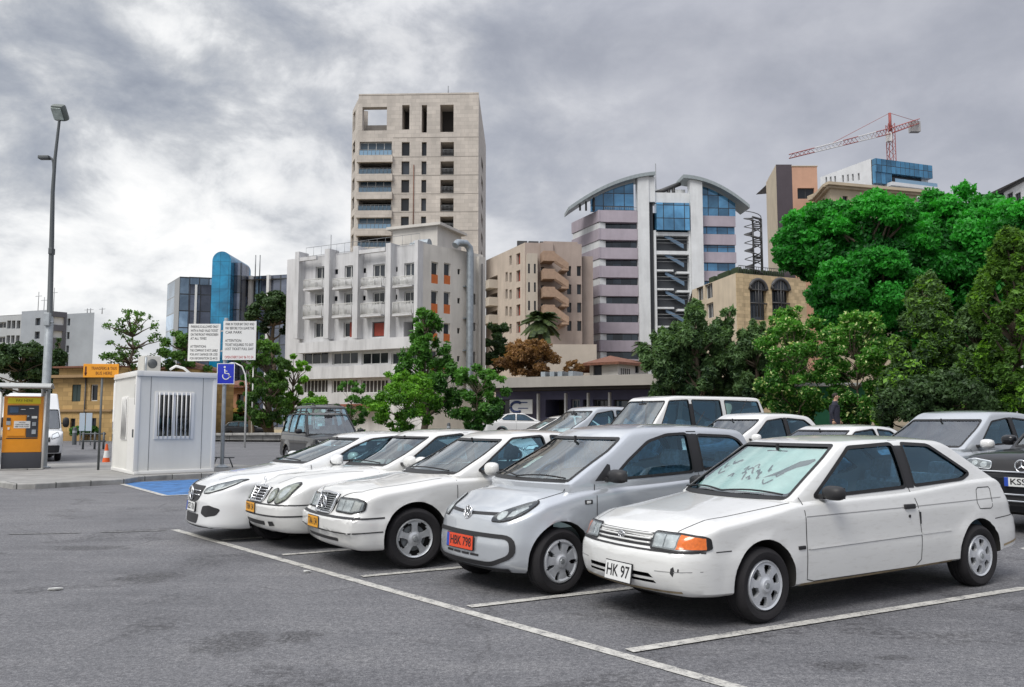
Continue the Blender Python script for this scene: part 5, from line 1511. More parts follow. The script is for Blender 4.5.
class CarShape:
    def __init__(s, S):
        s.S = S
        s.w = S['w']; s.wb = S['wb']
        s.Lf = S['fo']; s.Lr = -(S['wb'] + S['ro'])
        s.top = tab(S['top']); s.bot = tab(S['bot'])
        s.nose = tab(S['nose']); s.tail = tab(S['tail']); s.side = tab(S['side'])
        s.Rf = S.get('Rf', 0.36); s.kf = S.get('kf', 0.24); s.Rr = S.get('Rr', 0.34); s.kr = S.get('kr', 0.2)
        s.bf = S.get('bow_f', 0.10); s.br = S.get('bow_r', 0.06)
        s.box = S.get('boxy', 3.2); s.sd = S.get('sd', 0.11)
        s.roof = tab(S['roof'])

    def plan(s, u):
        um = (s.Lf + s.Lr) / 2; hl = (s.Lf - s.Lr) / 2
        k = 1 - 0.03 * abs((u - um) / hl) ** 3
        x = clamp01((u - (s.Lf - s.Rf)) / s.Rf); k *= (1 - s.kf) + s.kf * math.sqrt(max(0, 1 - x ** 2.6))
        x = clamp01(((s.Lr + s.Rr) - u) / s.Rr); k *= (1 - s.kr) + s.kr * math.sqrt(max(0, 1 - x ** 2.6))
        return k

    def warp(s, u, v, z):
        a = clamp01((u - (s.Lf - 0.45)) / 0.45)
        b = clamp01(((s.Lr + 0.45) - u) / 0.45)
        if a > 0: u += a * (interp(s.nose, z) - s.bf * (v / s.w) ** 2)
        if b > 0: u -= b * (interp(s.tail, z) - s.br * (v / s.w) ** 2)
        return u

    def section(s, u, nb=5, ns=12, nt=15):
        zt = interp(s.top, u); zb = interp(s.bot, u)
        x = clamp01((u - (s.Lf - 0.07)) / 0.07); zt -= 0.05 * (1 - math.sqrt(max(0, 1 - x * x))); zb += 0.04 * (1 - math.sqrt(max(0, 1 - x * x)))
        x = clamp01(((s.Lr + 0.07) - u) / 0.07); zt -= 0.05 * (1 - math.sqrt(max(0, 1 - x * x))); zb += 0.04 * (1 - math.sqrt(max(0, 1 - x * x)))
        w = s.w * s.plan(u)
        zs = zt - s.sd
        pts = [(w * 0.86 * i / nb, zb) for i in range(nb)]
        fl = s.S.get('flare', 0.0)
        for i in range(ns):
            t = i / (ns - 1)
            z = zb + 0.03 + (zs - zb - 0.03) * t
            v = w + interp(s.side, z)
            if fl:
                for uc in (0, -s.wb):
                    r = math.hypot(u - uc, z - s.S['r'])
                    v += fl * math.exp(-((r - s.S['ra'] - 0.01) / 0.045) ** 2)
            if i == 0: pts.append((w * 0.93, zb + 0.004)); pts.append((v - 0.012, zb + 0.018))
            pts.append((v, z))
        vs = pts[-1][0]; crown = s.S.get('crown', 0.02)
        for i in range(1, nt + 1):
            a = math.pi / 2 * i / nt
            v = vs * max(0.0, math.cos(a)) ** (2 / s.box); z = zs + (zt - zs) * math.sin(a) ** (2 / s.box)
            if i == nt: v = 0.0
            z += crown * (1 - (v / vs) ** 2) * math.sin(a)
            pts.append((v, z))
        return pts

    def lower_bm(s, N=64):
        L = s.Lf - s.Lr
        us = []
        for i in range(N + 1):
            t = i / N
            us.append(s.Lf - L * (0.5 - 0.5 * math.cos(math.pi * t)) * 0.5 - L * t * 0.5)
        for e in (0.004, 0.012, 0.025, 0.045): us += [s.Lf - e, s.Lr + e]
        us = sorted(set(round(x, 4) for x in us), reverse=True)
        bm = bmesh.new(); rings = []
        for u in us:
            half = s.section(u)
            full = half + [(-v, z) for v, z in half[-2:0:-1]]
            rings.append((u, full))
        def mk(u, loop): return [bm.verts.new((s.warp(u, v, z), v, z)) for v, z in loop]
        vr = [mk(u, l) for u, l in rings]
        n = len(vr[0])
        for A, B in zip(vr, vr[1:]):
            for k in range(n): bm.faces.new((A[k], A[(k + 1) % n], B[(k + 1) % n], B[k]))
        for idx in (0, -1):
            u, loop = rings[idx]; zc = (loop[0][1] + interp(s.top, u)) / 2
            prev = vr[idx]
            for q in (0.97, 0.92, 0.84, 0.7, 0.55, 0.38, 0.2):
                ring = mk(u, [(v * q, zc + (z - zc) * q) for v, z in loop])
                for k in range(n): bm.faces.new((prev[k], prev[(k + 1) % n], ring[(k + 1) % n], ring[k]))
                prev = ring
            c = bm.verts.new((s.warp(u, 0, zc), 0, zc))
            for k in range(n): bm.faces.new((prev[k], prev[(k + 1) % n], c))
        bmesh.ops.recalc_face_normals(bm, faces=bm.faces)
        return bm

    # greenhouse ---------------------------------------------------------
    def gh_at(s, z, ins=0.0):
        S = s.S; zb = S['zbelt']
        zz = max(z, zb)
        (bu, bz), (tu, tz) = S['ws']
        uf = bu + (tu - bu) * (zz - bz) / (tz - bz)
        if S.get('ws_curve'): 
            q = clamp01((zz - bz) / (tz - bz)); uf += S['ws_curve'] * math.sin(math.pi * q)
        rs = S['rs']
        if zz >= rs[-1][1] or len(rs) == 2:
            (bu2, bz2), (tu2, tz2) = rs[0], rs[-1]
            ur = bu2 + (tu2 - bu2) * (zz - bz2) / (tz2 - bz2)
        else:
            t2 = tab([(b, a) for a, b in rs]); ur = interp(t2, zz)
        hw = S['gwb'] + (S['gwr'] - S['gwb']) * (zz - zb) / (S['H'] - zb)
        cv = S.get('gh_bulge', 0.012); q = clamp01((zz - zb) / (S['H'] - zb)); hw += cv * math.sin(math.pi * q)
        return uf - ins, ur + ins, hw - ins

    def gh_outline(s, uf, ur, w, k=1.0):
        S = s.S; bf = S.get('gbow_f', 0.16); br = S.get('gbow_r', 0.10); rc = S.get('grc', 0.13); tp = S.get('gtaper', 0.05)
        um = (uf + ur) / 2; hl = (uf - ur) / 2
        pts = []
        m = 8
        for i in range(m): v = (w - rc) * i / m; pts.append((uf - bf * (v / w) ** 2, v))
        uc = uf - bf * ((w - rc) / w) ** 2
        for i in range(6): a = math.pi / 2 * i / 5; pts.append((uc - rc * (1.0 - math.cos(a)) * 0.8, w - rc + rc * math.sin(a)))
        uc2 = ur + br * ((w - rc) / w) ** 2
        ua, ub = uc - rc * 0.8, uc2 + rc * 0.8
        for i in range(1, 24): pts.append((ua + (ub - ua) * i / 24, w))
        for i in range(6): a = math.pi / 2 * i / 5; pts.append((uc2 + rc * (1.0 - math.sin(a)) * 0.8, w - rc + rc * math.cos(a)))
        for i in range(m): v = (w - rc) * (1 - (i + 1) / m); pts.append((ur + br * (v / w) ** 2, v))
        out = []
        for u, v in pts: out.append((u, v * (1 - tp * abs((u - um) / hl) ** 2.5)))
        full = out + [(u, -v) for u, v in out[-2:0:-1]]
        if k != 1.0: full = [(um + (u - um) * k, v * k) for u, v in full]
        return full

    def gh_bm(s, z0, ins=0.0, rdrop=0.0, rr=0.07):
        S = s.S; crown = S.get('rcrown', 0.035)
        Ht = S['H'] - crown - rdrop
        bm = bmesh.new(); rings = []
        tz = [z0] + [z for z in [S['zbelt'] - 0.04, S['zbelt']] if z > z0 + 0.01]
        zz0 = tz[-1]
        for i in range(1, 9): tz.append(zz0 + (Ht - rr - zz0) * i / 8)
        lay = [(z, 0.0, z) for z in tz]
        for i in range(1, 7): a = math.pi / 2 * i / 6; lay.append((Ht - rr + rr * math.sin(a), rr * (1 - math.cos(a)) * 0.9, None))
        def zof(z, u):
            # slope the upper layers to the roof line
            q = clamp01((z - zz0) / (Ht - zz0))
            return z + q * (interp(s.roof, u) - S['H'])
        prev = None
        for z, shr, _ in lay:
            uf, ur, w = s.gh_at(z, ins)
            ring = s.gh_outline(uf - shr * 0.9, ur + shr * 0.9, w - shr)
            vs = [bm.verts.new((u, v, zof(z, u))) for u, v in ring]
            if prev:
                n = len(vs)
                for k in range(n): bm.faces.new((prev[k], prev[(k + 1) % n], vs[(k + 1) % n], vs[k]))
            else: bm.faces.new(vs[::-1])
            prev = vs; last = (uf - shr * 0.9, ur + shr * 0.9, w - shr)
        for k in (0.96, 0.9, 0.8, 0.68, 0.54, 0.38, 0.2):
            ring = s.gh_outline(*last, k=k)
            vs = [bm.verts.new((u, v, zof(Ht, u) + crown * (1 - k ** 2.2))) for u, v in ring]
            n = len(vs)
            for j in range(n): bm.faces.new((prev[j], prev[(j + 1) % n], vs[(j + 1) % n], vs[j]))
            prev = vs
        um = (last[0] + last[1]) / 2
        c = bm.verts.new((um, 0, zof(Ht, um) + crown))
        for j in range(n): bm.faces.new((prev[j], prev[(j + 1) % n], c))
        bmesh.ops.recalc_face_normals(bm, faces=bm.faces)
        return bm


def bm_obj(bm, mats, mi=0):
    bmesh.ops.recalc_face_normals(bm, faces=bm.faces)
    for f in bm.faces: f.material_index = mi
    me = bpy.data.meshes.new('tmp'); bm.to_mesh(me); bm.free()
    for m in mats: me.materials.append(m)
    o = bpy.data.objects.new('tmp', me); COL.objects.link(o)
    return o


def boolean(o, others, op):
    for c in others:
        md = o.modifiers.new('b', 'BOOLEAN'); md.operation = op; md.object = c; md.solver = 'MANIFOLD'
    dg = bpy.context.evaluated_depsgraph_get(); dg.update()
    me = bpy.data.meshes.new_from_object(o.evaluated_get(dg))
    o.modifiers.clear()
    old = o.data; o.data = me
    bpy.data.meshes.remove(old)
    for c in others:
        d = c.data; bpy.data.objects.remove(c); bpy.data.meshes.remove(d)
    return o


def smooth_poly(pts, r=0.03, n=4):
    """rounds the corners of a closed 2-D polygon"""
    out = []; N = len(pts)
    for i in range(N):
        p = Vector(pts[i]); a = Vector(pts[i - 1]); b = Vector(pts[(i + 1) % N])
        da = (a - p); db = (b - p)
        rr = min(r, da.length * 0.45, db.length * 0.45)
        pa = p + da.normalized() * rr; pb = p + db.normalized() * rr
        for k in range(n + 1):
            t = k / n
            q = pa * (1 - t) ** 2 + p * 2 * t * (1 - t) + pb * t * t
            out.append((q.x, q.y))
    return out


class Skin:
    """lays flat outlines onto the car's outer surface along a viewing axis of the car"""
    def __init__(s, ob):
        me = ob.data
        s.bvh = BVHTree.FromPolygons([v.co.copy() for v in me.vertices], [tuple(p.vertices) for p in me.polygons])

    def hit(s, axis, a, b):
        if axis == 'L': o, d = Vector((a, 3, b)), Vector((0, -1, 0))
        elif axis == 'Rt': o, d = Vector((a, -3, b)), Vector((0, 1, 0))
        elif axis == 'F': o, d = Vector((6, a, b)), Vector((-1, 0, 0))
        elif axis == 'B': o, d = Vector((-9, a, b)), Vector((1, 0, 0))
        else: o, d = Vector((a, b, 4)), Vector((0, 0, -1))
        h = s.bvh.ray_cast(o, d)
        if h[0] is None:
            q = {'L': Vector((a, .6, b)), 'Rt': Vector((a, -.6, b)), 'F': Vector((1, a, b)), 'B': Vector((-4, a, b)), 'T': Vector((a, b, 1.2))}[axis]
            h = s.bvh.find_nearest(q)
            return h[0], -d
        n = h[1]
        if n.dot(d) > 0: n = -n
        return h[0], n

    def patch(s, bm, axis, poly, off=0.003, step=0.06, mi=0, normal=False):
        t = bmesh.new()
        f = t.faces.new([t.verts.new((a, b, 0)) for a, b in poly])
        xs = [p[0] for p in poly]; ys = [p[1] for p in poly]
        for ax, lo, hi in ((0, min(xs), max(xs)), (1, min(ys), max(ys))):
            k = int((hi - lo) / step)
            for i in range(1, k + 1):
                c = lo + (hi - lo) * i / (k + 1)
                co = (c, 0, 0) if ax == 0 else (0, c, 0); no = (1, 0, 0) if ax == 0 else (0, 1, 0)
                bmesh.ops.bisect_plane(t, geom=t.verts[:] + t.edges[:] + t.faces[:], plane_co=co, plane_no=no, dist=1e-6)
        dmain = {'L': Vector((0, 1, 0)), 'Rt': Vector((0, -1, 0)), 'F': Vector((1, 0, 0)), 'B': Vector((-1, 0, 0)), 'T': Vector((0, 0, 1))}[axis]
        mp = {}
        for v in t.verts:
            p, n = s.hit(axis, v.co.x, v.co.y)
            mp[v] = bm.verts.new(p + (n if normal else dmain) * off)
        for f in t.faces:
            try:
                g = bm.faces.new([mp[v] for v in f.verts]); g.material_index = mi; g.smooth = True; g.normal_update()
                if g.normal.dot(dmain) < 0: g.normal_flip()
            except ValueError: pass
        t.free()

    def ribbon(s, bm, axis, pts, width, closed=True, off=0.004, step=0.05, mi=0, shift=0.0):
        P = [Vector(p) for p in pts]; N = len(P)
        Q = []
        for i in range(N if closed else N - 1):
            a, b = P[i], P[(i + 1) % N]; k = max(1, int((b - a).length / step))
            for j in range(k): Q.append(a.lerp(b, j / k))
        if not closed: Q.append(P[-1])
        M = len(Q); L = []
        for i, p in enumerate(Q):
            a = Q[i - 1] if (i > 0 or closed) else p; b = Q[(i + 1) % M] if (i < M - 1 or closed) else p
            d = (b - a).normalized(); nn = Vector((-d.y, d.x))
            row = []
            for sgn in (-0.5, 0.5):
                q = p + nn * (width * sgn + shift)
                h, n = s.hit(axis, q.x, q.y); row.append(bm.verts.new(h + n * off))
            L.append(row)
        for i in range(M if closed else M - 1):
            A, B = L[i], L[(i + 1) % M]
            try: f = bm.faces.new((A[0], A[1], B[1], B[0])); f.material_index = mi; f.smooth = True
            except ValueError: pass


# shared car materials
M_DARK = pmat('black_plastic', (0.018, 0.018, 0.02), 0.55)
M_RUB = pmat('rubber_seal', (0.012, 0.012, 0.013), 0.6)
M_CREASE_SHADE = pmat('panel_crease_shade', (0.27, 0.27, 0.27), 0.6)  # grey for painted lines that draw the shade along pressed creases
M_GRIME = pmat('sill_grime', (0.34, 0.27, 0.17), 0.9, var=0.4, vscale=14)
M_LINER = pmat('headliner_grey', (0.50, 0.52, 0.54), 0.85)
M_WELL = pmat('wheel_well_dark', (0.02, 0.019, 0.018), 0.9)
M_GAP = pmat('panel_gap', (0.03, 0.03, 0.032), 0.8)
M_TYRE = pmat('tyre_rubber', (0.013, 0.012, 0.014), 0.85, var=0.3, vscale=9, bump=0.15, bscale=60)
M_CHROME = pmat('chrome', (0.75, 0.76, 0.78), 0.12, metal=1.0)
M_ALLOY = pmat('wheel_silver', (0.56, 0.58, 0.60), 0.35, metal=0.55, var=0.15, vscale=12)
M_CAP = pmat('hubcap_silver', (0.55, 0.57, 0.60), 0.42, metal=0.35, var=0.2, vscale=10)
M_LENS = glass_mat('lamp_lens', (0.93, 0.95, 0.95), 0.8)
M_REFL = pmat('lamp_reflector', (0.80, 0.83, 0.85), 0.25, metal=0.45, var=0.25, vscale=22)
M_LAMPD = pmat('lamp_housing_grey', (0.30, 0.32, 0.33), 0.3, metal=0.3, var=0.35, vscale=25)
M_AMBER = pmat('amber_lens', (0.75, 0.16, 0.015), 0.18, coat=0.8, var=0.2, vscale=40)
M_REDL = pmat('red_lens', (0.45, 0.02, 0.02), 0.2, coat=0.8)
M_GLASS = glass_mat('car_glass', (0.66, 0.90, 0.97), 1.0, gcol=(0.58, 0.84, 1.0), base=0.065)
M_WGLASS = glass_mat('windscreen_glass', (0.74, 0.92, 0.90), 1.0, base=0.10)
M_SEAT = pmat('seat_cloth', (0.19, 0.20, 0.22), 0.9, var=0.25, vscale=30)
M_SEATB = pmat('seat_cloth_blue', (0.42, 0.56, 0.70), 0.9, var=0.3, vscale=25)
M_DASH = pmat('dashboard_grey', (0.09, 0.095, 0.10), 0.7)
M_PW = pmat('plate_white', (0.72, 0.73, 0.72), 0.45)
M_PY = pmat('plate_yellow', (0.78, 0.36, 0.02), 0.45)
M_PR = pmat('plate_red', (0.72, 0.07, 0.02), 0.45)
M_PB = pmat('plate_blue', (0.02, 0.07, 0.42), 0.45)
M_INK = pmat('black_ink', (0.012, 0.012, 0.014), 0.5)
M_PLBK = pmat('plate_holder', (0.02, 0.02, 0.022), 0.5)
M_SILVERGLASS = pmat('mirror_glass', (0.5, 0.55, 0.6), 0.05, metal=1.0)


def face_prism(poly, axis, lo, hi):
    """closed prism with the outline given in car coordinates"""
    bm = bmesh.new()
    if axis == 'y': A = [(u, lo, z) for u, z in poly]; B = [(u, hi, z) for u, z in poly]
    else: A = [(lo, v, z) for v, z in poly]; B = [(hi, v, z) for v, z in poly]
    a = [bm.verts.new(p) for p in A]; b = [bm.verts.new(p) for p in B]
    bm.faces.new(a); bm.faces.new(b[::-1]); n = len(a)
    for k in range(n): bm.faces.new((a[k], b[k], b[(k + 1) % n], a[(k + 1) % n]))
    return bm


def wheel_rim_bm(R_rim, holes, dish=0.02, nθ=144, centre=0.055, lip=0.012):
    """front face of a rim: polar sheet about the y axis with openings cut by holes(theta, r/R)"""
    bm = bmesh.new(); nr = 14
    rs = [R_rim * (0.02 + 0.98 * i / nr) for i in range(nr + 1)]
    def prof(q): return dish * (1 - q * q) * 0.5 - (0.02 if q > 0.93 else 0.0) + (0.012 if q < centre / R_rim else 0.0) + (lip if 0.86 < q <= 1.01 else 0)
    G = [[bm.verts.new((r * math.cos(2 * math.pi * k / nθ), prof(r / R_rim), r * math.sin(2 * math.pi * k / nθ))) for k in range(nθ)] for r in rs]
    for i in range(nr):
        for k in range(nθ):
            q = (rs[i] + rs[i + 1]) / 2 / R_rim; th = 2 * math.pi * (k + 0.5) / nθ
            if holes(th, q): continue
            f = bm.faces.new((G[i][k], G[i][(k + 1) % nθ], G[i + 1][(k + 1) % nθ], G[i + 1][k])); f.smooth = True
    c = bm.verts.new((0, prof(0) + 0.002, 0))
    for k in range(nθ): bm.faces.new((G[0][k], c, G[0][(k + 1) % nθ]))
    ed = [e for e in bm.edges if e.is_boundary]
    ex = bmesh.ops.extrude_edge_only(bm, edges=ed)
    for v in [g for g in ex['geom'] if isinstance(g, bmesh.types.BMVert)]: v.co.y -= 0.03
    loose = [v for v in bm.verts if not v.link_faces]
    bmesh.ops.delete(bm, geom=loose, context='VERTS')
    return bm


def lobes(n, inner, outer, width, phase=0.0, taper=0.0):
    """hole test: n rounded openings between radius fractions inner..outer"""
    def f(th, q):
        if q < inner or q > outer: return False
        a = ((th - phase) * n / (2 * math.pi)) % 1.0
        x = abs(a - 0.5) * 2
        t = (q - inner) / (outer - inner)
        wd = width * (1 - taper + taper * t)
        rnd = math.sqrt(max(0, 1 - (2 * t - 1) ** 4))
        return x < wd * rnd
    return f


WHEELS = {}


def make_wheel(style, r, tw=0.185):
    """tyre mesh + rim mesh + hub backing for a wheel whose outer face looks to +y"""
    key = (style, round(r, 3))
    if key in WHEELS: return WHEELS[key]
    rr = r * (0.69 if style != 'alloy5' else 0.675)
    prof = [(rr - 0.03, -tw / 2), (rr, -tw / 2 + 0.005), (rr + 0.02, -tw / 2 - 0.004), (r - 0.035, -tw / 2 - 0.006), (r - 0.012, -tw / 2 + 0.012), (r - 0.001, -tw / 2 + 0.035),
            (r, -0.03), (r - 0.006, -0.025), (r - 0.006, -0.019), (r, -0.014), (r, 0.014), (r - 0.006, 0.019), (r - 0.006, 0.025), (r, 0.03),
            (r - 0.001, tw / 2 - 0.035), (r - 0.012, tw / 2 - 0.012), (r - 0.035, tw / 2 + 0.006), (rr + 0.02, tw / 2 + 0.004), (rr + 0.004, tw / 2 - 0.004), (rr - 0.005, tw / 2 - 0.012), (rr - 0.03, tw / 2 - 0.05)]
    mb = MB()
    M = Matrix.Rotation(R(-90), 4, 'X')
    mb.lathe(prof, 56, M, cap=False)
    bmesh.ops.recalc_face_normals(mb.bm, faces=mb.bm.faces)
    tyre = bpy.data.meshes.new('tyre'); mb.bm.to_mesh(tyre); mb.bm.free(); tyre.materials.append(M_TYRE)
    tyre.shade_smooth(); tyre.set_sharp_from_angle(angle=R(40))
    holes = {'lobe6': lobes(6, 0.42, 0.80, 0.62, 0.2, 0.15), 'alloy5': lobes(5, 0.36, 0.84, 0.72, 0.31, 0.3), 'slot7': lobes(7, 0.46, 0.90, 0.34, 0.1, 0.0),
             'plain': lobes(8, 0.6, 0.8, 0.4, 0.0, 0.0), 'alloy10': lobes(10, 0.3, 0.85, 0.6, 0.0, 0.3)}[style]
    bm = wheel_rim_bm(rr - 0.002, holes, dish=0.03 if style != 'alloy5' else 0.0)
    bmesh.ops.translate(bm, verts=bm.verts, vec=(0, tw / 2 - 0.014, 0))
    # dark backing drum and bolts behind the openings
    mb = MB(); mb.bm = bm
    mb.mi = 1; mb.lathe([(0.0001, tw / 2 - 0.075), (rr - 0.01, tw / 2 - 0.075), (rr - 0.01, tw / 2 - 0.03)], 40, M, cap=False)
    mb.mi = 2; mb.lathe([(0.0001, tw / 2 - 0.07), (rr * 0.62, tw / 2 - 0.07), (rr * 0.64, tw / 2 - 0.074)], 32, M, cap=False)
    mb.mi = 3; mb.lathe([(0.0001, tw / 2 + 0.017), (0.022, tw / 2 + 0.016), (0.028, tw / 2 + 0.008), (0.03, tw / 2 - 0.01)], 24, M, cap=False)
    rim = bpy.data.meshes.new('rim'); bm.normal_update(); bm.to_mesh(rim); bm.free()
    for m in (M_ALLOY if style.startswith('alloy') else M_CAP, M_WELL, M_LAMPD, M_LAMPD): rim.materials.append(m)
    rim.set_sharp_from_angle(angle=R(40))
    WHEELS[key] = (tyre, rim)
    return WHEELS[key]


def fit_wheels(root, S, steer=0.0):
    tyre, rim = make_wheel(S['wheel'], S['r'])
    for u, st in ((0, steer), (-S['wb'], 0)):
        for sg in (1, -1):
            w = link_mesh('wheel', tyre, parent=root)
            w.location = (u, sg * (S['w'] - S.get('wi', 0.115)), S['r'])
            w.rotation_euler = (0, 0, (R(180) if sg < 0 else 0) + st)
            link_mesh('rim', rim, parent=w)


SEAT_ME = {}


def seat_mesh(mat, wide=0.48):
    key = (mat.name, wide)
    if key in SEAT_ME: return SEAT_ME[key]
    mb = MB()
    mb.box(-0.25, 0.25, -wide / 2, wide / 2, 0.0, 0.14, 0.04)
    T = Matrix.Translation((-0.24, 0, 0.1)) @ Matrix.Rotation(R(-14), 4, 'Y')
    mb.box(-0.07, 0.07, -wide / 2, wide / 2, 0.0, 0.56, 0.05, T)
    if wide < 0.7:
        mb.box(-0.05, 0.05, -0.12, 0.12, 0.59, 0.77, 0.045, T)
        mb.box(-0.012, 0.012, -0.05, -0.03, 0.54, 0.62, 0, T); mb.box(-0.012, 0.012, 0.03, 0.05, 0.54, 0.62, 0, T)
    else:
        for y in (-wide / 4 - .05, wide / 4 + .05): mb.box(-0.05, 0.05, y - 0.12, y + 0.12, 0.55, 0.68, 0.04, T)
    bmesh.ops.recalc_face_normals(mb.bm, faces=mb.bm.faces)
    me = bpy.data.meshes.new('seat'); mb.bm.to_mesh(me); mb.bm.free(); me.materials.append(mat); me.shade_smooth(); me.set_sharp_from_angle(angle=R(50))
    SEAT_ME[key] = me
    return me


def fit_interior(root, S, mat):
    zb = S['zbelt']; fu = S['ws'][0][0]
    us = S.get('seat_u', fu - 1.05)
    for y in (0.36, -0.36):
        o = link_mesh('seat', seat_mesh(mat), parent=root); o.location = (us, y * S['w'] / 0.83, zb - 0.56)
    o = link_mesh('rear_seat', seat_mesh(mat, 1.18 * S['w'] / 0.83), parent=root); o.location = (S.get('rear_seat_u', us - 0.95), 0, zb - 0.52)
    mb = MB(); mb.box(fu - 0.62, fu - 0.26, -S['gwb'] + 0.13, S['gwb'] - 0.13, zb - 0.30, zb - 0.06, 0.05)
    mb.build('dashboard', M_DASH, root, smooth=40)
    mb = MB(); C = Vector((fu - 0.66, -0.36 * S['w'] / 0.83, zb - 0.02)); ring = []
    T = Matrix.Translation(C) @ Matrix.Rotation(R(65), 4, 'Y')
    for k in range(24): a = 2 * math.pi * k / 24; ring.append(T @ Vector((0.18 * math.cos(a), 0.18 * math.sin(a), 0)))
    mb.tube(ring, 0.015, 6, closed=True)
    for a in (0.5, math.pi - 0.5, 1.5 * math.pi): mb.tube([T @ Vector((0, 0, 0.02)), T @ Vector((0.18 * math.sin(a), 0.18 * math.cos(a), 0))], 0.014, 6)
    mb.tube([C, C + Vector((0.25, 0, -0.1))], 0.03, 8)
    mb.build('steering_wheel', M_DARK, root)
    mb = MB(); tu, tz = S['ws'][1]
    mb.box(tu + 0.02, tu + 0.05, -0.12, 0.12, tz - 0.14, tz - 0.08, 0.01); mb.box(tu + 0.03, tu + 0.05, -0.01, 0.01, tz - 0.1, tz - 0.02)
    mb.build('rear_view_mirror', M_DARK, root, smooth=40)


def plate(root, S, skin, v, z, w, h, style, txt, tilt=0.0, back=False, proud=0.012):
    mats = {'white': M_PW, 'yellow': M_PY, 'red': M_PR, 'euro': M_PW}
    p, n = skin.hit('B' if back else 'F', v, z)
    us = [skin.hit('B' if back else 'F', v + dx, z + dz)[0].x for dx in (-w / 2, 0, w / 2) for dz in (-h / 2, 0, h / 2)]
    u = (min(us) if back else max(us)) + (-proud if back else proud)
    mb = MB(); mb.box(-0.008, 0.0, -w / 2 - 0.008, w / 2 + 0.008, -h / 2 - 0.008, h / 2 + 0.008, 0.002); mb.mi = 1
    mb.box(-0.006, 0.004, -w / 2, w / 2, -h / 2, h / 2, 0.0015)
    if style in ('euro', 'red'):
        mb.mi = 2; mb.box(-0.004, 0.006, -w / 2 + 0.001, -w / 2 + w * 0.095, -h / 2 + .001, h / 2 - .001)
    o = mb.build('plate', [M_PLBK, mats[style], M_PB], root)
    o.location = (u, v, z); o.rotation_euler = (0, R(tilt), R(180) if back else 0)
    if txt:
        me = text_mesh(txt, h * 0.92, 0.0008, bold=0.0012)
        me.materials.append(M_INK)
        t = link_mesh('lettering', me, parent=o)
        xs = [q.co.x for q in me.vertices]; wd = max(xs) - min(xs)
        t.rotation_euler = (R(90), 0, R(90)); t.location = (0.0055, w * 0.04 if style in ('euro', 'red') else 0, 0)
        k = w * (0.80 if style in ('euro', 'red') else 0.88) / wd
        t.scale = (k, 1, 1)
    return o


def star_bm(mb, c, r, th=0.006, ax='x'):
    """three-pointed star in a ring, facing +x"""
    c = Vector(c)
    ring = [c + Vector((0, r * math.cos(2 * math.pi * k / 28), r * math.sin(2 * math.pi * k / 28))) for k in range(28)]
    mb.tube(ring, th * 1.1, 6, closed=True)
    for k in range(3):
        a = math.pi / 2 + 2 * math.pi * k / 3
        d = Vector((0, math.cos(a), math.sin(a))); s = Vector((0, -math.sin(a), math.cos(a)))
        tip = c + d * r; b0 = c + s * r * 0.15; b1 = c - s * r * 0.15; m = c + Vector((th * 1.2, 0, 0))
        for tri in ((tip, b0, m), (tip, m, b1), (tip, b1, b0)): mb.face(tri)


def mirror_pair(root, S, mat, u, z, v=None, size=(0.085, 0.105, 0.075), both=True):
    v = v or S['gwb'] + 0.02
    mb = MB()
    mb.ball((0, 0.13, 0), size[0], size[1], size[2], 18)
    for vt in mb.bm.verts:
        if vt.co.x < -size[0] * 0.45: vt.co.x = -size[0] * 0.45
        # square the shell up a little
        for i, q in ((1, size[1]), (2, size[2])):
            d = vt.co[i] - (0.13 if i == 1 else 0); vt.co[i] = (0.13 if i == 1 else 0) + math.copysign(q * (abs(d) / q) ** 0.72, d)
    mb.mi = 1; mb.box(-0.04, 0.05, -0.06, 0.06, -0.055, -0.015, 0.012)
    bmesh.ops.recalc_face_normals(mb.bm, faces=mb.bm.faces)
    me = bpy.data.meshes.new('mirror'); mb.bm.to_mesh(me); mb.bm.free(); me.materials.append(mat); me.materials.append(M_DARK); me.shade_smooth(); me.set_sharp_from_angle(angle=R(45))
    g = bpy.data.meshes.new('mirror_glass'); mb = MB(); mb.box(-size[0] * 0.45 - 0.004, -size[0] * 0.45, 0.13 - size[1] * 0.8, 0.13 + size[1] * 0.8, -size[2] * 0.75, size[2] * 0.75)
    mb.bm.to_mesh(g); mb.bm.free(); g.materials.append(M_SILVERGLASS)
    for sg in (1, -1):
        o = link_mesh('mirror', me, parent=root); o.location = (u, sg * v, z); o.scale = (1, sg, 1)
        link_mesh('mirror_glass', g, parent=o)


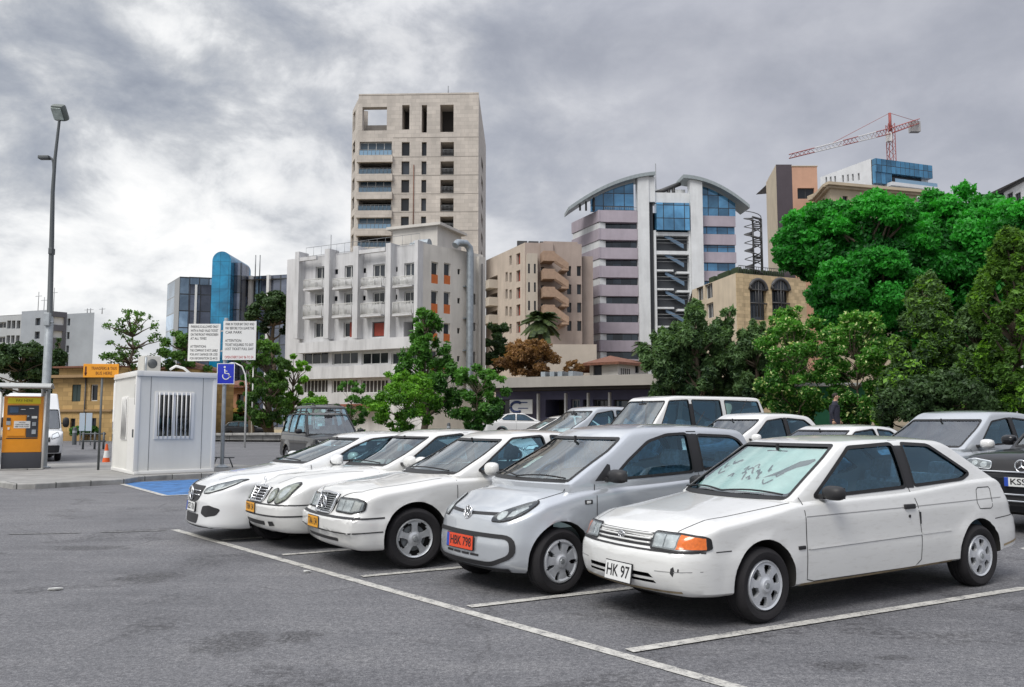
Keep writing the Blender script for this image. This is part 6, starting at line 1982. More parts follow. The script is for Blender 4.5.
def build_car(name, label, x, y, hdg, S, mat, cat='car', group=None, interior=True, seat=M_SEAT, steer=0.0, z=0.0, N=64):
    """body shell with cut window openings and wheel arches, panes, seals, wheels; returns (root, skin, shape)"""
    root = empty(name, (x, y, z), R(hdg), label, cat, group)
    C = CarShape(S)
    mats = [mat, M_WELL, M_DARK, M_GAP, M_LINER, M_CREASE_SHADE, M_GRIME]
    body = bm_obj(C.lower_bm(N), mats)
    low_skin = Skin(body)
    gh = bm_obj(C.gh_bm(S.get('gz0', S['zbelt'] - 0.16)), mats)
    boolean(body, [gh], 'UNION')
    skin = Skin(body)
    cuts = []
    cuts.append(bm_obj(C.gh_bm(0.38, ins=0.05, rdrop=0.045, rr=0.05), mats, 4))
    for u in (0, -S['wb']):
        for sg in (1, -1):
            mb = MB(); mb.lathe([(S['ra'], S['w'] - 0.30), (S['ra'], S['w'] + 0.2)], 48, Matrix.Translation((u, 0, S['r'] + S.get('rz', 0.0))) @ Matrix.Rotation(R(-90 * sg), 4, 'X'))
            cuts.append(bm_obj(mb.bm, mats, 1))
    side_polys = [smooth_poly(p, S.get('win_r', 0.035)) for p in S['windows']]
    for p in side_polys: cuts.append(bm_obj(face_prism(p, 'y', -1.5, 1.5), mats, 2))
    # windscreen and rear window outlines (v, z)
    def screen(z0, z1, pil, rear):
        pts = []
        zs = [z0 + (z1 - z0) * i / 6 for i in range(7)]
        right = [(C.gh_at(q)[2] * (1 - S.get('gtaper', 0.05)) - pil, q) for q in zs]
        return smooth_poly([(-v, q) for v, q in right][::1] + right[::-1], 0.05)
    ws = screen(S['ws'][0][1] + S.get('ws_lo', 0.035), S['ws'][1][1] - S.get('ws_hi', 0.045), S.get('apil', 0.055), False)
    cuts.append(bm_obj(face_prism(ws, 'x', S['ws'][1][0] - 0.25, S['ws'][0][0] + 0.6), mats, 2))
    rw = None
    if S.get('rear_win', True):
        z0, z1 = S.get('rw_z', (S['zbelt'] + 0.08, S['rs'][-1][1] - 0.05))
        rw = screen(z0, z1, 0.09, True)
        cuts.append(bm_obj(face_prism(rw, 'x', S['rs'][0][0] - 0.5, S['rs'][-1][0] + 0.3), mats, 2))
    for poly, ax, lo, hi in S.get('recess', []): cuts.append(bm_obj(face_prism(poly, ax, lo, hi), mats, 2))
    boolean(body, cuts, 'DIFFERENCE')
    body.name = 'body'; body.data.name = 'body'; body.parent = root
    body.data.shade_smooth(); body.data.set_sharp_from_angle(angle=R(S.get('sharp', 32)))
    # panes, each with its rubber seal
    sw = S.get('seal', 0.024)
    def pane(name, ax, poly, off, glass, width, step):
        bm = bmesh.new(); skin.patch(bm, ax, poly, off, step); skin.ribbon(bm, ax, poly, width, mi=1)
        me = bpy.data.meshes.new(name); bm.to_mesh(me); bm.free(); return link_mesh(name, me, [glass, M_RUB], root)
    for i, p in enumerate(side_polys):
        for ax in ('L', 'Rt'): pane('window', ax, p, -0.012, S.get('glass', M_GLASS), sw, 0.12)
    pane('windscreen', 'F', ws, -0.01, S.get('wglass', M_WGLASS), 0.026, 0.10)
    if rw: pane('rear_window', 'B', rw, -0.01, S.get('glass', M_GLASS), 0.026, 0.12)
    # shut lines and black pillar covers belong to the body's own surface
    def deco(bm):
        for p in S.get('black', []):
            for ax in ('L', 'Rt'): skin.patch(bm, ax, p, 0.003, 0.06, 2)
        for pts, cl in S.get('gaps', []):
            for ax in ('L', 'Rt'): skin.ribbon(bm, ax, pts, 0.008, cl, off=0.002, mi=3)
        for pts, cl in S.get('gaps_top', []): skin.ribbon(bm, 'T', pts, 0.008, cl, off=0.002, mi=3)
        for pts, cl in S.get('gaps_front', []): skin.ribbon(bm, 'F', pts, 0.007, cl, off=0.002, mi=3)
    body_add(root, deco)
    fit_wheels(root, S, steer)
    if interior: fit_interior(root, S, seat)
    # underbody pan closes the view below the sills
    mb = MB(); mb.box(-S['wb'] - S['ro'] + 0.25, S['fo'] - 0.3, -S['w'] + 0.32, S['w'] - 0.32, S['r'] * 0.62, 0.42, 0.03)
    mb.build('underbody', M_WELL, root)
    return root, skin, C


def body_add(root, fn):
    """adds surface marks to the body mesh of a car: slot 0 paint, 2 black plastic, 3 dark gap"""
    body = [c for c in root.children if c.name.startswith('body')][0]
    bm = bmesh.new(); bm.from_mesh(body.data); fn(bm); bm.to_mesh(body.data); bm.free()


def skin_part(name, root, mats, fn, smooth=None):
    bm = bmesh.new(); fn(bm)
    me = bpy.data.meshes.new(name); bm.to_mesh(me); bm.free()
    return link_mesh(name, me, mats, root)


def lathe_arc(cx, cz, r, a0, a1, n=24):
    return [(cx + r * math.cos(a0 + (a1 - a0) * i / n), cz + r * math.sin(a0 + (a1 - a0) * i / n)) for i in range(n + 1)]


def wipers(root, skin, S, vs=((0.55, -0.05), (-0.05, -0.6))):
    for a, b in vs:
        mb = MB(); pts = []
        for k in range(7):
            v = a + (b - a) * k / 6; z = S['ws'][0][1] + 0.045 + 0.02 * math.sin(math.pi * k / 6)
            p, n = skin.hit('F', v, z); pts.append(p + n * 0.018)
        mb.tube(pts, 0.008, 6)
        mb.build('wiper', M_DARK, root)


def side_sym(skin, bm, fn):
    for ax in ('L', 'Rt'): fn(bm, ax)
# ------------------------------------------------------------------ the white hatchback in front
P_WHITE = paint_mat('paint_white_hatch', (0.73, 0.735, 0.72), dirt=0.25)


def white_hatch():
    S = dict(wb=2.85, fo=0.89, ro=0.78, w=0.735, H=1.42, r=0.288, ra=0.335, rz=0.015, wi=0.10, wheel='lobe6', zbelt=0.905,
             top=[(0.90, 0.70), (0.80, 0.735), (0.55, 0.785), (0.2, 0.83), (-0.2, 0.885), (-0.45, 0.92), (-1.8, 0.955), (-2.8, 1.02), (-3.3, 1.03), (-3.63, 0.98)],
             bot=[(0.9, 0.25), (0.4, 0.235), (-0.4, 0.235), (-2.4, 0.26), (-3.2, 0.29), (-3.66, 0.34)],
             nose=[(0.2, -0.12), (0.26, -0.06), (0.33, -0.02), (0.42, 0.0), (0.52, -0.005), (0.56, -0.02), (0.60, -0.065), (0.70, -0.10), (0.80, -0.2)],
             tail=[(0.28, -0.08), (0.36, 0.0), (0.60, 0.0), (0.635, -0.07), (0.75, -0.10), (0.9, -0.19), (1.05, -0.30)],
             side=[(0.2, -0.03), (0.3, -0.012), (0.52, 0.0), (0.56, -0.006), (0.78, -0.006), (0.80, -0.012), (1.0, -0.04)],
             Rf=0.42, kf=0.26, bow_f=0.13, Rr=0.3, kr=0.14, boxy=3.4, sd=0.085, flare=0.014,
             ws=((-0.25, 0.890), (-1.01, 1.365)), ws_curve=0.02, rs=[(-3.43, 0.98), (-3.22, 1.10), (-2.72, 1.37)],
             roof=[(-3.4, 1.33), (-2.7, 1.392), (-2.2, 1.415), (-1.6, 1.42), (-1.2, 1.405), (-0.9, 1.38)],
             gwb=0.685, gwr=0.55, gtaper=0.05, gbow_f=0.13, grc=0.075, seal=0.03, ws_lo=0.03, ws_hi=0.03, win_r=0.04,
             windows=[[(-0.64, 0.925), (-1.21, 1.32), (-1.80, 1.345), (-1.84, 0.965)],
                      [(-1.96, 0.972), (-1.93, 1.345), (-2.33, 1.325), (-2.86, 1.055), (-2.72, 1.005)]],
             black=[[(-1.845, 0.955), (-1.80, 1.376), (-1.935, 1.376), (-1.955, 0.955)]],
             gaps=[([(-0.47, 0.93), (-0.47, 0.29), (-0.55, 0.27), (-1.86, 0.275), (-1.945, 0.33), (-1.96, 0.56), (-1.93, 0.80), (-1.86, 0.985)], False),
                   ([(-2.84, 0.78), (-2.86, 0.90), (-2.89, 0.92), (-3.07, 0.92), (-3.09, 0.9), (-3.09, 0.74), (-3.06, 0.72), (-2.88, 0.725)], True),
                   ([(0.50, 0.575), (0.345, 0.575)], False), ([(-3.12, 0.62), (-3.5, 0.645)], False)],
             gaps_top=[([(0.72, 0.50), (0.3, 0.575), (-0.38, 0.64)], False), ([(0.72, -0.50), (0.3, -0.575), (-0.38, -0.64)], False)],
             recess=[([(-0.40, 0.335), (-0.40, 0.355), (0.40, 0.355), (0.42, 0.335)], 'x', 0.70, 1.2), ([(-0.38, 0.375), (-0.38, 0.405), (0.36, 0.405), (0.40, 0.375)], 'x', 0.72, 1.2)],
             seat_u=-1.62, rear_seat_u=-2.55)
    root, skin, C = build_car('hatchback_car', 'white older three-door hatchback with orange front indicators and a sunshade behind the windscreen', 1.585, 7.31, 210.6, S, P_WHITE, group='cars parked in the front row', seat=M_SEATB, steer=R(2))
    # lamps
    def lamp(sg):
        def f(bm):
            m = lambda L: [(a * sg, b) for a, b in L]
            skin.patch(bm, 'F', smooth_poly(m([(0.335, 0.585), (0.335, 0.705), (0.56, 0.70), (0.70, 0.685), (0.705, 0.59), (0.6, 0.578)]), 0.02), 0.004, 0.03, 0, True)
            skin.patch(bm, 'F', m([(0.35, 0.60), (0.35, 0.69), (0.44, 0.69), (0.44, 0.60)]), 0.007, 0.03, 1, True)
            skin.patch(bm, 'F', m([(0.45, 0.60), (0.45, 0.69), (0.545, 0.688), (0.545, 0.598)]), 0.007, 0.03, 1, True)
            skin.ribbon(bm, 'F', smooth_poly(m([(0.335, 0.585), (0.335, 0.705), (0.56, 0.70), (0.70, 0.685), (0.705, 0.59), (0.6, 0.578)]), 0.02), 0.012, True, 0.008, 0.03, 2)
        o = skin_part('headlight', root, [M_LAMPD, M_REFL, M_RUB], f)
        def g(bm):
            m = lambda L: [(a * sg, b) for a, b in L]
            skin.patch(bm, 'F', m([(0.555, 0.592), (0.555, 0.694), (0.692, 0.678), (0.698, 0.597)]), 0.009, 0.02, 0, True)
        skin_part('indicator_lens', root, [M_AMBER], g)
        def h(bm):
            m = lambda L: [(a * sg, b) for a, b in L]
            skin.patch(bm, 'F', m([(0.34, 0.592), (0.34, 0.70), (0.55, 0.695), (0.55, 0.588)]), 0.016, 0.03, 0, True)
        skin_part('lens', o, [M_LENS], h)
    lamp(1); lamp(-1)
    def grille(bm):
        skin.patch(bm, 'F', [(-0.325, 0.595), (-0.325, 0.695), (0.325, 0.695), (0.325, 0.595)], 0.003, 0.05, 0, True)
    gr = skin_part('grille', root, [M_DARK], grille)
    mb = MB()
    for zz in (0.617, 0.65, 0.683):
        pts = []
        for k in range(13):
            v = -0.32 + 0.64 * k / 12; p, n = skin.hit('F', v, zz); pts.append(p + n * 0.01)
        mb.tube(pts, 0.0085, 6)
    mb.build('grille_bar', P_WHITE, gr)
    mb = MB(); p, n = skin.hit('F', 0, 0.655); c = p + Vector((0.022, 0, 0))
    for a, b in ((0.040, 0.026), (0.014, 0.024)): mb.tube([c + Vector((0, a * math.cos(t * math.pi / 10), b * math.sin(t * math.pi / 10))) for t in range(20)], 0.004, 6, closed=True)
    mb.tube([c + Vector((0, 0.026 * math.cos(t * math.pi / 10), 0.010 + 0.010 * math.sin(t * math.pi / 10))) for t in range(20)], 0.0035, 6, closed=True)
    mb.build('emblem', M_CHROME, gr)
    # bumper trim lines, side mouldings, handles, filler flap
    def trim(bm):
        for ax in ('L', 'Rt'):
            skin.ribbon(bm, ax, [(-0.50, 0.535), (-1.955, 0.555)], 0.02, False, 0.006, 0.05, 0)
            skin.ribbon(bm, ax, [(-1.975, 0.556), (-2.40, 0.562)], 0.02, False, 0.006, 0.05, 0)
    body_add(root, trim)
    def crease(bm):  # grey ribbons paint the shade of pressed creases, brown ones are grime
        for ax in ('L', 'Rt'):
            skin.ribbon(bm, ax, [(-0.48, 0.782), (-1.9, 0.795), (-3.25, 0.815)], 0.007, False, 0.002, 0.05, 5)
            skin.ribbon(bm, ax, [(-0.48, 0.524), (-1.96, 0.543)], 0.006, False, 0.003, 0.05, 5)
            skin.ribbon(bm, ax, [(-0.40, 0.254), (-1.4, 0.262), (-2.42, 0.278)], 0.022, False, 0.003, 0.06, 6)
            skin.ribbon(bm, ax, [(-3.25, 0.36), (-3.52, 0.40)], 0.02, False, 0.003, 0.04, 6)
        skin.ribbon(bm, 'F', [(-0.70, 0.575), (-0.4, 0.572), (0, 0.571), (0.4, 0.572), (0.70, 0.575)], 0.012, False, 0.004, 0.04, 3)
        skin.ribbon(bm, 'F', [(0.42, 0.43), (0.70, 0.44)], 0.006, False, 0.002, 0.04, 5)
        skin.ribbon(bm, 'F', [(-0.42, 0.43), (-0.70, 0.44)], 0.006, False, 0.002, 0.04, 5)
        skin.ribbon(bm, 'F', [(-0.6, 0.285), (0, 0.27), (0.6, 0.285)], 0.016, False, 0.003, 0.04, 6)
    body_add(root, crease)
    for sg, ax in ((1, 'L'), (-1, 'Rt')):
        p, n = skin.hit(ax, -1.80, 0.80)
        mb = MB(); mb.box(-0.075, 0.065, -0.01, 0.022, -0.022, 0.02, 0.008); mb.tube([(0.0, 0, -0.085), (0.0, 0.012, -0.085)], 0.014, 10); mb.box(-0.165, -0.145, -0.006, 0.01, -0.16, -0.055, 0.004)
        o = mb.build('door_handle', M_DARK, root, smooth=40); o.location = p; o.scale = (1, sg, 1)
        # marker on the front wing
        p, n = skin.hit(ax, -0.40, 0.545)
        mb = MB(); mb.box(-0.05, 0.03, -0.006, 0.01, -0.014, 0.014, 0.004); o = mb.build('side_marker', M_DARK, root, smooth=40); o.location = p; o.scale = (1, sg, 1)
    mirror_pair(root, S, M_DARK, -0.74, 0.965, v=0.66, size=(0.075, 0.10, 0.06))
    wipers(root, skin, S)
    plate(root, S, skin, 0.045, 0.375, 0.32, 0.14, 'white', 'HK 97', tilt=-8)
    # scuff on the bumper corner
    def scuff(bm):
        skin.patch(bm, 'F', [(0.555, 0.425), (0.56, 0.46), (0.578, 0.475), (0.585, 0.44), (0.572, 0.40)], 0.002, 0.02, 3)
        skin.patch(bm, 'F', [(0.60, 0.44), (0.603, 0.462), (0.61, 0.46), (0.608, 0.435)], 0.002, 0.02, 3)
    body_add(root, scuff)
    # sunshade hung inside the windscreen
    mshade = pmat('sunshade_foil', (0.66, 0.74, 0.72), 0.55, var=0.12, vscale=6)
    def shade(bm):
        z0, z1 = 0.95, 1.33
        zs = [z0 + (z1 - z0) * i / 5 for i in range(6)]
        rt = [(C.gh_at(q)[2] * 0.94 - 0.09, q) for q in zs]
        skin.patch(bm, 'F', smooth_poly([(-v, q) for v, q in rt] + rt[::-1], 0.05), -0.045, 0.1)
    o = skin_part('sunshade', root, [mshade], shade)
    def art(bm):
        rnd = random.Random(4)
        for (a, b, l, s_) in ((-0.40, 1.08, 0.10, 0.02), (-0.42, 1.13, 0.07, 0.015), (-0.33, 1.17, 0.11, 0.025), (-0.2, 1.06, 0.06, 0.02), (-0.05, 1.07, 0.09, 0.018), (-0.02, 1.11, 0.10, 0.02), (0.04, 1.05, 0.06, 0.02), (0.08, 1.10, 0.07, 0.03),
                              (0.0, 1.145, 0.06, 0.015), (0.12, 1.07, 0.05, 0.02), (0.25, 1.03, 0.09, 0.015), (0.3, 1.09, 0.06, 0.02), (-0.1, 1.12, 0.04, 0.015), (0.16, 1.13, 0.04, 0.02)):
            ang = rnd.uniform(-0.5, 0.5)
            pts = [(a + l * (t - .5) * math.cos(ang), b + 0.02 * math.sin(5 * t + a * 9) + l * (t - .5) * math.sin(ang)) for t in (0, .25, .5, .75, 1)]
            skin.ribbon(bm, 'F', pts, s_ * 0.6, False, 0.006, 0.02, 0)
        skin.patch(bm, 'F', [(0.18, 1.06), (0.27, 1.12), (0.35, 1.20), (0.45, 1.225), (0.47, 1.21), (0.45, 1.175), (0.38, 1.15), (0.33, 1.11), (0.27, 1.085)], 0.006, 0.04)
    def art2(bm):
        t = bmesh.new(); old = skin.bvh; skin.bvh = Skin(o).bvh
        art(t); skin.bvh = old
        for f in t.faces:
            bm.faces.new([bm.verts.new(v.co) for v in f.verts])
        t.free()
    skin_part('printed_drawing', o, [pmat('shade_print', (0.06, 0.07, 0.08), 0.6)], art2)
    return root



# ------------------------------------------------------------------ the silver city car
P_SILVER = paint_mat('paint_silver_blue', (0.50, 0.53, 0.565), metal=0.4, dirt=0.1)


def oval(cx, cy, rx, ry, n=24, rot=0.0, p=2.0):
    out = []
    for k in range(n):
        a = 2 * math.pi * k / n; c, s_ = math.cos(a), math.sin(a)
        x = rx * math.copysign(abs(c) ** (2 / p), c); y = ry * math.copysign(abs(s_) ** (2 / p), s_)
        out.append((cx + x * math.cos(rot) - y * math.sin(rot), cy + x * math.sin(rot) + y * math.cos(rot)))
    return out


def handles(root, skin, us, z, mat, both=True, size=(0.085, 0.03)):
    for u in us:
        for sg, ax in ((1, 'L'), (-1, 'Rt')):
            p, n = skin.hit(ax, u, z)
            mb = MB(); mb.tube([(-size[0], 0.0, 0), (-size[0] * 0.8, 0.028, 0), (size[0] * 0.8, 0.03, 0), (size[0], 0.0, 0)], [0.010, 0.014, 0.014, 0.010], 8)
            o = mb.build('door_handle', mat, root, smooth=40); o.location = p; o.scale = (1, sg, 1)


def city_car():
    S = dict(wb=2.42, fo=0.60, ro=0.60, w=0.725, H=1.52, r=0.292, ra=0.345, rz=0.012, wi=0.105, wheel='slot7', zbelt=0.965,
             top=[(0.61, 0.70), (0.52, 0.755), (0.3, 0.83), (0.0, 0.90), (-0.3, 0.955), (-1.4, 1.005), (-2.2, 1.05), (-2.8, 1.08), (-3.02, 1.04)],
             bot=[(0.6, 0.21), (0.3, 0.20), (-0.4, 0.21), (-2.0, 0.22), (-3.0, 0.30)],
             nose=[(0.18, -0.10), (0.24, -0.03), (0.30, 0.0), (0.42, 0.0), (0.55, -0.02), (0.65, -0.04), (0.75, -0.10), (0.85, -0.22)],
             tail=[(0.28, -0.06), (0.36, 0.0), (0.60, 0.0), (0.9, -0.04), (1.1, -0.07)],
             side=[(0.2, -0.03), (0.32, -0.005), (0.45, 0.0), (0.65, -0.008), (0.80, -0.015), (1.05, -0.05)],
             Rf=0.5, kf=0.34, bow_f=0.13, Rr=0.3, kr=0.15, boxy=2.9, sd=0.13, flare=0.018,
             ws=((0.02, 0.955), (-0.80, 1.42)), ws_curve=0.03, rs=[(-3.03, 1.0), (-2.86, 1.40)],
             roof=[(-3.0, 1.455), (-2.6, 1.495), (-2.0, 1.52), (-1.4, 1.52), (-1.0, 1.495), (-0.7, 1.44)],
             gwb=0.675, gwr=0.535, gtaper=0.05, gbow_f=0.17, grc=0.09, seal=0.028, win_r=0.05, apil=0.045,
             windows=[[(-0.66, 0.99), (-0.92, 1.17), (-1.22, 1.345), (-1.5, 1.41), (-1.80, 1.42), (-1.80, 1.03)],
                      [(-1.94, 1.045), (-1.94, 1.405), (-2.48, 1.385), (-2.62, 1.34), (-2.72, 1.22), (-2.58, 1.10)]],
             black=[[(-1.80, 1.02), (-1.80, 1.445), (-1.945, 1.445), (-1.945, 1.03)], [(-0.45, 0.985), (-0.64, 1.14), (-0.67, 1.13), (-0.655, 0.985)]],
             gaps=[([(-0.44, 0.955), (-0.42, 0.60), (-0.46, 0.29), (-1.80, 0.29), (-1.90, 0.40), (-1.90, 0.7), (-1.86, 1.02)], False)],
             gaps_top=[([(0.38, 0.54), (0.1, 0.585), (-0.22, 0.60)], False), ([(0.38, -0.54), (0.1, -0.585), (-0.22, -0.60)], False)],
             gaps_front=[([(-0.43, 0.725), (-0.2, 0.71), (0, 0.705), (0.2, 0.71), (0.43, 0.725)], False)],
             seat_u=-1.42, rear_seat_u=-2.3)
    root, skin, C = build_car('city_car', 'small silver-blue three-door city car with a black bumper frame and an orange-red number plate', 0.034, 8.377, 215.5, S, P_SILVER, group='cars parked in the front row', seat=M_SEATB)
    sym = lambda L, sg: [(a * sg, b) for a, b in L]
    # swept headlamps that reach up over the corner
    for sg in (1, -1):
        out = smooth_poly(sym([(0.365, 0.65), (0.36, 0.69), (0.44, 0.755), (0.54, 0.81), (0.595, 0.825), (0.62, 0.80), (0.615, 0.73), (0.56, 0.675), (0.47, 0.65)], sg), 0.04)
        def f(bm, out=out, sg=sg):
            skin.patch(bm, 'F', out, 0.004, 0.03, 0, True)
            skin.ribbon(bm, 'F', out, 0.014, True, 0.006, 0.03, 2)
            skin.patch(bm, 'F', oval(0.44 * sg, 0.70, 0.042, 0.036), 0.007, 0.02, 1, True)
            skin.patch(bm, 'F', sym([(0.50, 0.69), (0.50, 0.735), (0.57, 0.78), (0.595, 0.765), (0.55, 0.70)], sg), 0.007, 0.02, 1, True)
            skin.patch(bm, 'F', sym([(0.50, 0.755), (0.57, 0.80), (0.585, 0.79), (0.52, 0.745)], sg), 0.008, 0.02, 3, True)
        o = skin_part('headlight', root, [M_DARK, M_REFL, M_RUB, M_LAMPD], f)
        skin_part('lens', o, [M_LENS], lambda bm, out=out: skin.patch(bm, 'F', out, 0.012, 0.03, 0, True))
    # black frame round the bumper mouth, plate panel and slots
    fr = smooth_poly([(-0.60, 0.36), (-0.585, 0.525), (0.585, 0.525), (0.60, 0.36), (0.40, 0.275), (-0.40, 0.275)], 0.08)
    def frame(bm):
        skin.ribbon(bm, 'F', fr, 0.038, True, 0.008, 0.03, 0)
        skin.ribbon(bm, 'F', [(-0.385, 0.712), (0, 0.70), (0.385, 0.712)], 0.022, False, 0.006, 0.03, 0)
        for i in range(4): skin.patch(bm, 'F', [(-0.30 + 0.14 * i, 0.330), (-0.30 + 0.14 * i, 0.350), (-0.18 + 0.14 * i, 0.350), (-0.18 + 0.14 * i, 0.330)], 0.004, 0.03, 0, True)
    skin_part('bumper_frame', root, [M_DARK], frame)
    mb = MB(); p, n = skin.hit('F', 0, 0.705); c = p + Vector((0.02, 0, 0))
    T = Matrix.Translation(c) @ Matrix.Rotation(R(-12), 4, 'Y')
    ring = [T @ Vector((0, 0.062 * math.cos(2 * math.pi * k / 32), 0.062 * math.sin(2 * math.pi * k / 32))) for k in range(32)]
    mb.tube(ring, 0.007, 8, closed=True)
    def stroke(a, b): mb.tube([T @ Vector((0.002, *a)), T @ Vector((0.002, *b))], 0.0065, 6)
    for sg in (1, -1):
        stroke((0.030 * sg, 0.052), (0.004 * sg, 0.004)); stroke((0.052 * sg, 0.030), (0.026 * sg, -0.050)); stroke((0.026 * sg, -0.050), (0.002 * sg, -0.006))
    mb.mi = 1; mb.lathe([(0.0001, -0.012), (0.062, -0.012), (0.062, -0.004), (0.0001, -0.004)], 32, T @ Matrix.Rotation(R(90), 4, 'Y'), cap=False)
    mb.build('emblem', [M_CHROME, M_LAMPD], root)
    plate(root, S, skin, -0.04, 0.44, 0.44, 0.125, 'red', 'HBK 798', tilt=-3)
    mirror_pair(root, S, M_DARK, -0.62, 1.03, v=0.66, size=(0.075, 0.115, 0.065))
    wipers(root, skin, S)
    handles(root, skin, (-1.74,), 0.86, P_SILVER)
    for sg, ax in ((1, 'L'), (-1, 'Rt')):
        p, n = skin.hit(ax, -0.33, 0.80)
        mb = MB(); mb.box(-0.045, 0.045, -0.006, 0.008, -0.02, 0.02, 0.006); mb.mi = 1; mb.box(-0.02, 0.03, -0.004, 0.011, -0.012, 0.012, 0.004)
        o = mb.build('side_marker', [M_DARK, M_PW], root, smooth=40); o.location = p; o.scale = (1, sg, 1)
    # stickers inside the windscreen
    def st(bm): skin.patch(bm, 'F', [(0.20, 1.375), (0.20, 1.405), (0.32, 1.402), (0.32, 1.372)], -0.016, 0.05, 0)
    skin_part('windscreen_sticker', root, [pmat('sticker_red', (0.75, 0.2, 0.12), 0.6)], st)
    def st2(bm): skin.patch(bm, 'F', [(-0.25, 1.08), (-0.25, 1.19), (-0.17, 1.19), (-0.17, 1.08)], -0.02, 0.05, 0)
    skin_part('paper_slip', root, [M_PW], st2)
    mb = MB(); mb.tube([(-2.55, 0, 1.47), (-2.72, 0, 1.66)], [0.006, 0.003], 6); mb.build('aerial', M_DARK, root)
    # lower lip
    def lip(bm): skin.ribbon(bm, 'F', [(-0.55, 0.235), (-0.3, 0.225), (0.3, 0.225), (0.55, 0.235)], 0.03, False, 0.008, 0.05, 0)
    skin_part('bumper_lip', root, [M_DARK], lip)


# ------------------------------------------------------------------ the white saloons with upright chrome grilles
P_WARM = paint_mat('paint_white_saloon', (0.72, 0.72, 0.70), dirt=0.12)


def chrome_grille(root, skin, half_top, half_bot, z0, z1, nbar, sides=0.0, thick=0.03, curve=0.0, vertical=True, star_in=False):
    """upright radiator grille: chrome surround, dark mesh, bars"""
    u = max(skin.hit('F', 0, z)[0].x for z in (z0 + 0.02, (z0 + z1) / 2))
    u0 = skin.hit('F', 0, z0)[0].x + 0.012; u1 = skin.hit('F', 0, z1 - 0.02)[0].x + 0.02
    def P(a, b, d=0.0):
        t = (b - z0) / (z1 - z0); return Vector((u0 + (u1 - u0) * t + d - 0.06 * (a / half_top) ** 2 * 0.3, a, b))
    out = [(-half_bot, z0), (-half_top, z1), (0, z1 + 0.012), (half_top, z1), (half_bot, z0)]
    mb = MB()
    mb.prism([P(a, b, -0.10) for a, b in out], Vector((0.10, 0, 0)))
    g = mb.build('grille', M_DARK, root)
    mb = MB()
    outd = []
    for i in range(len(out)):
        a, b = Vector(out[i]), Vector(out[(i + 1) % len(out)])
        for k in range(4): q = a.lerp(b, k / 4); outd.append(P(q.x, q.y, 0.004))
    mb.tube(outd, thick / 2, 8, closed=True)
    mb.build('grille_surround', M_CHROME, g)
    mb = MB()
    for i in range(nbar):
        z = z0 + (z1 - z0) * (i + 1) / (nbar + 1); t = (z - z0) / (z1 - z0); h = half_bot + (half_top - half_bot) * t
        mb.tube([P(-h, z, 0.006), P(0, z, 0.008), P(h, z, 0.006)], 0.005, 6)
    if vertical: mb.tube([P(0, z0, 0.012), P(0, z1, 0.012)], 0.008, 6)
    mb.build('grille_bar', M_CHROME if nbar < 6 else M_LAMPD, g)
    mb = MB(); top = P(0, z1 + 0.012, -0.02)
    if star_in: star_bm(mb, P(0, (z0 + z1) / 2, 0.02), 0.075, 0.008)
    else:
        mb.tube([top, top + Vector((-0.01, 0, 0.035))], 0.006, 6); star_bm(mb, top + Vector((-0.012, 0, 0.075)), 0.038, 0.004)
    mb.build('star_ornament', M_CHROME, g)
    return g


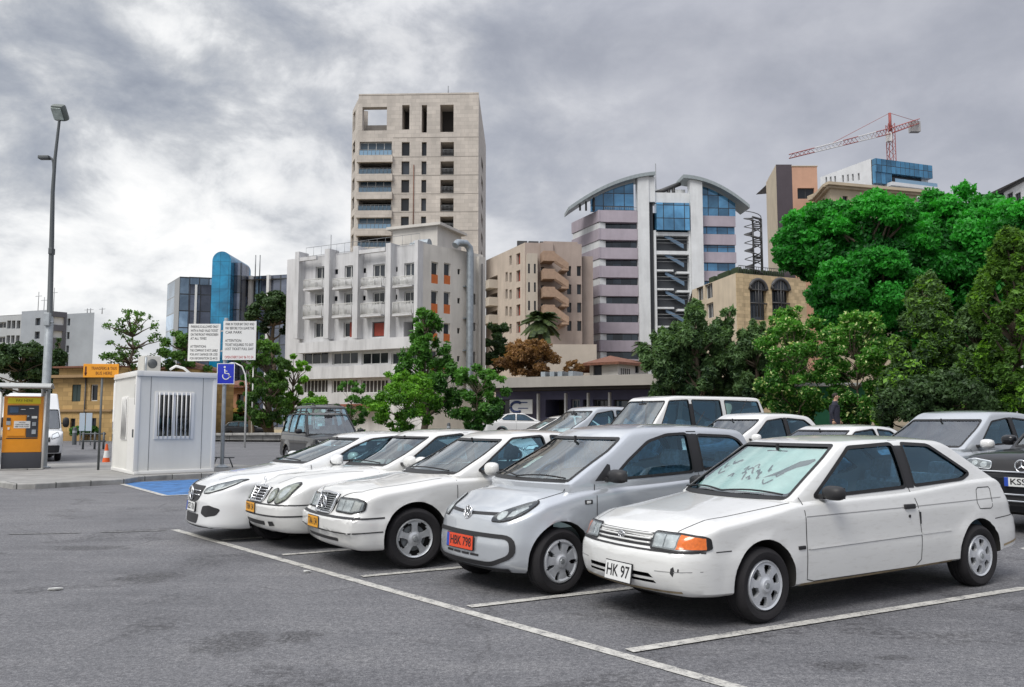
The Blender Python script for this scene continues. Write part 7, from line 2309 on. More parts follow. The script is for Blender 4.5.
def old_saloon():
    S = dict(wb=2.80, fo=0.81, ro=1.06, w=0.77, H=1.445, r=0.315, ra=0.372, rz=0.012, wi=0.10, wheel='alloy5', zbelt=0.945,
             top=[(0.82, 0.74), (0.70, 0.80), (0.4, 0.845), (0.0, 0.895), (-0.45, 0.95), (-1.4, 0.965), (-2.6, 0.985), (-3.0, 0.98), (-3.6, 0.95), (-3.88, 0.90)],
             bot=[(0.8, 0.22), (0.4, 0.21), (-0.4, 0.21), (-2.4, 0.22), (-3.6, 0.30)],
             nose=[(0.18, -0.16), (0.24, -0.10), (0.34, -0.045), (0.38, -0.03), (0.40, 0.0), (0.53, 0.0), (0.55, -0.03), (0.60, -0.09), (0.80, -0.16)],
             tail=[(0.28, -0.06), (0.38, 0.0), (0.55, 0.0), (0.58, -0.05), (0.95, -0.12)],
             side=[(0.2, -0.03), (0.32, -0.004), (0.53, 0.0), (0.56, -0.01), (0.80, -0.008), (0.95, -0.04)],
             Rf=0.30, kf=0.13, bow_f=0.09, Rr=0.25, kr=0.10, boxy=3.3, sd=0.10, flare=0.014,
             ws=((-0.38, 0.935), (-1.16, 1.37)), ws_curve=0.02, rs=[(-3.10, 0.98), (-2.62, 1.36)],
             roof=[(-2.9, 1.34), (-2.6, 1.40), (-2.0, 1.44), (-1.6, 1.445), (-1.2, 1.42), (-0.9, 1.38)],
             gwb=0.72, gwr=0.545, gtaper=0.05, gbow_f=0.14, grc=0.08, seal=0.022, win_r=0.035,
             windows=[[(-0.80, 0.99), (-1.33, 1.345), (-1.76, 1.375), (-1.80, 1.0)], [(-1.90, 1.0), (-1.87, 1.375), (-2.38, 1.345), (-2.66, 1.12), (-2.66, 1.015)]],
             black=[],
             gaps=[([(-0.50, 0.955), (-0.50, 0.36), (-0.58, 0.30), (-1.80, 0.30), (-1.86, 0.40), (-1.86, 0.99)], False),
                   ([(-1.86, 0.36), (-1.93, 0.30), (-2.35, 0.30), (-2.42, 0.5), (-2.60, 0.70), (-2.70, 1.0)], False), ([(-0.37, 0.545), (-0.50, 0.545)], False)],
             gaps_top=[([(0.70, 0.20), (0.52, 0.53), (0.2, 0.59), (-0.36, 0.64)], False), ([(0.70, -0.20), (0.52, -0.53), (0.2, -0.59), (-0.36, -0.64)], False)],
             seat_u=-1.5, rear_seat_u=-2.4)
    root, skin, C = build_car('saloon_car', 'boxy white saloon with rectangular headlights, five-spoke wheels and a small orange plate', -1.426, 9.761, 213.0, S, P_WARM, group='cars parked in the front row', steer=R(-7))
    sym = lambda L, sg: [(a * sg, b) for a, b in L]
    for sg in (1, -1):
        out = smooth_poly(sym([(0.285, 0.60), (0.275, 0.735), (0.60, 0.735), (0.715, 0.715), (0.715, 0.625), (0.62, 0.595)], sg), 0.02)
        def f(bm, out=out, sg=sg):
            skin.patch(bm, 'F', out, 0.005, 0.03, 0, True)
            skin.ribbon(bm, 'F', out, 0.016, True, 0.009, 0.03, 2)
            skin.patch(bm, 'F', sym([(0.30, 0.615), (0.30, 0.72), (0.41, 0.72), (0.41, 0.61)], sg), 0.009, 0.03, 1, True)
            skin.patch(bm, 'F', sym([(0.425, 0.61), (0.425, 0.72), (0.57, 0.72), (0.57, 0.61)], sg), 0.009, 0.03, 1, True)
            skin.patch(bm, 'F', sym([(0.59, 0.61), (0.59, 0.718), (0.69, 0.702), (0.69, 0.632)], sg), 0.009, 0.03, 3, True)
        o = skin_part('headlight', root, [M_LAMPD, M_REFL, M_RUB, pmat('lamp_clear', (0.55, 0.56, 0.55), 0.3, var=0.2, vscale=30)], f)
        skin_part('lens', o, [M_LENS], lambda bm, out=out: skin.patch(bm, 'F', out, 0.016, 0.03, 0, True))
    chrome_grille(root, skin, 0.235, 0.205, 0.575, 0.77, 8, star_in=True)
    def bump(bm):
        pts = [(-0.72, 0.405), (-0.4, 0.40), (0, 0.40), (0.4, 0.40), (0.72, 0.405)]
        skin.ribbon(bm, 'F', pts, 0.012, False, 0.004, 0.04, 3)
        skin.ribbon(bm, 'F', [(a, b + 0.15) for a, b in pts], 0.02, False, 0.004, 0.04, 2)
        for ax in ('L', 'Rt'):
            skin.ribbon(bm, ax, [(0.70, 0.405), (0.38, 0.41)], 0.012, False, 0.004, 0.04, 3)
            skin.ribbon(bm, ax, [(0.70, 0.548), (0.36, 0.55)], 0.016, False, 0.004, 0.04, 2)
    body_add(root, bump)
    def slot_shade(bm): skin.patch(bm, 'F', smooth_poly([(-0.40, 0.30), (-0.42, 0.335), (0.42, 0.335), (0.40, 0.30)], 0.015), 0.004, 0.05, 0, True)  # dark patch paints the shade of the slot in the white bumper
    skin_part('intake_or_slot_shade', root, [M_DARK], slot_shade)
    plate(root, S, skin, -0.10, 0.467, 0.30, 0.115, 'yellow', 'TAA 134', tilt=0)
    mirror_pair(root, S, P_WARM, -0.88, 1.02, v=0.73, size=(0.08, 0.10, 0.075))
    wipers(root, skin, S, vs=((0.5, -0.45),))
    handles(root, skin, (-1.72, -2.52), 0.83, P_WARM)


def round_saloon():
    S = dict(wb=2.83, fo=0.90, ro=1.10, w=0.78, H=1.445, r=0.31, ra=0.365, rz=0.012, wi=0.10, wheel='plain', zbelt=0.945,
             top=[(0.91, 0.72), (0.80, 0.765), (0.5, 0.835), (0.05, 0.90), (-0.5, 0.955), (-1.4, 0.975), (-2.7, 0.985), (-3.4, 0.96), (-3.9, 0.90)],
             bot=[(0.8, 0.21), (0.4, 0.20), (-0.4, 0.20), (-2.4, 0.22), (-3.8, 0.30)],
             nose=[(0.18, -0.14), (0.24, -0.07), (0.34, -0.02), (0.42, 0.0), (0.52, 0.0), (0.55, -0.03), (0.60, -0.07), (0.75, -0.15), (0.85, -0.25)],
             tail=[(0.28, -0.06), (0.38, 0.0), (0.55, 0.0), (0.6, -0.05), (0.95, -0.14)],
             side=[(0.2, -0.03), (0.34, -0.004), (0.53, 0.0), (0.80, -0.01), (0.95, -0.04)],
             Rf=0.40, kf=0.22, bow_f=0.13, Rr=0.35, kr=0.16, boxy=2.8, sd=0.13, flare=0.012,
             ws=((-0.42, 0.945), (-1.25, 1.37)), ws_curve=0.025, rs=[(-3.20, 0.98), (-2.60, 1.36)],
             roof=[(-3.0, 1.32), (-2.6, 1.39), (-2.0, 1.44), (-1.6, 1.445), (-1.2, 1.42), (-0.9, 1.37)],
             gwb=0.72, gwr=0.55, gtaper=0.05, gbow_f=0.15, grc=0.085, seal=0.022, win_r=0.05,
             windows=[[(-0.86, 0.99), (-1.40, 1.335), (-1.82, 1.375), (-1.84, 1.005)], [(-1.93, 1.005), (-1.91, 1.375), (-2.42, 1.335), (-2.76, 1.10), (-2.72, 1.025)]],
             black=[[(-1.84, 0.99), (-1.82, 1.39), (-1.91, 1.39), (-1.93, 0.99)]],
             gaps=[([(-0.48, 0.95), (-0.48, 0.34), (-1.84, 0.32), (-1.89, 0.99)], False)],
             gaps_top=[([(0.66, 0.22), (0.50, 0.27), (-0.30, 0.62)], False), ([(0.66, -0.22), (0.50, -0.27), (-0.30, -0.62)], False)],
             seat_u=-1.5, rear_seat_u=-2.4)
    root, skin, C = build_car('saloon_car', 'white saloon with twin round headlights and a hood star, between two other white cars', -2.49, 11.24, 215.0, S, P_WARM, group='cars parked in the front row')
    sym = lambda L, sg: [(a * sg, b) for a, b in L]
    mlens = pmat('lamp_olive', (0.42, 0.44, 0.36), 0.2, metal=0.4, var=0.3, vscale=20)
    for sg in (1, -1):
        for (cx, cz, rx, rz, rot) in ((0.385, 0.64, 0.072, 0.080, -0.25), (0.57, 0.675, 0.098, 0.118, -0.35)):
            out = oval(cx * sg, cz, rx, rz, 28, rot * sg)
            def f(bm, out=out, cx=cx, cz=cz, rx=rx, rz=rz, rot=rot, sg=sg):
                skin.patch(bm, 'F', out, 0.012, 0.03, 0, True); skin.ribbon(bm, 'F', out, 0.018, True, 0.012, 0.03, 2)
                skin.patch(bm, 'F', oval(cx * sg, cz, rx * 0.55, rz * 0.55, 20, rot * sg), 0.016, 0.03, 1, True)
            o = skin_part('headlight', root, [mlens, M_REFL, M_RUB], f)
            skin_part('lens', o, [M_LENS], lambda bm, out=out: skin.patch(bm, 'F', out, 0.024, 0.03, 0, True))
    chrome_grille(root, skin, 0.245, 0.20, 0.565, 0.735, 4)
    def bump(bm):
        for zz, wd, m in ((0.415, 0.018, 3), (0.545, 0.014, 3)):
            skin.ribbon(bm, 'F', [(-0.74, zz), (-0.4, zz - 0.004), (0, zz - 0.005), (0.4, zz - 0.004), (0.74, zz)], wd, False, 0.004, 0.04, m)
            for ax in ('L', 'Rt'): skin.ribbon(bm, ax, [(0.72, zz), (0.37, zz)], wd, False, 0.004, 0.04, m)
    body_add(root, bump)
    def slot_shade(bm): skin.patch(bm, 'F', smooth_poly([(-0.30, 0.29), (-0.32, 0.34), (0.32, 0.34), (0.30, 0.29)], 0.02), 0.004, 0.05, 0, True)  # shade of the bumper recess, painted on as a dark patch
    skin_part('intake_or_slot_shade', root, [M_DARK], slot_shade)
    for sg in (1, -1): skin_part('fog_lamp', root, [M_DARK], lambda bm, sg=sg: skin.patch(bm, 'F', sym([(0.40, 0.285), (0.41, 0.345), (0.52, 0.35), (0.53, 0.30)], sg), 0.005, 0.05, 0, True))
    plate(root, S, skin, -0.07, 0.485, 0.31, 0.115, 'yellow', 'THN 134', tilt=0)
    mirror_pair(root, S, P_WARM, -0.84, 1.03, v=0.73, size=(0.08, 0.11, 0.075))
    wipers(root, skin, S, vs=((0.5, -0.45),))
    handles(root, skin, (-1.74, -2.6), 0.84, P_WARM)


def coupe():
    S = dict(wb=2.76, fo=0.90, ro=0.95, w=0.83, H=1.40, r=0.325, ra=0.38, rz=0.012, wi=0.11, wheel='alloy10', zbelt=0.955,
             top=[(0.91, 0.70), (0.76, 0.765), (0.4, 0.84), (0.0, 0.90), (-0.4, 0.955), (-1.4, 0.99), (-2.7, 1.03), (-3.4, 1.0), (-3.8, 0.93)],
             bot=[(0.76, 0.18), (0.4, 0.165), (-0.4, 0.18), (-2.4, 0.2), (-3.7, 0.3)],
             nose=[(0.14, -0.06), (0.2, 0.0), (0.32, -0.01), (0.5, -0.02), (0.60, -0.04), (0.70, -0.09), (0.80, -0.2)],
             tail=[(0.25, -0.06), (0.38, 0.0), (0.6, -0.02), (0.95, -0.10)],
             side=[(0.15, -0.03), (0.28, -0.004), (0.5, 0.0), (0.64, -0.018), (0.78, -0.006), (0.95, -0.05)],
             Rf=0.62, kf=0.36, bow_f=0.15, Rr=0.4, kr=0.2, boxy=2.7, sd=0.13, flare=0.014,
             ws=((-0.20, 0.95), (-1.18, 1.34)), ws_curve=0.03, rs=[(-3.42, 1.02), (-2.55, 1.335)],
             roof=[(-3.3, 1.15), (-2.8, 1.29), (-2.4, 1.36), (-1.8, 1.40), (-1.4, 1.395), (-1.0, 1.35)],
             gwb=0.745, gwr=0.57, gtaper=0.06, gbow_f=0.19, grc=0.09, seal=0.02, win_r=0.06,
             windows=[[(-0.76, 1.0), (-1.10, 1.18), (-1.42, 1.295), (-1.9, 1.335), (-2.4, 1.30), (-2.78, 1.12), (-2.72, 1.055)]],
             black=[], gaps=[([(-0.48, 0.96), (-0.48, 0.33), (-1.98, 0.33), (-2.05, 0.6), (-1.98, 1.02)], False)],
             gaps_top=[([(0.62, 0.30), (0.2, 0.58), (-0.34, 0.66)], False), ([(0.62, -0.30), (0.2, -0.58), (-0.34, -0.66)], False)],
             seat_u=-1.45, rear_seat_u=-2.3)
    P = paint_mat('paint_white_coupe', (0.74, 0.75, 0.75), dirt=0.06)
    root, skin, C = build_car('coupe_car', 'newer white coupe with slanted headlights and a large star in its wide grille', -3.52, 11.94, 214.0, S, P, group='cars parked in the front row')
    sym = lambda L, sg: [(a * sg, b) for a, b in L]
    for sg in (1, -1):
        out = smooth_poly(sym([(0.36, 0.615), (0.36, 0.67), (0.50, 0.735), (0.68, 0.795), (0.745, 0.79), (0.735, 0.74), (0.66, 0.67), (0.50, 0.62)], sg), 0.03)
        def f(bm, out=out, sg=sg):
            skin.patch(bm, 'F', out, 0.004, 0.03, 0, True)
            skin.ribbon(bm, 'F', out, 0.012, True, 0.006, 0.03, 2)
            skin.patch(bm, 'F', oval(0.46 * sg, 0.665, 0.04, 0.032), 0.008, 0.02, 1, True); skin.patch(bm, 'F', oval(0.57 * sg, 0.70, 0.045, 0.036), 0.008, 0.02, 1, True)
            skin.ribbon(bm, 'F', sym([(0.40, 0.632), (0.54, 0.645), (0.66, 0.695), (0.715, 0.75)], sg), 0.02, False, 0.009, 0.03, 3)
        o = skin_part('headlight', root, [M_LAMPD, M_REFL, M_RUB, M_PW], f)
        skin_part('lens', o, [M_LENS], lambda bm, out=out: skin.patch(bm, 'F', out, 0.014, 0.03, 0, True))
        skin_part('side_intake', root, [M_DARK], lambda bm, sg=sg: skin.patch(bm, 'F', smooth_poly(sym([(0.36, 0.36), (0.40, 0.455), (0.56, 0.475), (0.70, 0.43), (0.66, 0.35), (0.50, 0.32)], sg), 0.03), 0.004, 0.03, 0, True))
    gp = smooth_poly([(-0.30, 0.70), (0.30, 0.70), (0.315, 0.64), (0.26, 0.535), (0.16, 0.50), (-0.16, 0.50), (-0.26, 0.535), (-0.315, 0.64)], 0.05)
    g = skin_part('grille', root, [M_DARK], lambda bm: skin.patch(bm, 'F', gp, 0.006, 0.04, 0, True))
    mb = MB()
    for zz in (0.585, 0.635):
        pts = []
        for k in range(9): v = -0.28 + 0.56 * k / 8; p, n = skin.hit('F', v, zz); pts.append(p + n * 0.018)
        mb.tube(pts, 0.009, 6)
    mb.build('grille_bar', M_CHROME, g)
    mb = MB(); p, n = skin.hit('F', 0, 0.605); star_bm(mb, p + Vector((0.035, 0, 0)), 0.085, 0.009); mb.build('star_ornament', M_CHROME, g)
    skin_part('intake_or_slot_shade', root, [M_DARK], lambda bm: skin.patch(bm, 'F', smooth_poly([(-0.30, 0.345), (0.30, 0.345), (0.26, 0.225), (-0.26, 0.225)], 0.04), 0.004, 0.05, 0, True))
    def lip(bm): skin.ribbon(bm, 'F', [(-0.62, 0.195), (-0.3, 0.18), (0.3, 0.18), (0.62, 0.195)], 0.016, False, 0.012, 0.04, 0)
    skin_part('bumper_lip', root, [M_LAMPD], lip)
    plate(root, S, skin, 0.0, 0.43, 0.40, 0.12, 'euro', 'KZL 716', tilt=-6)
    mirror_pair(root, S, P, -0.80, 1.03, v=0.73, size=(0.085, 0.115, 0.07))
    wipers(root, skin, S, vs=((0.5, -0.45),))
    handles(root, skin, (-1.86,), 0.84, P)


white_hatch()
city_car()
old_saloon()
round_saloon()
coupe()


# ------------------------------------------------------------------ the cars behind
def gspec(kind, **kw):
    if kind == 'hatch':
        S = dict(wb=2.55, fo=0.80, ro=0.72, w=0.84, H=1.52, r=0.30, ra=0.355, rz=0.012, wheel='alloy10', zbelt=0.95,
                 top=[(0.80, 0.72), (0.6, 0.80), (0.2, 0.88), (-0.3, 0.955), (-1.5, 1.0), (-2.5, 1.03), (-3.27, 0.98)], bot=[(0.8, 0.2), (-3.2, 0.25)],
                 nose=[(0.2, -0.08), (0.3, 0.0), (0.55, -0.01), (0.7, -0.08), (0.85, -0.2)], tail=[(0.25, -0.05), (0.4, 0.0), (0.7, -0.02), (1.0, -0.06)],
                 side=[(0.2, -0.03), (0.35, 0.0), (0.8, -0.01), (1.0, -0.05)], Rf=0.5, kf=0.3, bow_f=0.14, boxy=2.8, sd=0.13,
                 ws=((-0.15, 0.95), (-1.05, 1.44)), ws_curve=0.03, rs=[(-3.25, 1.0), (-2.85, 1.42)],
                 roof=[(-3.2, 1.40), (-2.7, 1.47), (-2.0, 1.52), (-1.5, 1.52), (-0.9, 1.45)], gwb=0.78, gwr=0.62, gbow_f=0.18, grc=0.09, win_r=0.05,
                 windows=[[(-0.78, 1.0), (-1.30, 1.375), (-1.78, 1.43), (-1.80, 1.03)], [(-1.90, 1.035), (-1.88, 1.43), (-2.45, 1.39), (-2.75, 1.20), (-2.62, 1.08)]],
                 black=[[(-1.80, 1.02), (-1.78, 1.44), (-1.88, 1.44), (-1.90, 1.02)]], gaps=[([(-0.5, 0.95), (-0.5, 0.32), (-1.85, 0.32), (-1.86, 1.02)], False)], seat_u=-1.4, rear_seat_u=-2.2)
    elif kind == 'saloon':
        S = dict(wb=2.65, fo=0.82, ro=1.0, w=0.83, H=1.42, r=0.30, ra=0.355, rz=0.012, wheel='plain', zbelt=0.92,
                 top=[(0.82, 0.70), (0.6, 0.78), (0.2, 0.85), (-0.3, 0.92), (-1.5, 0.95), (-2.8, 0.97), (-3.6, 0.93)], bot=[(0.8, 0.2), (-3.6, 0.27)],
                 nose=[(0.2, -0.08), (0.3, 0.0), (0.5, -0.01), (0.68, -0.08), (0.85, -0.2)], tail=[(0.25, -0.05), (0.4, 0.0), (0.6, -0.02), (0.95, -0.1)],
                 side=[(0.2, -0.03), (0.35, 0.0), (0.75, -0.01), (0.95, -0.05)], Rf=0.45, kf=0.26, bow_f=0.13, boxy=2.9, sd=0.12,
                 ws=((-0.25, 0.92), (-1.10, 1.35)), ws_curve=0.02, rs=[(-3.1, 0.96), (-2.5, 1.34)],
                 roof=[(-2.9, 1.30), (-2.4, 1.38), (-1.9, 1.42), (-1.5, 1.42), (-1.0, 1.36)], gwb=0.77, gwr=0.60, gbow_f=0.16, grc=0.085, win_r=0.04,
                 windows=[[(-0.75, 0.965), (-1.30, 1.31), (-1.75, 1.345), (-1.78, 0.985)], [(-1.87, 0.99), (-1.85, 1.345), (-2.3, 1.31), (-2.62, 1.09), (-2.58, 1.01)]],
                 black=[], gaps=[([(-0.48, 0.93), (-0.48, 0.32), (-1.8, 0.32), (-1.83, 0.98)], False)], seat_u=-1.4, rear_seat_u=-2.25)
    else:
        S = dict(wb=2.72, fo=0.78, ro=1.05, w=0.87, H=1.86, r=0.36, ra=0.42, rz=0.015, wheel='alloy5', zbelt=1.12,
                 top=[(0.80, 0.98), (0.65, 1.04), (0.2, 1.08), (-0.4, 1.11), (-1.5, 1.13), (-3.8, 1.15)], bot=[(0.8, 0.42), (0.4, 0.36), (-3.4, 0.38), (-3.8, 0.45)],
                 nose=[(0.35, -0.06), (0.45, 0.0), (0.65, 0.0), (0.72, -0.05), (1.0, -0.10), (1.1, -0.2)], tail=[(0.35, -0.05), (0.5, 0.0), (0.7, 0.0), (0.75, -0.06), (1.2, -0.08)],
                 side=[(0.35, -0.03), (0.5, 0.0), (0.95, -0.008), (1.15, -0.03)], Rf=0.3, kf=0.14, bow_f=0.09, Rr=0.22, kr=0.08, boxy=3.8, sd=0.09, flare=0.02,
                 ws=((-0.45, 1.10), (-1.05, 1.76)), ws_curve=0.02, rs=[(-3.74, 1.15), (-3.52, 1.78)],
                 roof=[(-3.7, 1.82), (-3.0, 1.86), (-1.6, 1.86), (-1.0, 1.80)], gwb=0.83, gwr=0.68, gtaper=0.03, gbow_f=0.10, grc=0.08, win_r=0.04, apil=0.06,
                 windows=[[(-0.80, 1.16), (-1.16, 1.72), (-1.80, 1.75), (-1.82, 1.17)], [(-1.92, 1.17), (-1.90, 1.75), (-2.60, 1.75), (-2.62, 1.17)], [(-2.74, 1.18), (-2.72, 1.75), (-3.36, 1.73), (-3.46, 1.19)]],
                 black=[[(-1.82, 1.16), (-1.80, 1.76), (-1.90, 1.76), (-1.92, 1.16)]], gaps=[([(-0.55, 1.12), (-0.55, 0.5), (-1.8, 0.48), (-1.86, 1.16)], False)], seat_u=-1.45, rear_seat_u=-2.4)
    S.update(kw)
    return S


def face_kit(root, skin, S, lamp, grille, style='bars', mat=None):
    """plain lamps and grille for a car whose nose is mostly hidden"""
    sym = lambda L, sg: [(a * sg, b) for a, b in L]
    for sg in (1, -1):
        out = smooth_poly(sym(lamp, sg), 0.025)
        def f(bm, out=out):
            skin.patch(bm, 'F', out, 0.005, 0.04, 0, True); skin.ribbon(bm, 'F', out, 0.014, True, 0.008, 0.04, 1)
        o = skin_part('headlight', root, [M_REFL, M_RUB], f)
    z0, z1, hw = grille
    g = skin_part('grille', root, [M_DARK], lambda bm: skin.patch(bm, 'F', smooth_poly([(-hw, z0), (-hw, z1), (hw, z1), (hw, z0)], 0.02), 0.006, 0.05, 0, True))
    mb = MB(); n = 3
    for i in range(n):
        zz = z0 + (z1 - z0) * (i + 0.5) / n; pts = []
        for k in range(7): p, q = skin.hit('F', -hw + 2 * hw * k / 6, zz); pts.append(p + q * 0.012)
        mb.tube(pts, 0.008, 6)
    mb.build('grille_bar', mat or M_CHROME, g)
    return g


def rails(root, skin, S, v=0.52):
    for sg in (1, -1):
        mb = MB(); pts = []
        for k in range(9):
            u = -1.3 - 2.0 * k / 8; p, n = skin.hit('T', u, v * sg); pts.append(p + Vector((0, 0, 0.0 if k in (0, 8) else 0.055)))
        mb.tube(pts, 0.018, 8); mb.build('roof_rail', M_DARK, root)


def back_cars():
    G = 'cars parked in the second row'
    P1 = paint_mat('paint_white_suv', (0.70, 0.70, 0.68)); P2 = paint_mat('paint_white_plain', (0.72, 0.72, 0.71))
    P3 = paint_mat('paint_silver', (0.45, 0.48, 0.51), metal=0.3); P4 = paint_mat('paint_black', (0.010, 0.011, 0.014), dirt=0.02, coat=0.6); P5 = paint_mat('paint_graphite', (0.014, 0.015, 0.018), dirt=0.02, coat=0.5)
    lampH = [(0.38, 0.62), (0.38, 0.72), (0.66, 0.76), (0.70, 0.66)]
    lampS = [(0.42, 0.80), (0.42, 0.96), (0.76, 0.95), (0.76, 0.82)]
    # tall white off-roader
    S = gspec('suv', wb=3.05, ro=1.5, H=1.97, top=[(0.80, 0.98), (0.65, 1.04), (0.2, 1.08), (-0.4, 1.11), (-1.5, 1.13), (-4.6, 1.15)], bot=[(0.8, 0.42), (0.4, 0.36), (-4.0, 0.38), (-4.6, 0.45)],
              roof=[(-4.6, 1.92), (-3.8, 1.97), (-1.6, 1.97), (-1.0, 1.90)], ws=((-0.45, 1.10), (-1.10, 1.86)), rs=[(-4.52, 1.15), (-4.28, 1.88)],
              windows=[[(-0.84, 1.16), (-1.24, 1.82), (-1.80, 1.85), (-1.82, 1.17)], [(-1.92, 1.17), (-1.90, 1.85), (-2.80, 1.85), (-2.82, 1.17)], [(-2.96, 1.18), (-2.94, 1.85), (-4.08, 1.83), (-4.22, 1.19)]])
    r, k, c = build_car('off_road_car', 'tall white off-road car with three side windows, roof highest in the second row', 2.1, 19.0, 212, S, P1, group=G, z=0.18, N=40, seat=M_SEATB)
    face_kit(r, k, S, lampS, (0.80, 0.95, 0.38)); mirror_pair(r, S, M_DARK, -0.85, 1.24, v=0.84)
    # white hatch
    S = gspec('hatch', H=1.55, roof=[(-3.2, 1.43), (-2.7, 1.50), (-2.0, 1.55), (-1.5, 1.55), (-0.9, 1.47)])
    r, k, c = build_car('hatchback_car', 'white rounded hatchback between the tall off-road car and the low white car', 3.75, 17.3, 212, S, P2, group=G, z=0.18, N=40)
    face_kit(r, k, S, lampH, (0.60, 0.68, 0.33)); mirror_pair(r, S, P2, -0.72, 1.04, v=0.77)
    mb = MB(); mb.tube([(-1.25, 0, 1.54), (-1.45, 0, 1.82)], [0.007, 0.004], 6); mb.build('aerial', M_DARK, r)
    # low white saloon, only its roof shows
    S = gspec('saloon', H=1.36, roof=[(-2.9, 1.25), (-2.4, 1.33), (-1.9, 1.36), (-1.5, 1.36), (-1.0, 1.31)], ws=((-0.25, 0.92), (-1.10, 1.30)), ws_hi=0.06,
              windows=[[(-0.75, 0.965), (-1.22, 1.22), (-1.75, 1.27), (-1.78, 0.985)], [(-1.87, 0.99), (-1.85, 1.27), (-2.25, 1.23), (-2.58, 1.06), (-2.55, 1.01)]])
    r, k, c = build_car('saloon_car', 'low white car hidden up to its roof behind the front hatchback', 4.85, 15.4, 212, S, P2, group=G, z=0.13, N=40)
    face_kit(r, k, S, lampH, (0.58, 0.68, 0.33)); mirror_pair(r, S, P2, -0.75, 0.99, v=0.77)
    # silver hatch with white mirror
    S = gspec('hatch', H=1.56, roof=[(-3.2, 1.44), (-2.7, 1.51), (-2.0, 1.56), (-1.5, 1.56), (-0.9, 1.48)])
    r, k, c = build_car('hatchback_car', 'silver grey hatchback with a white mirror, at the right edge beside the black car', 6.2, 13.5, 212, S, P3, group=G, z=0.17, N=40)
    face_kit(r, k, S, lampH, (0.60, 0.68, 0.33)); mirror_pair(r, S, P2, -0.72, 1.03, v=0.77)
    # black car with the European plate
    S = gspec('suv', H=1.70, zbelt=1.02, top=[(0.80, 0.90), (0.65, 0.97), (0.2, 1.01), (-0.4, 1.04), (-1.5, 1.06), (-3.8, 1.1)], nose=[(0.3, -0.05), (0.4, 0.0), (0.72, 0.0), (0.78, -0.03), (0.9, -0.08), (1.1, -0.2)],
              bot=[(0.8, 0.27), (-3.8, 0.36)], w=0.88, Rf=0.45, kf=0.2, ws=((-0.40, 1.03), (-1.15, 1.60)), rs=[(-3.74, 1.08), (-3.45, 1.60)], roof=[(-3.7, 1.62), (-3.0, 1.69), (-1.6, 1.70), (-1.0, 1.63)],
              windows=[[(-0.85, 1.08), (-1.25, 1.56), (-1.80, 1.59), (-1.82, 1.09)], [(-1.92, 1.09), (-1.90, 1.59), (-2.60, 1.58), (-2.62, 1.1)], [(-2.74, 1.11), (-2.72, 1.57), (-3.2, 1.53), (-3.40, 1.13)]], wheel='alloy10')
    r, k, c = build_car('black_car', 'black car with a white KSS number plate and chrome grille bars at the right edge', 6.95, 11.02, 212, S, P4, group=G, z=0.14, N=48)
    sym = lambda L, sg: [(a * sg, b) for a, b in L]
    for sg in (1, -1):
        out = smooth_poly(sym([(0.40, 0.80), (0.40, 0.89), (0.66, 0.92), (0.78, 0.90), (0.74, 0.82)], sg), 0.03)
        o = skin_part('headlight', r, [M_LAMPD, M_CHROME, M_REFL], lambda bm, out=out, sg=sg: (k.patch(bm, 'F', out, 0.005, 0.03, 0, True), k.ribbon(bm, 'F', out, 0.012, True, 0.008, 0.03, 1), k.patch(bm, 'F', oval(0.5 * sg, 0.85, 0.05, 0.035), 0.01, 0.02, 2, True), k.patch(bm, 'F', oval(0.63 * sg, 0.865, 0.045, 0.032), 0.01, 0.02, 2, True)))
        skin_part('lens', o, [M_LENS], lambda bm, out=out: k.patch(bm, 'F', out, 0.014, 0.03, 0, True))
    g = skin_part('grille', r, [M_DARK], lambda bm: k.patch(bm, 'F', smooth_poly([(-0.38, 0.78), (-0.40, 0.92), (0.40, 0.92), (0.38, 0.78)], 0.03), 0.006, 0.04, 0, True))
    mb = MB()
    for zz, hw in ((0.775, 0.74), (0.50, 0.62), (0.42, 0.64)):
        pts = [k.hit('F', -hw + 2 * hw * i / 12, zz)[0] + Vector((0.018, 0, 0)) for i in range(13)]; mb.tube(pts, 0.012, 8)
    mb.build('chrome_bar', M_CHROME, r)
    mb = MB(); p, n = k.hit('F', 0, 0.85); star_bm(mb, p + Vector((0.04, 0, 0)), 0.075, 0.009); mb.build('star_ornament', M_CHROME, g)
    skin_part('intake_or_slot_shade', r, [M_DARK], lambda bm: k.patch(bm, 'F', smooth_poly([(-0.6, 0.36), (-0.62, 0.52), (0.62, 0.52), (0.6, 0.36)], 0.04), 0.005, 0.05, 0, True))
    plate(r, S, k, 0.06, 0.655, 0.52, 0.112, 'euro', 'KSS 408', tilt=0)
    mirror_pair(r, S, P4, -0.85, 1.14, v=0.85)
    # MPV left of the off-roader
    S = gspec('hatch', H=1.72, roof=[(-3.2, 1.62), (-2.7, 1.69), (-2.0, 1.72), (-1.5, 1.72), (-0.9, 1.60)], ws=((0.05, 0.95), (-1.05, 1.62)), rs=[(-3.25, 1.0), (-3.0, 1.62)],
              windows=[[(-0.72, 1.0), (-1.25, 1.52), (-1.78, 1.60), (-1.80, 1.03)], [(-1.90, 1.035), (-1.88, 1.60), (-2.55, 1.57), (-2.85, 1.35), (-2.75, 1.08)]])
    r, k, c = build_car('people_carrier', 'pale car with a large windscreen half hidden left of the tall off-road car', 0.75, 21.6, 212, S, P3, group=G, z=0.22, N=36)
    face_kit(r, k, S, lampH, (0.60, 0.68, 0.33)); mirror_pair(r, S, P3, -0.72, 1.05, v=0.78)
    # small white car farther back
    S = gspec('saloon', H=1.40)
    r, k, c = build_car('saloon_car', 'small white car seen over the roofs in front of the long low canopy', 0.3, 30.3, 196, S, P2, z=0.33, N=36)
    face_kit(r, k, S, lampH, (0.58, 0.68, 0.33)); mirror_pair(r, S, P2, -0.75, 0.99, v=0.77)
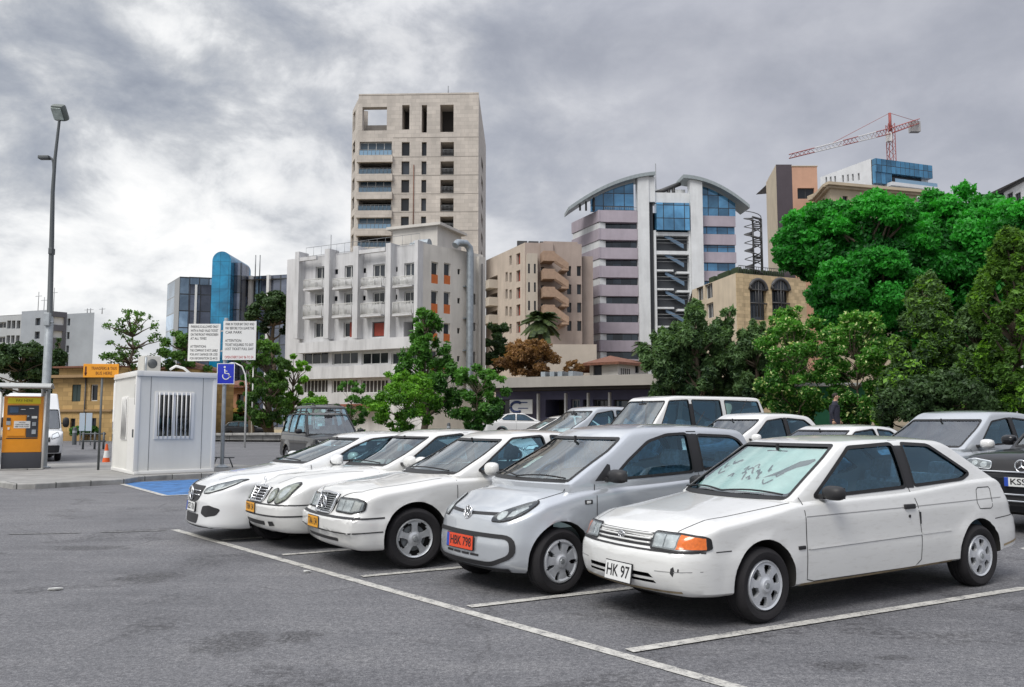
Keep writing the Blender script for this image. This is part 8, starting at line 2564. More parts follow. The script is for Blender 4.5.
    S = gspec('saloon', H=1.42)
    r, k, c = build_car('saloon_car', 'white car parked in front of the white advertising board under the canopy', 1.9, 50.0, 10, S, P2, z=0.6, N=32, interior=False)
    # dark SUV near the road on the left, and a taller dark van behind it
    S = gspec('suv', H=1.80, roof=[(-3.7, 1.76), (-3.0, 1.80), (-1.6, 1.80), (-1.0, 1.73)])
    r, k, c = build_car('off_road_car', 'dark grey off-road car with roof rails, front towards the viewer, near the road', -5.2, 25.6, 299, S, P5, z=0.02, N=40)
    face_kit(r, k, S, lampS, (0.80, 0.95, 0.38)); mirror_pair(r, S, M_DARK, -0.82, 1.22, v=0.85); rails(r, k, S)
    S = gspec('suv', H=2.12, roof=[(-3.7, 2.08), (-3.0, 2.12), (-1.6, 2.12), (-1.0, 2.02)], ws=((-0.45, 1.12), (-1.05, 2.0)), rs=[(-3.74, 1.15), (-3.55, 2.02)],
              windows=[[(-0.84, 1.2), (-1.16, 1.95), (-1.80, 1.98), (-1.82, 1.2)], [(-1.92, 1.2), (-1.90, 1.98), (-2.60, 1.98), (-2.62, 1.2)], [(-2.74, 1.2), (-2.72, 1.98), (-3.36, 1.96), (-3.46, 1.2)]])
    r, k, c = build_car('off_road_car', 'taller black car behind the grey off-road car, only its roof and windows in sight', -6.6, 32.5, 300, S, P4, z=0.08, N=36)
    face_kit(r, k, S, lampS, (0.80, 0.95, 0.38)); rails(r, k, S)
    S = gspec('hatch')
    r, k, c = build_car('hatchback_car', 'dark car across the road beneath the trees', -22.0, 75.0, 10, S, P4, z=0.05, N=32, interior=False)


def delivery_van():
    P = paint_mat('paint_white_van', (0.72, 0.73, 0.73))
    S = dict(wb=3.6, fo=0.95, ro=1.05, w=0.97, H=2.70, r=0.34, ra=0.40, rz=0.015, wheel='plain', zbelt=1.22, wi=0.14,
             top=[(0.96, 0.98), (0.8, 1.08), (0.4, 1.18), (-0.2, 1.26), (-5.6, 1.26)], bot=[(0.9, 0.30), (-5.6, 0.36)],
             nose=[(0.25, -0.05), (0.35, 0.0), (0.65, 0.0), (0.9, -0.06), (1.1, -0.18), (1.25, -0.3)], tail=[(0.3, -0.03), (0.5, 0.0), (1.3, -0.01)],
             side=[(0.3, -0.03), (0.5, 0.0), (1.25, -0.01)], Rf=0.5, kf=0.3, bow_f=0.16, Rr=0.12, kr=0.05, boxy=4.0, sd=0.08,
             ws=((0.10, 1.22), (-0.70, 2.05)), ws_curve=0.03, rs=[(-5.55, 1.2), (-5.50, 2.6)],
             roof=[(-5.6, 2.68), (-3, 2.70), (-1.5, 2.70), (-0.9, 2.62)], gwb=0.95, gwr=0.86, gtaper=0.01, gbow_f=0.16, grc=0.1, win_r=0.06, apil=0.06, rear_win=False, ws_hi=0.05,
             windows=[[(-0.55, 1.25), (-0.85, 1.85), (-1.65, 1.95), (-1.68, 1.22)]], black=[], gaps=[([(-0.4, 1.2), (-0.42, 0.5), (-1.7, 0.5), (-1.74, 1.9)], False)], seat_u=-1.2, rear_seat_u=-1.9)
    r, k, c = build_car('delivery_van', 'tall white delivery van on the road, partly hidden by the orange ticket machine', -18.55, 33.2, 303, S, P, cat='van', N=44)
    face_kit(r, k, S, [(0.52, 0.85), (0.55, 1.02), (0.76, 1.12), (0.80, 0.95)], (0.74, 0.92, 0.48))
    skin_part('bumper', r, [M_DARK], lambda bm: k.patch(bm, 'F', smooth_poly([(-0.8, 0.34), (-0.82, 0.62), (0.82, 0.62), (0.8, 0.34)], 0.05), 0.006, 0.06, 0, True))
    mb = MB(); p, n = k.hit('F', 0, 0.83); star_bm(mb, p + Vector((0.04, 0, 0)), 0.1, 0.012); mb.build('star_ornament', M_CHROME, r)
    plate(r, S, k, 0, 0.50, 0.52, 0.112, 'euro', '', tilt=0)
    mirror_pair(r, S, M_DARK, -0.42, 1.50, v=0.98, size=(0.08, 0.12, 0.2))


back_cars()
delivery_van()
# ------------------------------------------------------------------ street furniture on the kerbed island
KZ = 0.13
M_GALV = pmat('galvanised_steel', (0.40, 0.43, 0.45), 0.5, metal=0.5, var=0.2, vscale=6)
M_POLE = pmat('pole_dark_grey', (0.10, 0.11, 0.115), 0.55, metal=0.3)
M_OR = pmat('machine_orange', (0.80, 0.30, 0.01), 0.4, coat=0.3, var=0.06, vscale=5)
M_ANTH = pmat('machine_anthracite', (0.045, 0.048, 0.058), 0.5)
M_YEL = pmat('machine_yellow', (0.75, 0.62, 0.02), 0.5)
M_PANELW = plaster_mat('booth_panel_white', (0.76, 0.755, 0.72), 0.22, 0.5)
M_TRIMW = pmat('booth_trim_white', (0.78, 0.775, 0.75), 0.45)
M_SIGNB = pmat('sign_blue', (0.012, 0.03, 0.45), 0.4)
M_SIGNW = pmat('sign_white', (0.72, 0.72, 0.70), 0.5)
M_SIGNO = pmat('sign_orange', (0.80, 0.33, 0.02), 0.5)
M_RED = pmat('ink_red', (0.45, 0.05, 0.05), 0.5)
M_SCREEN = pmat('screen_blue', (0.05, 0.09, 0.16), 0.15)


def letter(txt, size, mat, parent, loc, rot, maxw=None, name='lettering', bold=0.0):
    me = text_mesh(txt, size, 0.002, bold=bold); me.materials.append(mat)
    xs = [v.co.x for v in me.vertices]
    o = link_mesh(name, me, parent=parent); o.location = loc; o.rotation_euler = rot
    if maxw and xs:
        w = max(xs) - min(xs)
        if w > maxw: o.scale = (maxw / w, 1, 1)
    return o


def street_lamp():
    x, y = -14.35, 26.2
    r = empty('street_lamp', (x, y, KZ), 0, 'tall grey street lamp with two lamp heads beside the orange ticket machine', 'street lamp')
    h = Z(119, y) - KZ
    mb = MB(); mb.lathe([(0.001, 0), (.24, 0), (.24, .03), (.13, .05), (.125, 2.2)], 16)
    mb.tube([(0, 0, 2.1), (0, 0, 4.6), (0, 0, 4.65), (-.06, 0, 7.2), (-.1, 0, 8.6), (-.08, 0, 9.7), (0, 0, h)], [.125, .115, .085, .07, .058, .048, .04], 12)
    for f in mb.bm.faces: f.material_index = 1 if f.calc_center_median().z > 4.63 else 0
    mb.build('pole', [M_GALV, M_POLE], r, smooth=50)
    mb = MB(); mb.box(-.09, .09, -.19, -.06, 4.35, 4.75, .02); mb.tube([(0, -.1, 4.5), (.18, -.1, 4.45)], .03, 6); mb.build('clamp_box', M_GALV, r)
    mb = MB(); mb.box(-.1, .02, -.1, .1, 6.6, 6.8, .02); mb.build('junction_box', M_POLE, r)
    T = Matrix.Translation((.03, -.05, h + .2)) @ Matrix.Rotation(R(-50), 4, 'X') @ Matrix.Rotation(R(12), 4, 'Y')
    mb = MB(); mb.box(-.22, .22, -.25, .27, -.12, .12, .09, T); hd = mb.build('lamp_head', pmat('lamp_grey', (.13, .15, .14), .5), r, smooth=50)
    mb = MB(); mb.box(-.17, .17, -.19, .2, -.155, -.12, .015, T); mb.build('lamp_glass', pmat('lamp_glass_pale', (.42, .48, .45), .25, var=.3, vscale=8), hd)
    z2 = Z(160, y) - KZ
    mb = MB(); mb.tube([(-.1, 0, z2 - .6), (-.13, 0, z2 - .1), (-.18, 0, z2 + .05), (-.3, 0, z2 + .08)], .03, 8); mb.build('bracket', M_POLE, r)
    mb = MB(); mb.box(-.58, -.24, -.11, .11, z2 + .02, z2 + .13, .03); mb.build('small_lamp_head', M_POLE, r, smooth=50)


def ticket_machine():
    x0, x1 = X(8, 25.2), X(42, 25.2)
    w = x1 - x0; cx = (x0 + x1) / 2
    r = empty('ticket_machine', (cx, 25.2, KZ), R(24), 'orange parking ticket machine under a small curved grey roof', 'ticket machine')
    hw = w / 2; H = 2.15
    mb = MB(); mb.mi = 0
    mb.box(-hw, hw, -.05, .62, .03, .50, .015); mb.mi = 1; mb.box(-hw, hw, -.05, .62, .503, H, .015)
    mb.build('cabinet', [M_ANTH, M_OR], r, smooth=40)
    mb = MB(); mb.box(-hw - .06, hw + .08, -.2, .7, 0, .03, .005); mb.build('base_plate', M_CONC, r)
    mb = MB(); mb.box(-hw + .1, hw - .06, -.062, -.052, 1.93, 2.10); o = mb.build('header_panel', M_YEL, r)
    letter('PAY HERE', .10, pmat('ink_olive', (.16, .14, .01), .6), o, (0.02, -.063, 2.015), (R(90), 0, 0), hw * 1.5)
    mb = MB(); mb.box(-hw + .1, hw - .1, -.065, -.053, 1.60, 1.88, .005); mb.box(.10, hw - .1, -.065, -.053, .94, 1.597, .005); mb.build('control_panel', M_ANTH, r)
    mb = MB(); mb.box(-hw + .16, -.12, -.072, -.066, 1.66, 1.83, .004); mb.build('screen', M_SCREEN, r)
    mb = MB(); mb.box(-hw + .12, .08, -.075, -.054, .98, 1.57, .008); mb.build('service_door', M_OR, r)
    for (a, z, ww, hh, m) in ((-.36, 1.47, .1, .09, M_ANTH), (-.36, 1.36, .11, .11, M_GALV), (-.35, 1.20, .05, .07, M_SIGNW), (.30, 1.53, .14, .07, M_SIGNW), (.30, 1.33, .1, .11, M_GALV), (.30, 1.10, .11, .13, M_GALV), (.14, 1.56, .05, .05, M_GALV), (.0, 1.76, .12, .02, M_SIGNW), (.22, 1.79, .12, .02, M_SIGNW)):
        mb = MB(); mb.box(a - ww / 2, a + ww / 2, -.095, -.066, z - hh / 2, z + hh / 2, .004); mb.build('slot', m, r)
    mb = MB(); mb.box(-.22, .20, -.082, -.0755, 1.21, 1.42); n = mb.build('paper_notice', M_SIGNW, r)
    for i, t in enumerate(('NOTICE', 'COINS AND CARDS', 'KEEP YOUR TICKET')): letter(t, .045, M_INK, n, (-.01, -.084, 1.375 - .06 * i), (R(90), 0, 0), .36)
    mb = MB(); mb.box(-hw + .1, hw - .1, -.058, -.0525, .90, .925); mb.build('tray_slot', M_INK, r)
    # curved roof on side posts
    mb = MB(); mb.tube([(-hw - .07, -.12, 0), (-hw - .07, -.12, H + .15)], .035, 8); mb.build('post', M_SIGNW, r)
    mb = MB(); mb.tube([(hw + .06, -.1, 0), (hw + .06, -.1, H + .15)], .03, 8); mb.build('post', M_SIGNW, r)
    mb = MB()
    pts = []
    for i in range(9):
        t = i / 8; yy = -.55 + 1.35 * t; zz = H + .10 + .26 * math.sin(math.pi * (0.18 + t * .62)); pts.append((yy, zz))
    for (a, z), (a2, z2) in zip(pts, pts[1:]):
        for s_ in (0,):
            P = [(-hw - .16, a, z), (hw + .22, a, z), (hw + .22, a2, z2), (-hw - .16, a2, z2)]
            mb.face(P); mb.face([(p[0], p[1], p[2] + .035) for p in P])
    for a, z in (pts[0], pts[-1]): mb.face([(-hw - .16, a, z), (hw + .22, a, z), (hw + .22, a, z + .035), (-hw - .16, a, z + .035)])
    for sx in (-hw - .16, hw + .22): 
        for (a, z), (a2, z2) in zip(pts, pts[1:]): mb.face([(sx, a, z), (sx, a2, z2), (sx, a2, z2 + .035), (sx, a, z + .035)])
    mb.build('roof', pmat('roof_smoked', (.42, .43, .42), .5), r)
    mb = MB()
    for sx in (-hw - .06, hw + .05): mb.tube([(sx, -.5, H + .17), (sx, -.1, H + .12), (sx, .5, H + .2)], .03, 6)
    mb.build('roof_bracket', M_POLE, r)


def booth():
    P0 = Vector((-10.0, 22.75)); P1 = Vector((-8.42, 24.1)); P2 = Vector((-11.65, 25.0))
    ang = math.atan2(P1.y - P0.y, P1.x - P0.x)
    W = (P1 - P0).length; Dp = (P2 - P0).length
    r = empty('booth', (P0.x, P0.y, KZ), ang, 'white cabin booth with a barred window standing on the kerbed island', 'booth')
    q = P2 - P0; a2 = math.atan2(q.y, q.x) - ang
    H = 2.62
    def panel_wall(mb, L, M, holes=()):
        xs = sorted({0, L} | {h[0] for h in holes} | {h[1] for h in holes}); zs = sorted({0.06, H} | {h[2] for h in holes} | {h[3] for h in holes})
        for i in range(len(xs) - 1):
            for j in range(len(zs) - 1):
                cx, cz = (xs[i] + xs[i + 1]) / 2, (zs[j] + zs[j + 1]) / 2
                if any(h[0] < cx < h[1] and h[2] < cz < h[3] for h in holes): continue
                mb.box(xs[i], xs[i + 1], 0, .06, zs[j], zs[j + 1], 0, M)
    I = Matrix.Identity(4); A = Matrix.Rotation(a2, 4, 'Z') @ Matrix.Diagonal((1, -1, 1, 1))
    win = (W * .24, W * .70, .98, 2.16); win2 = (Dp * .40, Dp * .62, .95, 2.05)
    mb = MB(); panel_wall(mb, W, I, [win]); panel_wall(mb, Dp, A, [win2])
    q3 = Vector((W, 0, 0)) + A.to_3x3() @ Vector((Dp, 0, 0))
    mb.face([(W, 0, .06), tuple(q3 + Vector((0, 0, .06))), tuple(q3 + Vector((0, 0, H))), (W, 0, H)])
    q2 = A.to_3x3() @ Vector((Dp, 0, 0)); mb.face([tuple(q2 + Vector((0, 0, .06))), tuple(q3 + Vector((0, 0, .06))), tuple(q3 + Vector((0, 0, H))), tuple(q2 + Vector((0, 0, H)))])
    mb.face([(0, 0, H - .01), (W, 0, H - .01), tuple(q3 + Vector((0, 0, H - .01))), tuple(q2 + Vector((0, 0, H - .01)))])
    mb.build('wall', M_PANELW, r)
    # floor frame, roof frame, corner posts
    def frame(nm, z0, z1, o):
        mb = MB(); mb.box(-o, W + o, -o, .1, z0, z1, .01); mb.box(-o, Dp + o, -o, .1, z0, z1, .01, A); mb.build(nm, M_TRIMW, r, smooth=40)
    frame('roof_frame', H + .003, H + .15, .05); frame('floor_frame', 0.0, .09, .035)
    mb = MB(); mb.face([(0, 0, H + .1), (W, 0, H + .1), tuple(q3 + Vector((0, 0, H + .1))), tuple(q2 + Vector((0, 0, H + .1)))]); mb.build('roof', M_TRIMW, r)
    for M, a in ((I, 0.0), (I, W), (A, Dp)):
        mb = MB(); mb.box(a - .055, a + .055, -.02, .07, .09, H, .012, M); mb.build('corner_post', M_TRIMW, r, smooth=40)
    for a in (.16, .5, .84):
        mb = MB(); mb.box(W * a - .004, W * a + .004, -.006, .0, .1, H); mb.build('panel_joint', M_GAP, r) if not (W * .24 < W * a < W * .70) else mb.bm.free()
    # windows with bars
    for (x0, x1, z0, z1), M, nb in ((win, I, 8), (win2, A, 4)):
        mb = MB()
        for p in ((x0 - .05, x0 + .03, z0 - .05, z1 + .05), (x1 - .03, x1 + .05, z0 - .05, z1 + .05), (x0 + .03, x1 - .03, z0 - .05, z0 + .03), (x0 + .03, x1 - .03, z1 - .03, z1 + .05)): mb.box(p[0], p[1], -.025, .05, p[2], p[3], .006, M)
        if nb == 8: mb.box((x0 + x1) / 2 - .03, (x0 + x1) / 2 + .03, .0, .05, z0, z1, 0, M)
        w = mb.build('window', M_TRIMW, r, smooth=40)
        mb = MB(); mb.box(x0, x1, .035, .045, z0, z1, 0, M); mb.build('pane', glass_mat('booth_glass', (.25, .28, .27), 1.0), w)
        mb = MB(); [mb.tube([M @ Vector((x0 + (x1 - x0) * (i + .5) / nb, -.035, z0 - .03)), M @ Vector((x0 + (x1 - x0) * (i + .5) / nb, -.035, z1 + .03))], .016, 6) for i in range(nb)]
        mb.build('window_bars', M_TRIMW, w)
    mb = MB(); mb.box(W * .3, W * .45, .3, .35, .3, 1.15); mb.box(W * .28, W * .7, .5, 1.0, .1, .75); mb.build('desk', pmat('booth_inside', (.05, .12, .04), .8), r)
    # door on the left wall
    mb = MB(); mb.box(Dp * .06, Dp * .34, -.012, .0, .1, 2.05, .004, A); d = mb.build('door', M_TRIMW, r)
    mb = MB(); mb.box(Dp * .08, Dp * .08 + .07, -.05, -.013, .98, 1.20, .01, A); mb.build('handle', M_POLE, d)
    mb = MB(); mb.box(.05, .10, -.06, -.02, 1.85, 2.4, .01, A); mb.build('conduit', M_POLE, r)
    # air unit, pipe and aerial on the roof
    mb = MB(); mb.box(W * .14, W * .36, .55, 1.1, H + .15, H + .60, .03); u = mb.build('air_conditioner', pmat('ac_cream', (.55, .54, .50), .6), r, smooth=40)
    mb = MB(); mb.lathe([(.001, 0), (.13, 0), (.13, .01), (.001, .01)], 24, Matrix.Translation((W * .25, .549, H + .38)) @ Matrix.Rotation(R(90), 4, 'X')); mb.build('fan_grille', M_POLE, u)
    mb = MB(); mb.tube([(W * .52, .8, H + .25), (W * .6, .8, H + .36), (W * .7, .75, H + .30), (W * .78, .7, H + .16)], .035, 8); mb.build('roof_pipe', M_TRIMW, r)
    mb = MB(); mb.tube([(.3, .4, H + .1), (.3, .4, H + .55)], .03, 6); mb.build('aerial', M_GALV, r)


def signs():
    # orange direction sign on a black post
    D = 25.0; x = X(102, D); z = KZ
    r = empty('direction_sign', (x, D, z), R(3), 'orange sign on a thin black post left of the booth', 'sign')
    mb = MB(); mb.tube([(0, 0, 0), (0, 0, Z(377, D) - z)], .035, 8); mb.build('post', M_POLE, r)
    x0, x1 = X(84, D) - x, X(118.5, D) - x; z0, z1 = Z(377.5, D) - z, Z(364, D) - z
    mb = MB(); mb.box(x0, x1, -.06, -.035, z0, z1, .008); p = mb.build('board', M_SIGNO, r)
    letter('TRANSFERS & TAXI', .13, pmat('ink_brown', (.12, .03, .01), .6), p, ((x0 + x1) / 2 + .09, -.062, z0 + (z1 - z0) * .66), (R(90), 0, 0), (x1 - x0) * .72)
    letter('BUS HERE', .13, pmat('ink_brown', (.12, .03, .01), .6), p, ((x0 + x1) / 2 + .09, -.062, z0 + (z1 - z0) * .30), (R(90), 0, 0), (x1 - x0) * .46)
    mb = MB(); mb.box(x0 + .05, x0 + .10, -.064, -.061, z0 + .06, z1 - .08); mb.prism([(x0 + .03, -.064, z0 + .14), (x0 + .12, -.064, z0 + .14), (x0 + .075, -.064, z0 + .05)], (0, .003, 0)); mb.build('arrow', pmat('ink_brown', (.12, .03, .01), .6), p)
    # post with the disabled sign and the two boards of text
    D = 26.3; x = X(224.5, D)
    r = empty('parking_sign', (x, D, KZ), 0, 'grey post carrying a blue wheelchair sign and two white boards of text', 'sign')
    zt = Z(318, D) - KZ
    mb = MB(); mb.tube([(0, 0, 0), (0, 0, zt)], .06, 10); mb.lathe([(.001, 0), (.2, 0), (.2, .02), (.08, .1), (.001, .1)], 12); mb.build('post', M_GALV, r, smooth=40)
    x0, x1 = X(217.7, D) - x, X(235.3, D) - x; z0, z1 = Z(384.3, D) - KZ, Z(363.5, D) - KZ
    mb = MB(); mb.box(x0, x1, -.09, -.07, z0, z1, .006); p = mb.build('wheelchair_sign', M_SIGNB, r)
    mb = MB(); cx, cz, S = (x0 + x1) / 2, (z0 + z1) / 2, (z1 - z0)
    wheelchair(mb, S * .85, lambda a, b: Vector((cx + a * S * .85, -.092, cz + b * S * .85)))
    for v in mb.bm.verts: v.co.y = -.092 - max(0, min(.003, (-.092 - v.co.y)))
    mb.build('wheelchair_symbol', M_SIGNW, p)
    mb = MB()
    for a0, a1, b0, b1 in ((x0, x1, z0, z0 + .02), (x0, x1, z1 - .02, z1), (x0, x0 + .02, z0 + .02, z1 - .02), (x1 - .02, x1, z0 + .02, z1 - .02)): mb.box(a0, a1, -.094, -.0905, b0, b1)
    mb.build('sign_border', M_SIGNW, p)
    T1 = (('PARKING IS ALLOWED ONLY', 1), ('WITH A PAID VALID TICKET', 1), ('ON THE FRONT WINDSCREEN', 1), ('AT ALL TIMES', 0), ('', 0), ('ATTENTION:', 0), ('THE COMPANY IS NOT LIABLE', 1), ('FOR ANY DAMAGE OR LOSS', 1), ('FOR INFORMATION 22 44 55', 2))
    T2 = (('PARK IN YOUR BAY ONLY AND', 1), ('PAY BEFORE YOU LEAVE THE', 1), ('CAR PARK', 0), ('', 0), ('ATTENTION:', 0), ('TICKET REQUIRED TO EXIT', 1), ('LOST TICKET FULL DAY', 1), ('', 0), ('OPEN EVERY DAY 06 TO 24', 3))
    for (a, b_, c, d), T in (((188, 220, 324.2, 361.3), T1), ((222.7, 255.8, 321.5, 360.2), T2)):
        x0, x1 = X(a, D) - x, X(b_, D) - x; z0, z1 = Z(d, D) - KZ, Z(c, D) - KZ
        mb = MB(); mb.box(x0, x1, -.10, -.075, z0, z1, .005); p = mb.build('text_board', M_SIGNW, r)
        for i, (t, k) in enumerate(T):
            if not t: continue
            w = (x1 - x0) * (.86 if k else .5); zz = z1 - (z1 - z0) * (i + .75) / (len(T) + .4)
            me_o = letter(t, (z1 - z0) / len(T) * .85, M_RED if k == 3 else M_INK, p, ((x0 + x1) / 2 if k else x0 + (x1 - x0) * .32, -.102, zz), (R(90), 0, 0), w)
    mb = MB(); [mb.box(X(188.5, D) - x, X(255, D) - x, -.072, -.05, q, q + .05) for q in (Z(332, D) - KZ, Z(352, D) - KZ)]; mb.build('cross_bar', M_GALV, r)
    # small clamp stand at the foot of the post
    mb = MB(); [mb.tube([(a, .05, 0), (a * .6, .05, .32)], .02, 6) for a in (-.3, .32)]; mb.tube([(-.34, .05, .3), (.36, .05, .3)], .02, 6); mb.build('foot_stay', M_POLE, r)
    # cone
    D = 30.5; x = X(109.5, D)
    r = empty('traffic_cone', (x, D, 0), 0, 'orange and white traffic cone left of the booth', 'cone')
    mb = MB(); mb.box(-.19, .19, -.19, .19, 0, .03, .01); mb.mi = 0; mb.lathe([(.14, .03), (.105, .25)], 20, cap=False); mb.mi = 1; mb.lathe([(.105, .25), (.07, .5)], 20, cap=False); mb.mi = 0; mb.lathe([(.07, .5), (.03, .74)], 20)
    mb.build('cone_body', [pmat('cone_orange', (.75, .12, .02), .5), M_SIGNW], r, smooth=40)
    # white curved lamp arm behind the sign
    D = 50; x = X(246.5, D)
    r = empty('curved_lamp', (x, D, 0), 0, 'white lamp post with a curved arm behind the blue wheelchair sign', 'street lamp')
    h = Z(363, D)
    mb = MB(); mb.tube([(0, 0, 0), (0, 0, h * .72), (-.08, 0, h * .86), (-.3, 0, h * .96), (-.7, 0, h)], [.06, .05, .045, .04, .035], 8); mb.build('pole', M_SIGNW, r)
    mb = MB(); mb.ball((-.85, 0, h - .02), .22, .1, .07, 12); mb.build('lamp_head', M_GALV, r)
    D = 66; x = X(253, D); r = empty('thin_pole', (x, D, 0), 0, 'thin pale pole among the bushes right of the boards', 'pole'); mb = MB(); mb.tube([(0, 0, 0), (0, 0, Z(355, D))], .06, 8); mb.build('pole', M_SIGNW, r)
    # notice stand across the road
    D = 55; x = X(88, D)
    r = empty('notice_board', (x, D, 0), 0, 'pale blue and white notice board on legs in front of the yellow house', 'notice board')
    z0, z1 = Z(431, D), Z(413, D)
    for a, b_ in ((81.5, 87), (88, 94)):
        mb = MB(); mb.box(X(a, D) - x, X(b_, D) - x, -.05, .0, z0, z1, .01); mb.build('panel', pmat('board_pale_blue', (.42, .50, .58), .5), r)
    for a in (82.5, 93): mb = MB(); mb.tube([(X(a, D) - x, .02, 0), (X(a, D) - x, .02, z1)], .035, 6); mb.build('leg', M_GALV, r)
    # low dark barrier rails along the road
    D = 47; r = empty('road_barrier', (X(92, D), D, 0), 0, 'low dark railing along the road in front of the yellow house', 'railing')
    mb = MB(); x0, x1 = X(84, D) - X(92, D), X(108, D) - X(92, D); [mb.tube([(x0, 0, q), (x1, 0, q)], .05, 6) for q in (.45, .85)]; mb.build('rail', M_POLE, r)
    for a in (x0 + .1, 0.3, x1 - .1): mb = MB(); mb.tube([(a, 0, 0), (a, 0, .95)], .06, 8); mb.build('post', M_POLE, r)


def bollards():
    proto = None
    for i, (px, D, lab) in enumerate(((271, 73, 'dark bollard at the edge of the sandy verge'), (449, 60, 'dark bollard beside the bush in front of the white block'), (77, 56, 'dark bollard before the yellow house'))):
        x = X(px, D)
        if proto is None:
            r = empty('bollard', (x, D, gz(x, D)), 0, lab, 'bollard', 'road bollards'); mb = MB(); mb.lathe([(.14, 0), (.13, 1.0), (.10, 1.12), (.001, 1.16)], 14); mb.build('post', M_POLE, r, smooth=40)
            mb = MB(); mb.lathe([(.137, .78), (.135, .92)], 14, cap=False); mb.build('reflector', M_GALV, r); proto = r
        else:
            c = copy_tree(proto); c.location = (x, D, gz(x, D) + (.12 if i == 0 else 0)); c['label'] = lab
    # a fence of dark rails and posts at the back of the car park on the right
    r = empty('low_fence', (0, 0, 0), 0, 'low dark post and rail fence behind the parked cars on the right', 'fence')
    a, b = Vector((9.0, 30.6)), Vector((24, 18.9)); n = 9; pts = []
    for i in range(n + 1):
        q = a.lerp(b, i / n); z = gz(q.x, q.y) + .15; pts.append(Vector((q.x, q.y, z)))
        mb = MB(); mb.tube([pts[-1], pts[-1] + Vector((0, 0, .62))], .05, 8); mb.build('post', M_POLE, r)
    mb = MB(); mb.tube([p + Vector((0, 0, .25)) for p in pts], .035, 6); mb.build('rail', M_POLE, r)


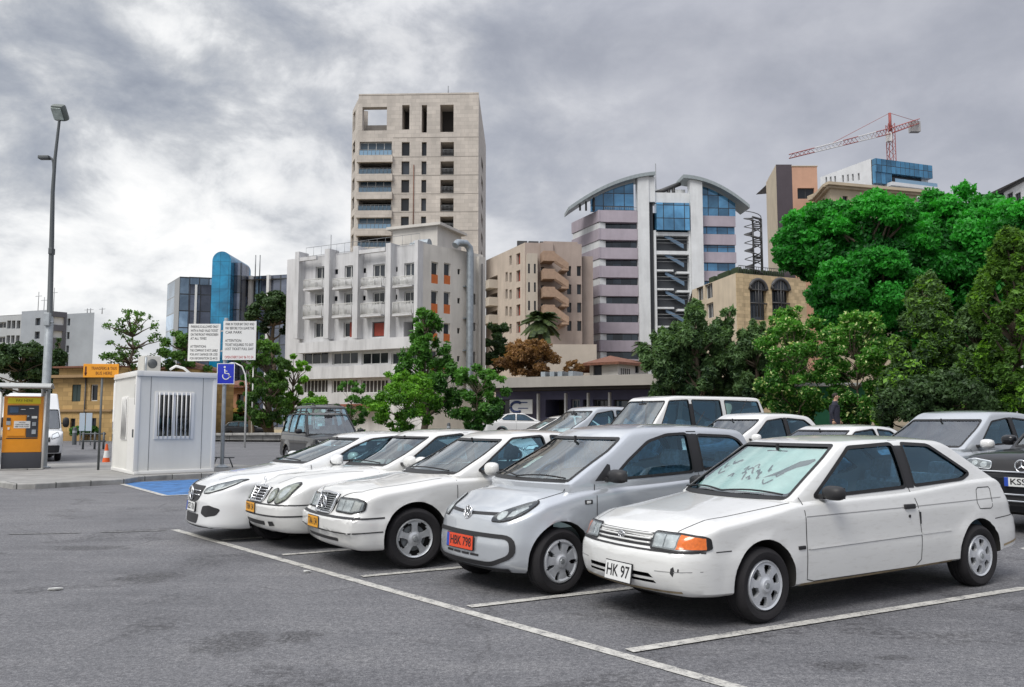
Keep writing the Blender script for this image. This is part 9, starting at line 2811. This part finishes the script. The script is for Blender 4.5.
def person():
    """man in a dark jacket walking to the right along the path, seen from behind and the side"""
    D = 26.5; x = X(833.5, D); z = gz(x, D) + 0.14
    r = empty('person', (x, D, z), R(-20), 'person with short dark hair in a dark navy jacket walking past the shrubs', 'person')
    H = Z(393.5, D) - z
    k = H / 1.76
    bm = bmesh.new(); J = {}; rad = {}
    def j(n, p, rr, par=None):
        v = bm.verts.new([c * k for c in p]); J[n] = v; rad[n] = rr * k
        if par: bm.edges.new((J[par], v))
    # x = walking direction, y = to his left (away), z up
    j('pelvis', (0, 0, .95), .135); j('waist', (.0, 0, 1.08), .135, 'pelvis'); j('chest', (.01, 0, 1.28), .155, 'waist'); j('neckb', (.02, 0, 1.46), .095, 'chest'); j('neck', (.035, 0, 1.54), .058, 'neckb'); j('chin', (.06, 0, 1.60), .068, 'neck'); j('head', (.055, 0, 1.665), .088, 'chin'); j('crown', (.045, 0, 1.715), .066, 'head')
    for sd, s_, sw in (('l', 1, 1), ('r', -1, -1)):
        j('sh' + sd, (.01, .16 * s_, 1.42), .075, 'chest' if False else 'neckb'); j('el' + sd, (-.04 + .06 * sw, .22 * s_, 1.15), .052, 'sh' + sd); j('wr' + sd, (.06 + .10 * sw, .22 * s_, .93), .036, 'el' + sd)
        j('hp' + sd, (.0, .085 * s_, .90), .105, 'pelvis'); j('kn' + sd, (.08 - .14 * sw if False else (.16 if sw > 0 else -.05), .09 * s_, .50), .070, 'hp' + sd); j('an' + sd, ((.20 if sw > 0 else -.28), .09 * s_, .10 if sw > 0 else .16), .045, 'kn' + sd); j('to' + sd, ((.36 if sw > 0 else -.14), .10 * s_, .045 if sw > 0 else .05), .040, 'an' + sd)
    me = bpy.data.meshes.new('person_body'); bm.verts.ensure_lookup_table(); names = list(J); order = [J[n].index for n in names]
    bm.verts.index_update(); idx = {n: J[n].index for n in names}
    bm.to_mesh(me); bm.free()
    o = bpy.data.objects.new('body', me); COL.objects.link(o)
    md = o.modifiers.new('skin', 'SKIN'); o.modifiers.new('sub', 'SUBSURF').levels = 2
    for n in names: me.skin_vertices[0].data[idx[n]].radius = (rad[n], rad[n]); 
    me.skin_vertices[0].data[idx['pelvis']].use_root = True
    dg = bpy.context.evaluated_depsgraph_get(); dg.update()
    m2 = bpy.data.meshes.new_from_object(o.evaluated_get(dg)); o.modifiers.clear(); o.data = m2; bpy.data.meshes.remove(me); m2.name = 'body'
    o.parent = r
    SK = pmat('skin', (.42, .25, .17), .6); JK = pmat('jacket_navy', (.018, .020, .035), .85, var=.3, vscale=12); TR = pmat('trousers_dark', (.03, .03, .036), .85); SH = pmat('shoe_black', (.012, .012, .012), .5)
    for m in (JK, SK, TR, SH): m2.materials.append(m)
    for p in m2.polygons:
        c = p.center / k
        p.material_index = 1 if c.z > 1.525 or (c.z < .965 and abs(c.y) > .17) else 3 if c.z < .105 else 2 if c.z < .86 else 0
    m2.shade_smooth()
    # jacket hem, collar, hair, face
    mb = MB(); mb.lathe([(.165 * k, .82 * k), (.168 * k, .92 * k), (.155 * k, 1.08 * k), (.175 * k, 1.28 * k), (.16 * k, 1.40 * k)], 20, Matrix.Diagonal((.92, 1.18, 1, 1)), cap=False); mb.build('jacket', JK, r, smooth=60)
    mb = MB(); mb.lathe([(.075 * k, 1.46 * k), (.078 * k, 1.53 * k), (.070 * k, 1.54 * k)], 16, Matrix.Translation((.025 * k, 0, 0)), cap=False); mb.build('collar', pmat('shirt_collar', (.16, .17, .2), .8), r)
    mb = MB(); mb.ball((.035 * k, 0, 1.70 * k), .098 * k, .086 * k, .082 * k, 18)
    for v in mb.bm.verts:
        if v.co.x > .08 * k and v.co.z < 1.715 * k: v.co.x = .08 * k
    mb.build('hair', pmat('hair_dark', (.03, .022, .018), .8), r, smooth=60)
    mb = MB(); mb.ball((.152 * k, 0, 1.655 * k), .022 * k, .016 * k, .024 * k, 10); [mb.ball((.05 * k, s_ * .088 * k, 1.655 * k), .022 * k, .010 * k, .032 * k, 10) for s_ in (1, -1)]; mb.build('nose_and_ears', SK, r)
    mb = MB(); [mb.ball((.132 * k, s_ * .033 * k, 1.675 * k), .010 * k, .012 * k, .008 * k, 8) for s_ in (1, -1)]; mb.build('eyes', M_INK, r)
    mb = MB(); mb.box(.128 * k, .138 * k, -.025 * k, .025 * k, 1.607 * k, 1.613 * k); mb.build('mouth', pmat('lip', (.3, .12, .1), .6), r)
    for s_, sw in ((1, 1), (-1, -1)):
        c = Vector(((.06 + .10 * sw) * k, .22 * s_ * k, .90 * k)); mb = MB()
        mb.ball(c + Vector((0, 0, -.035 * k)), .042 * k, .018 * k, .055 * k, 12)
        for i in range(4): a = c + Vector(((-.03 + .02 * i) * k, 0, -.08 * k)); mb.tube([a, a + Vector((.006 * k, -.004 * s_ * k, -.04 * k)), a + Vector((.02 * k, -.012 * s_ * k, -(.07 + .006 * (1 if i in (1, 2) else 0)) * k))], [.009 * k, .0085 * k, .006 * k], 6)
        a = c + Vector((.04 * k, 0, -.02 * k)); mb.tube([a, a + Vector((.025 * k, -.008 * s_ * k, -.035 * k)), a + Vector((.022 * k, -.014 * s_ * k, -.065 * k))], [.011 * k, .010 * k, .007 * k], 6)
        mb.build('hand', SK, r, smooth=60)


def litter():
    rnd = random.Random(3); m = pmat('paper_scrap', (.6, .6, .58), .8); lab = ('white paper scrap lying on the open asphalt on the left', 'crumpled white scrap on the asphalt nearest the front bay line')
    for i, (x, y, s_) in enumerate(((-4.2, 8.0, .09), (-2.1, 8.9, .05))):
        mb = MB(); pts = [(math.cos(a) * s_ * rnd.uniform(.6, 1.1), math.sin(a) * s_ * .6 * rnd.uniform(.6, 1.1), .012 + rnd.uniform(0, .012)) for a in (0, 1, 2, 3, 4, 5)]
        mb.face(pts); mb.prism([(p[0], p[1], .008) for p in pts], (0, 0, .004)); o = mb.build('paper_scrap', m, loc=(x, y, 0)); tag(o, lab[i], 'litter')


M_GREENWALL = plaster_mat('green_hoarding', (.10, .42, .24), .3)


def back_wall():
    """painted hoarding and kiosk showing through the shrubs behind the walking person"""
    D = 38; x0, x1 = X(795, D), X(868, D); z = gz(x0, D)
    r = empty('green_kiosk', (x0, D, z), R(-3), 'turquoise green kiosk showing through the shrubs behind the walking person', 'kiosk')
    w = x1 - x0
    mb = MB(); mb.box(0, w, 0, 2.2, 0, 2.3); mb.build('wall', M_GREENWALL, r)
    mb = MB(); mb.box(-.3, w + .3, -.5, 2.5, 2.3, 2.45, .02); mb.build('roof', B_WHITE, r)
    mb = MB(); mb.box(w * .5, w * .95, -.05, -.003, .9, 1.7); mb.build('window', B_GLASSB, r)
    mb = MB(); mb.box(w * .48, w * .97, -.3, -.003, .78, .88); mb.build('counter', B_WHITE, r)


street_lamp(); ticket_machine(); booth(); signs(); bollards(); person(); litter(); back_wall()
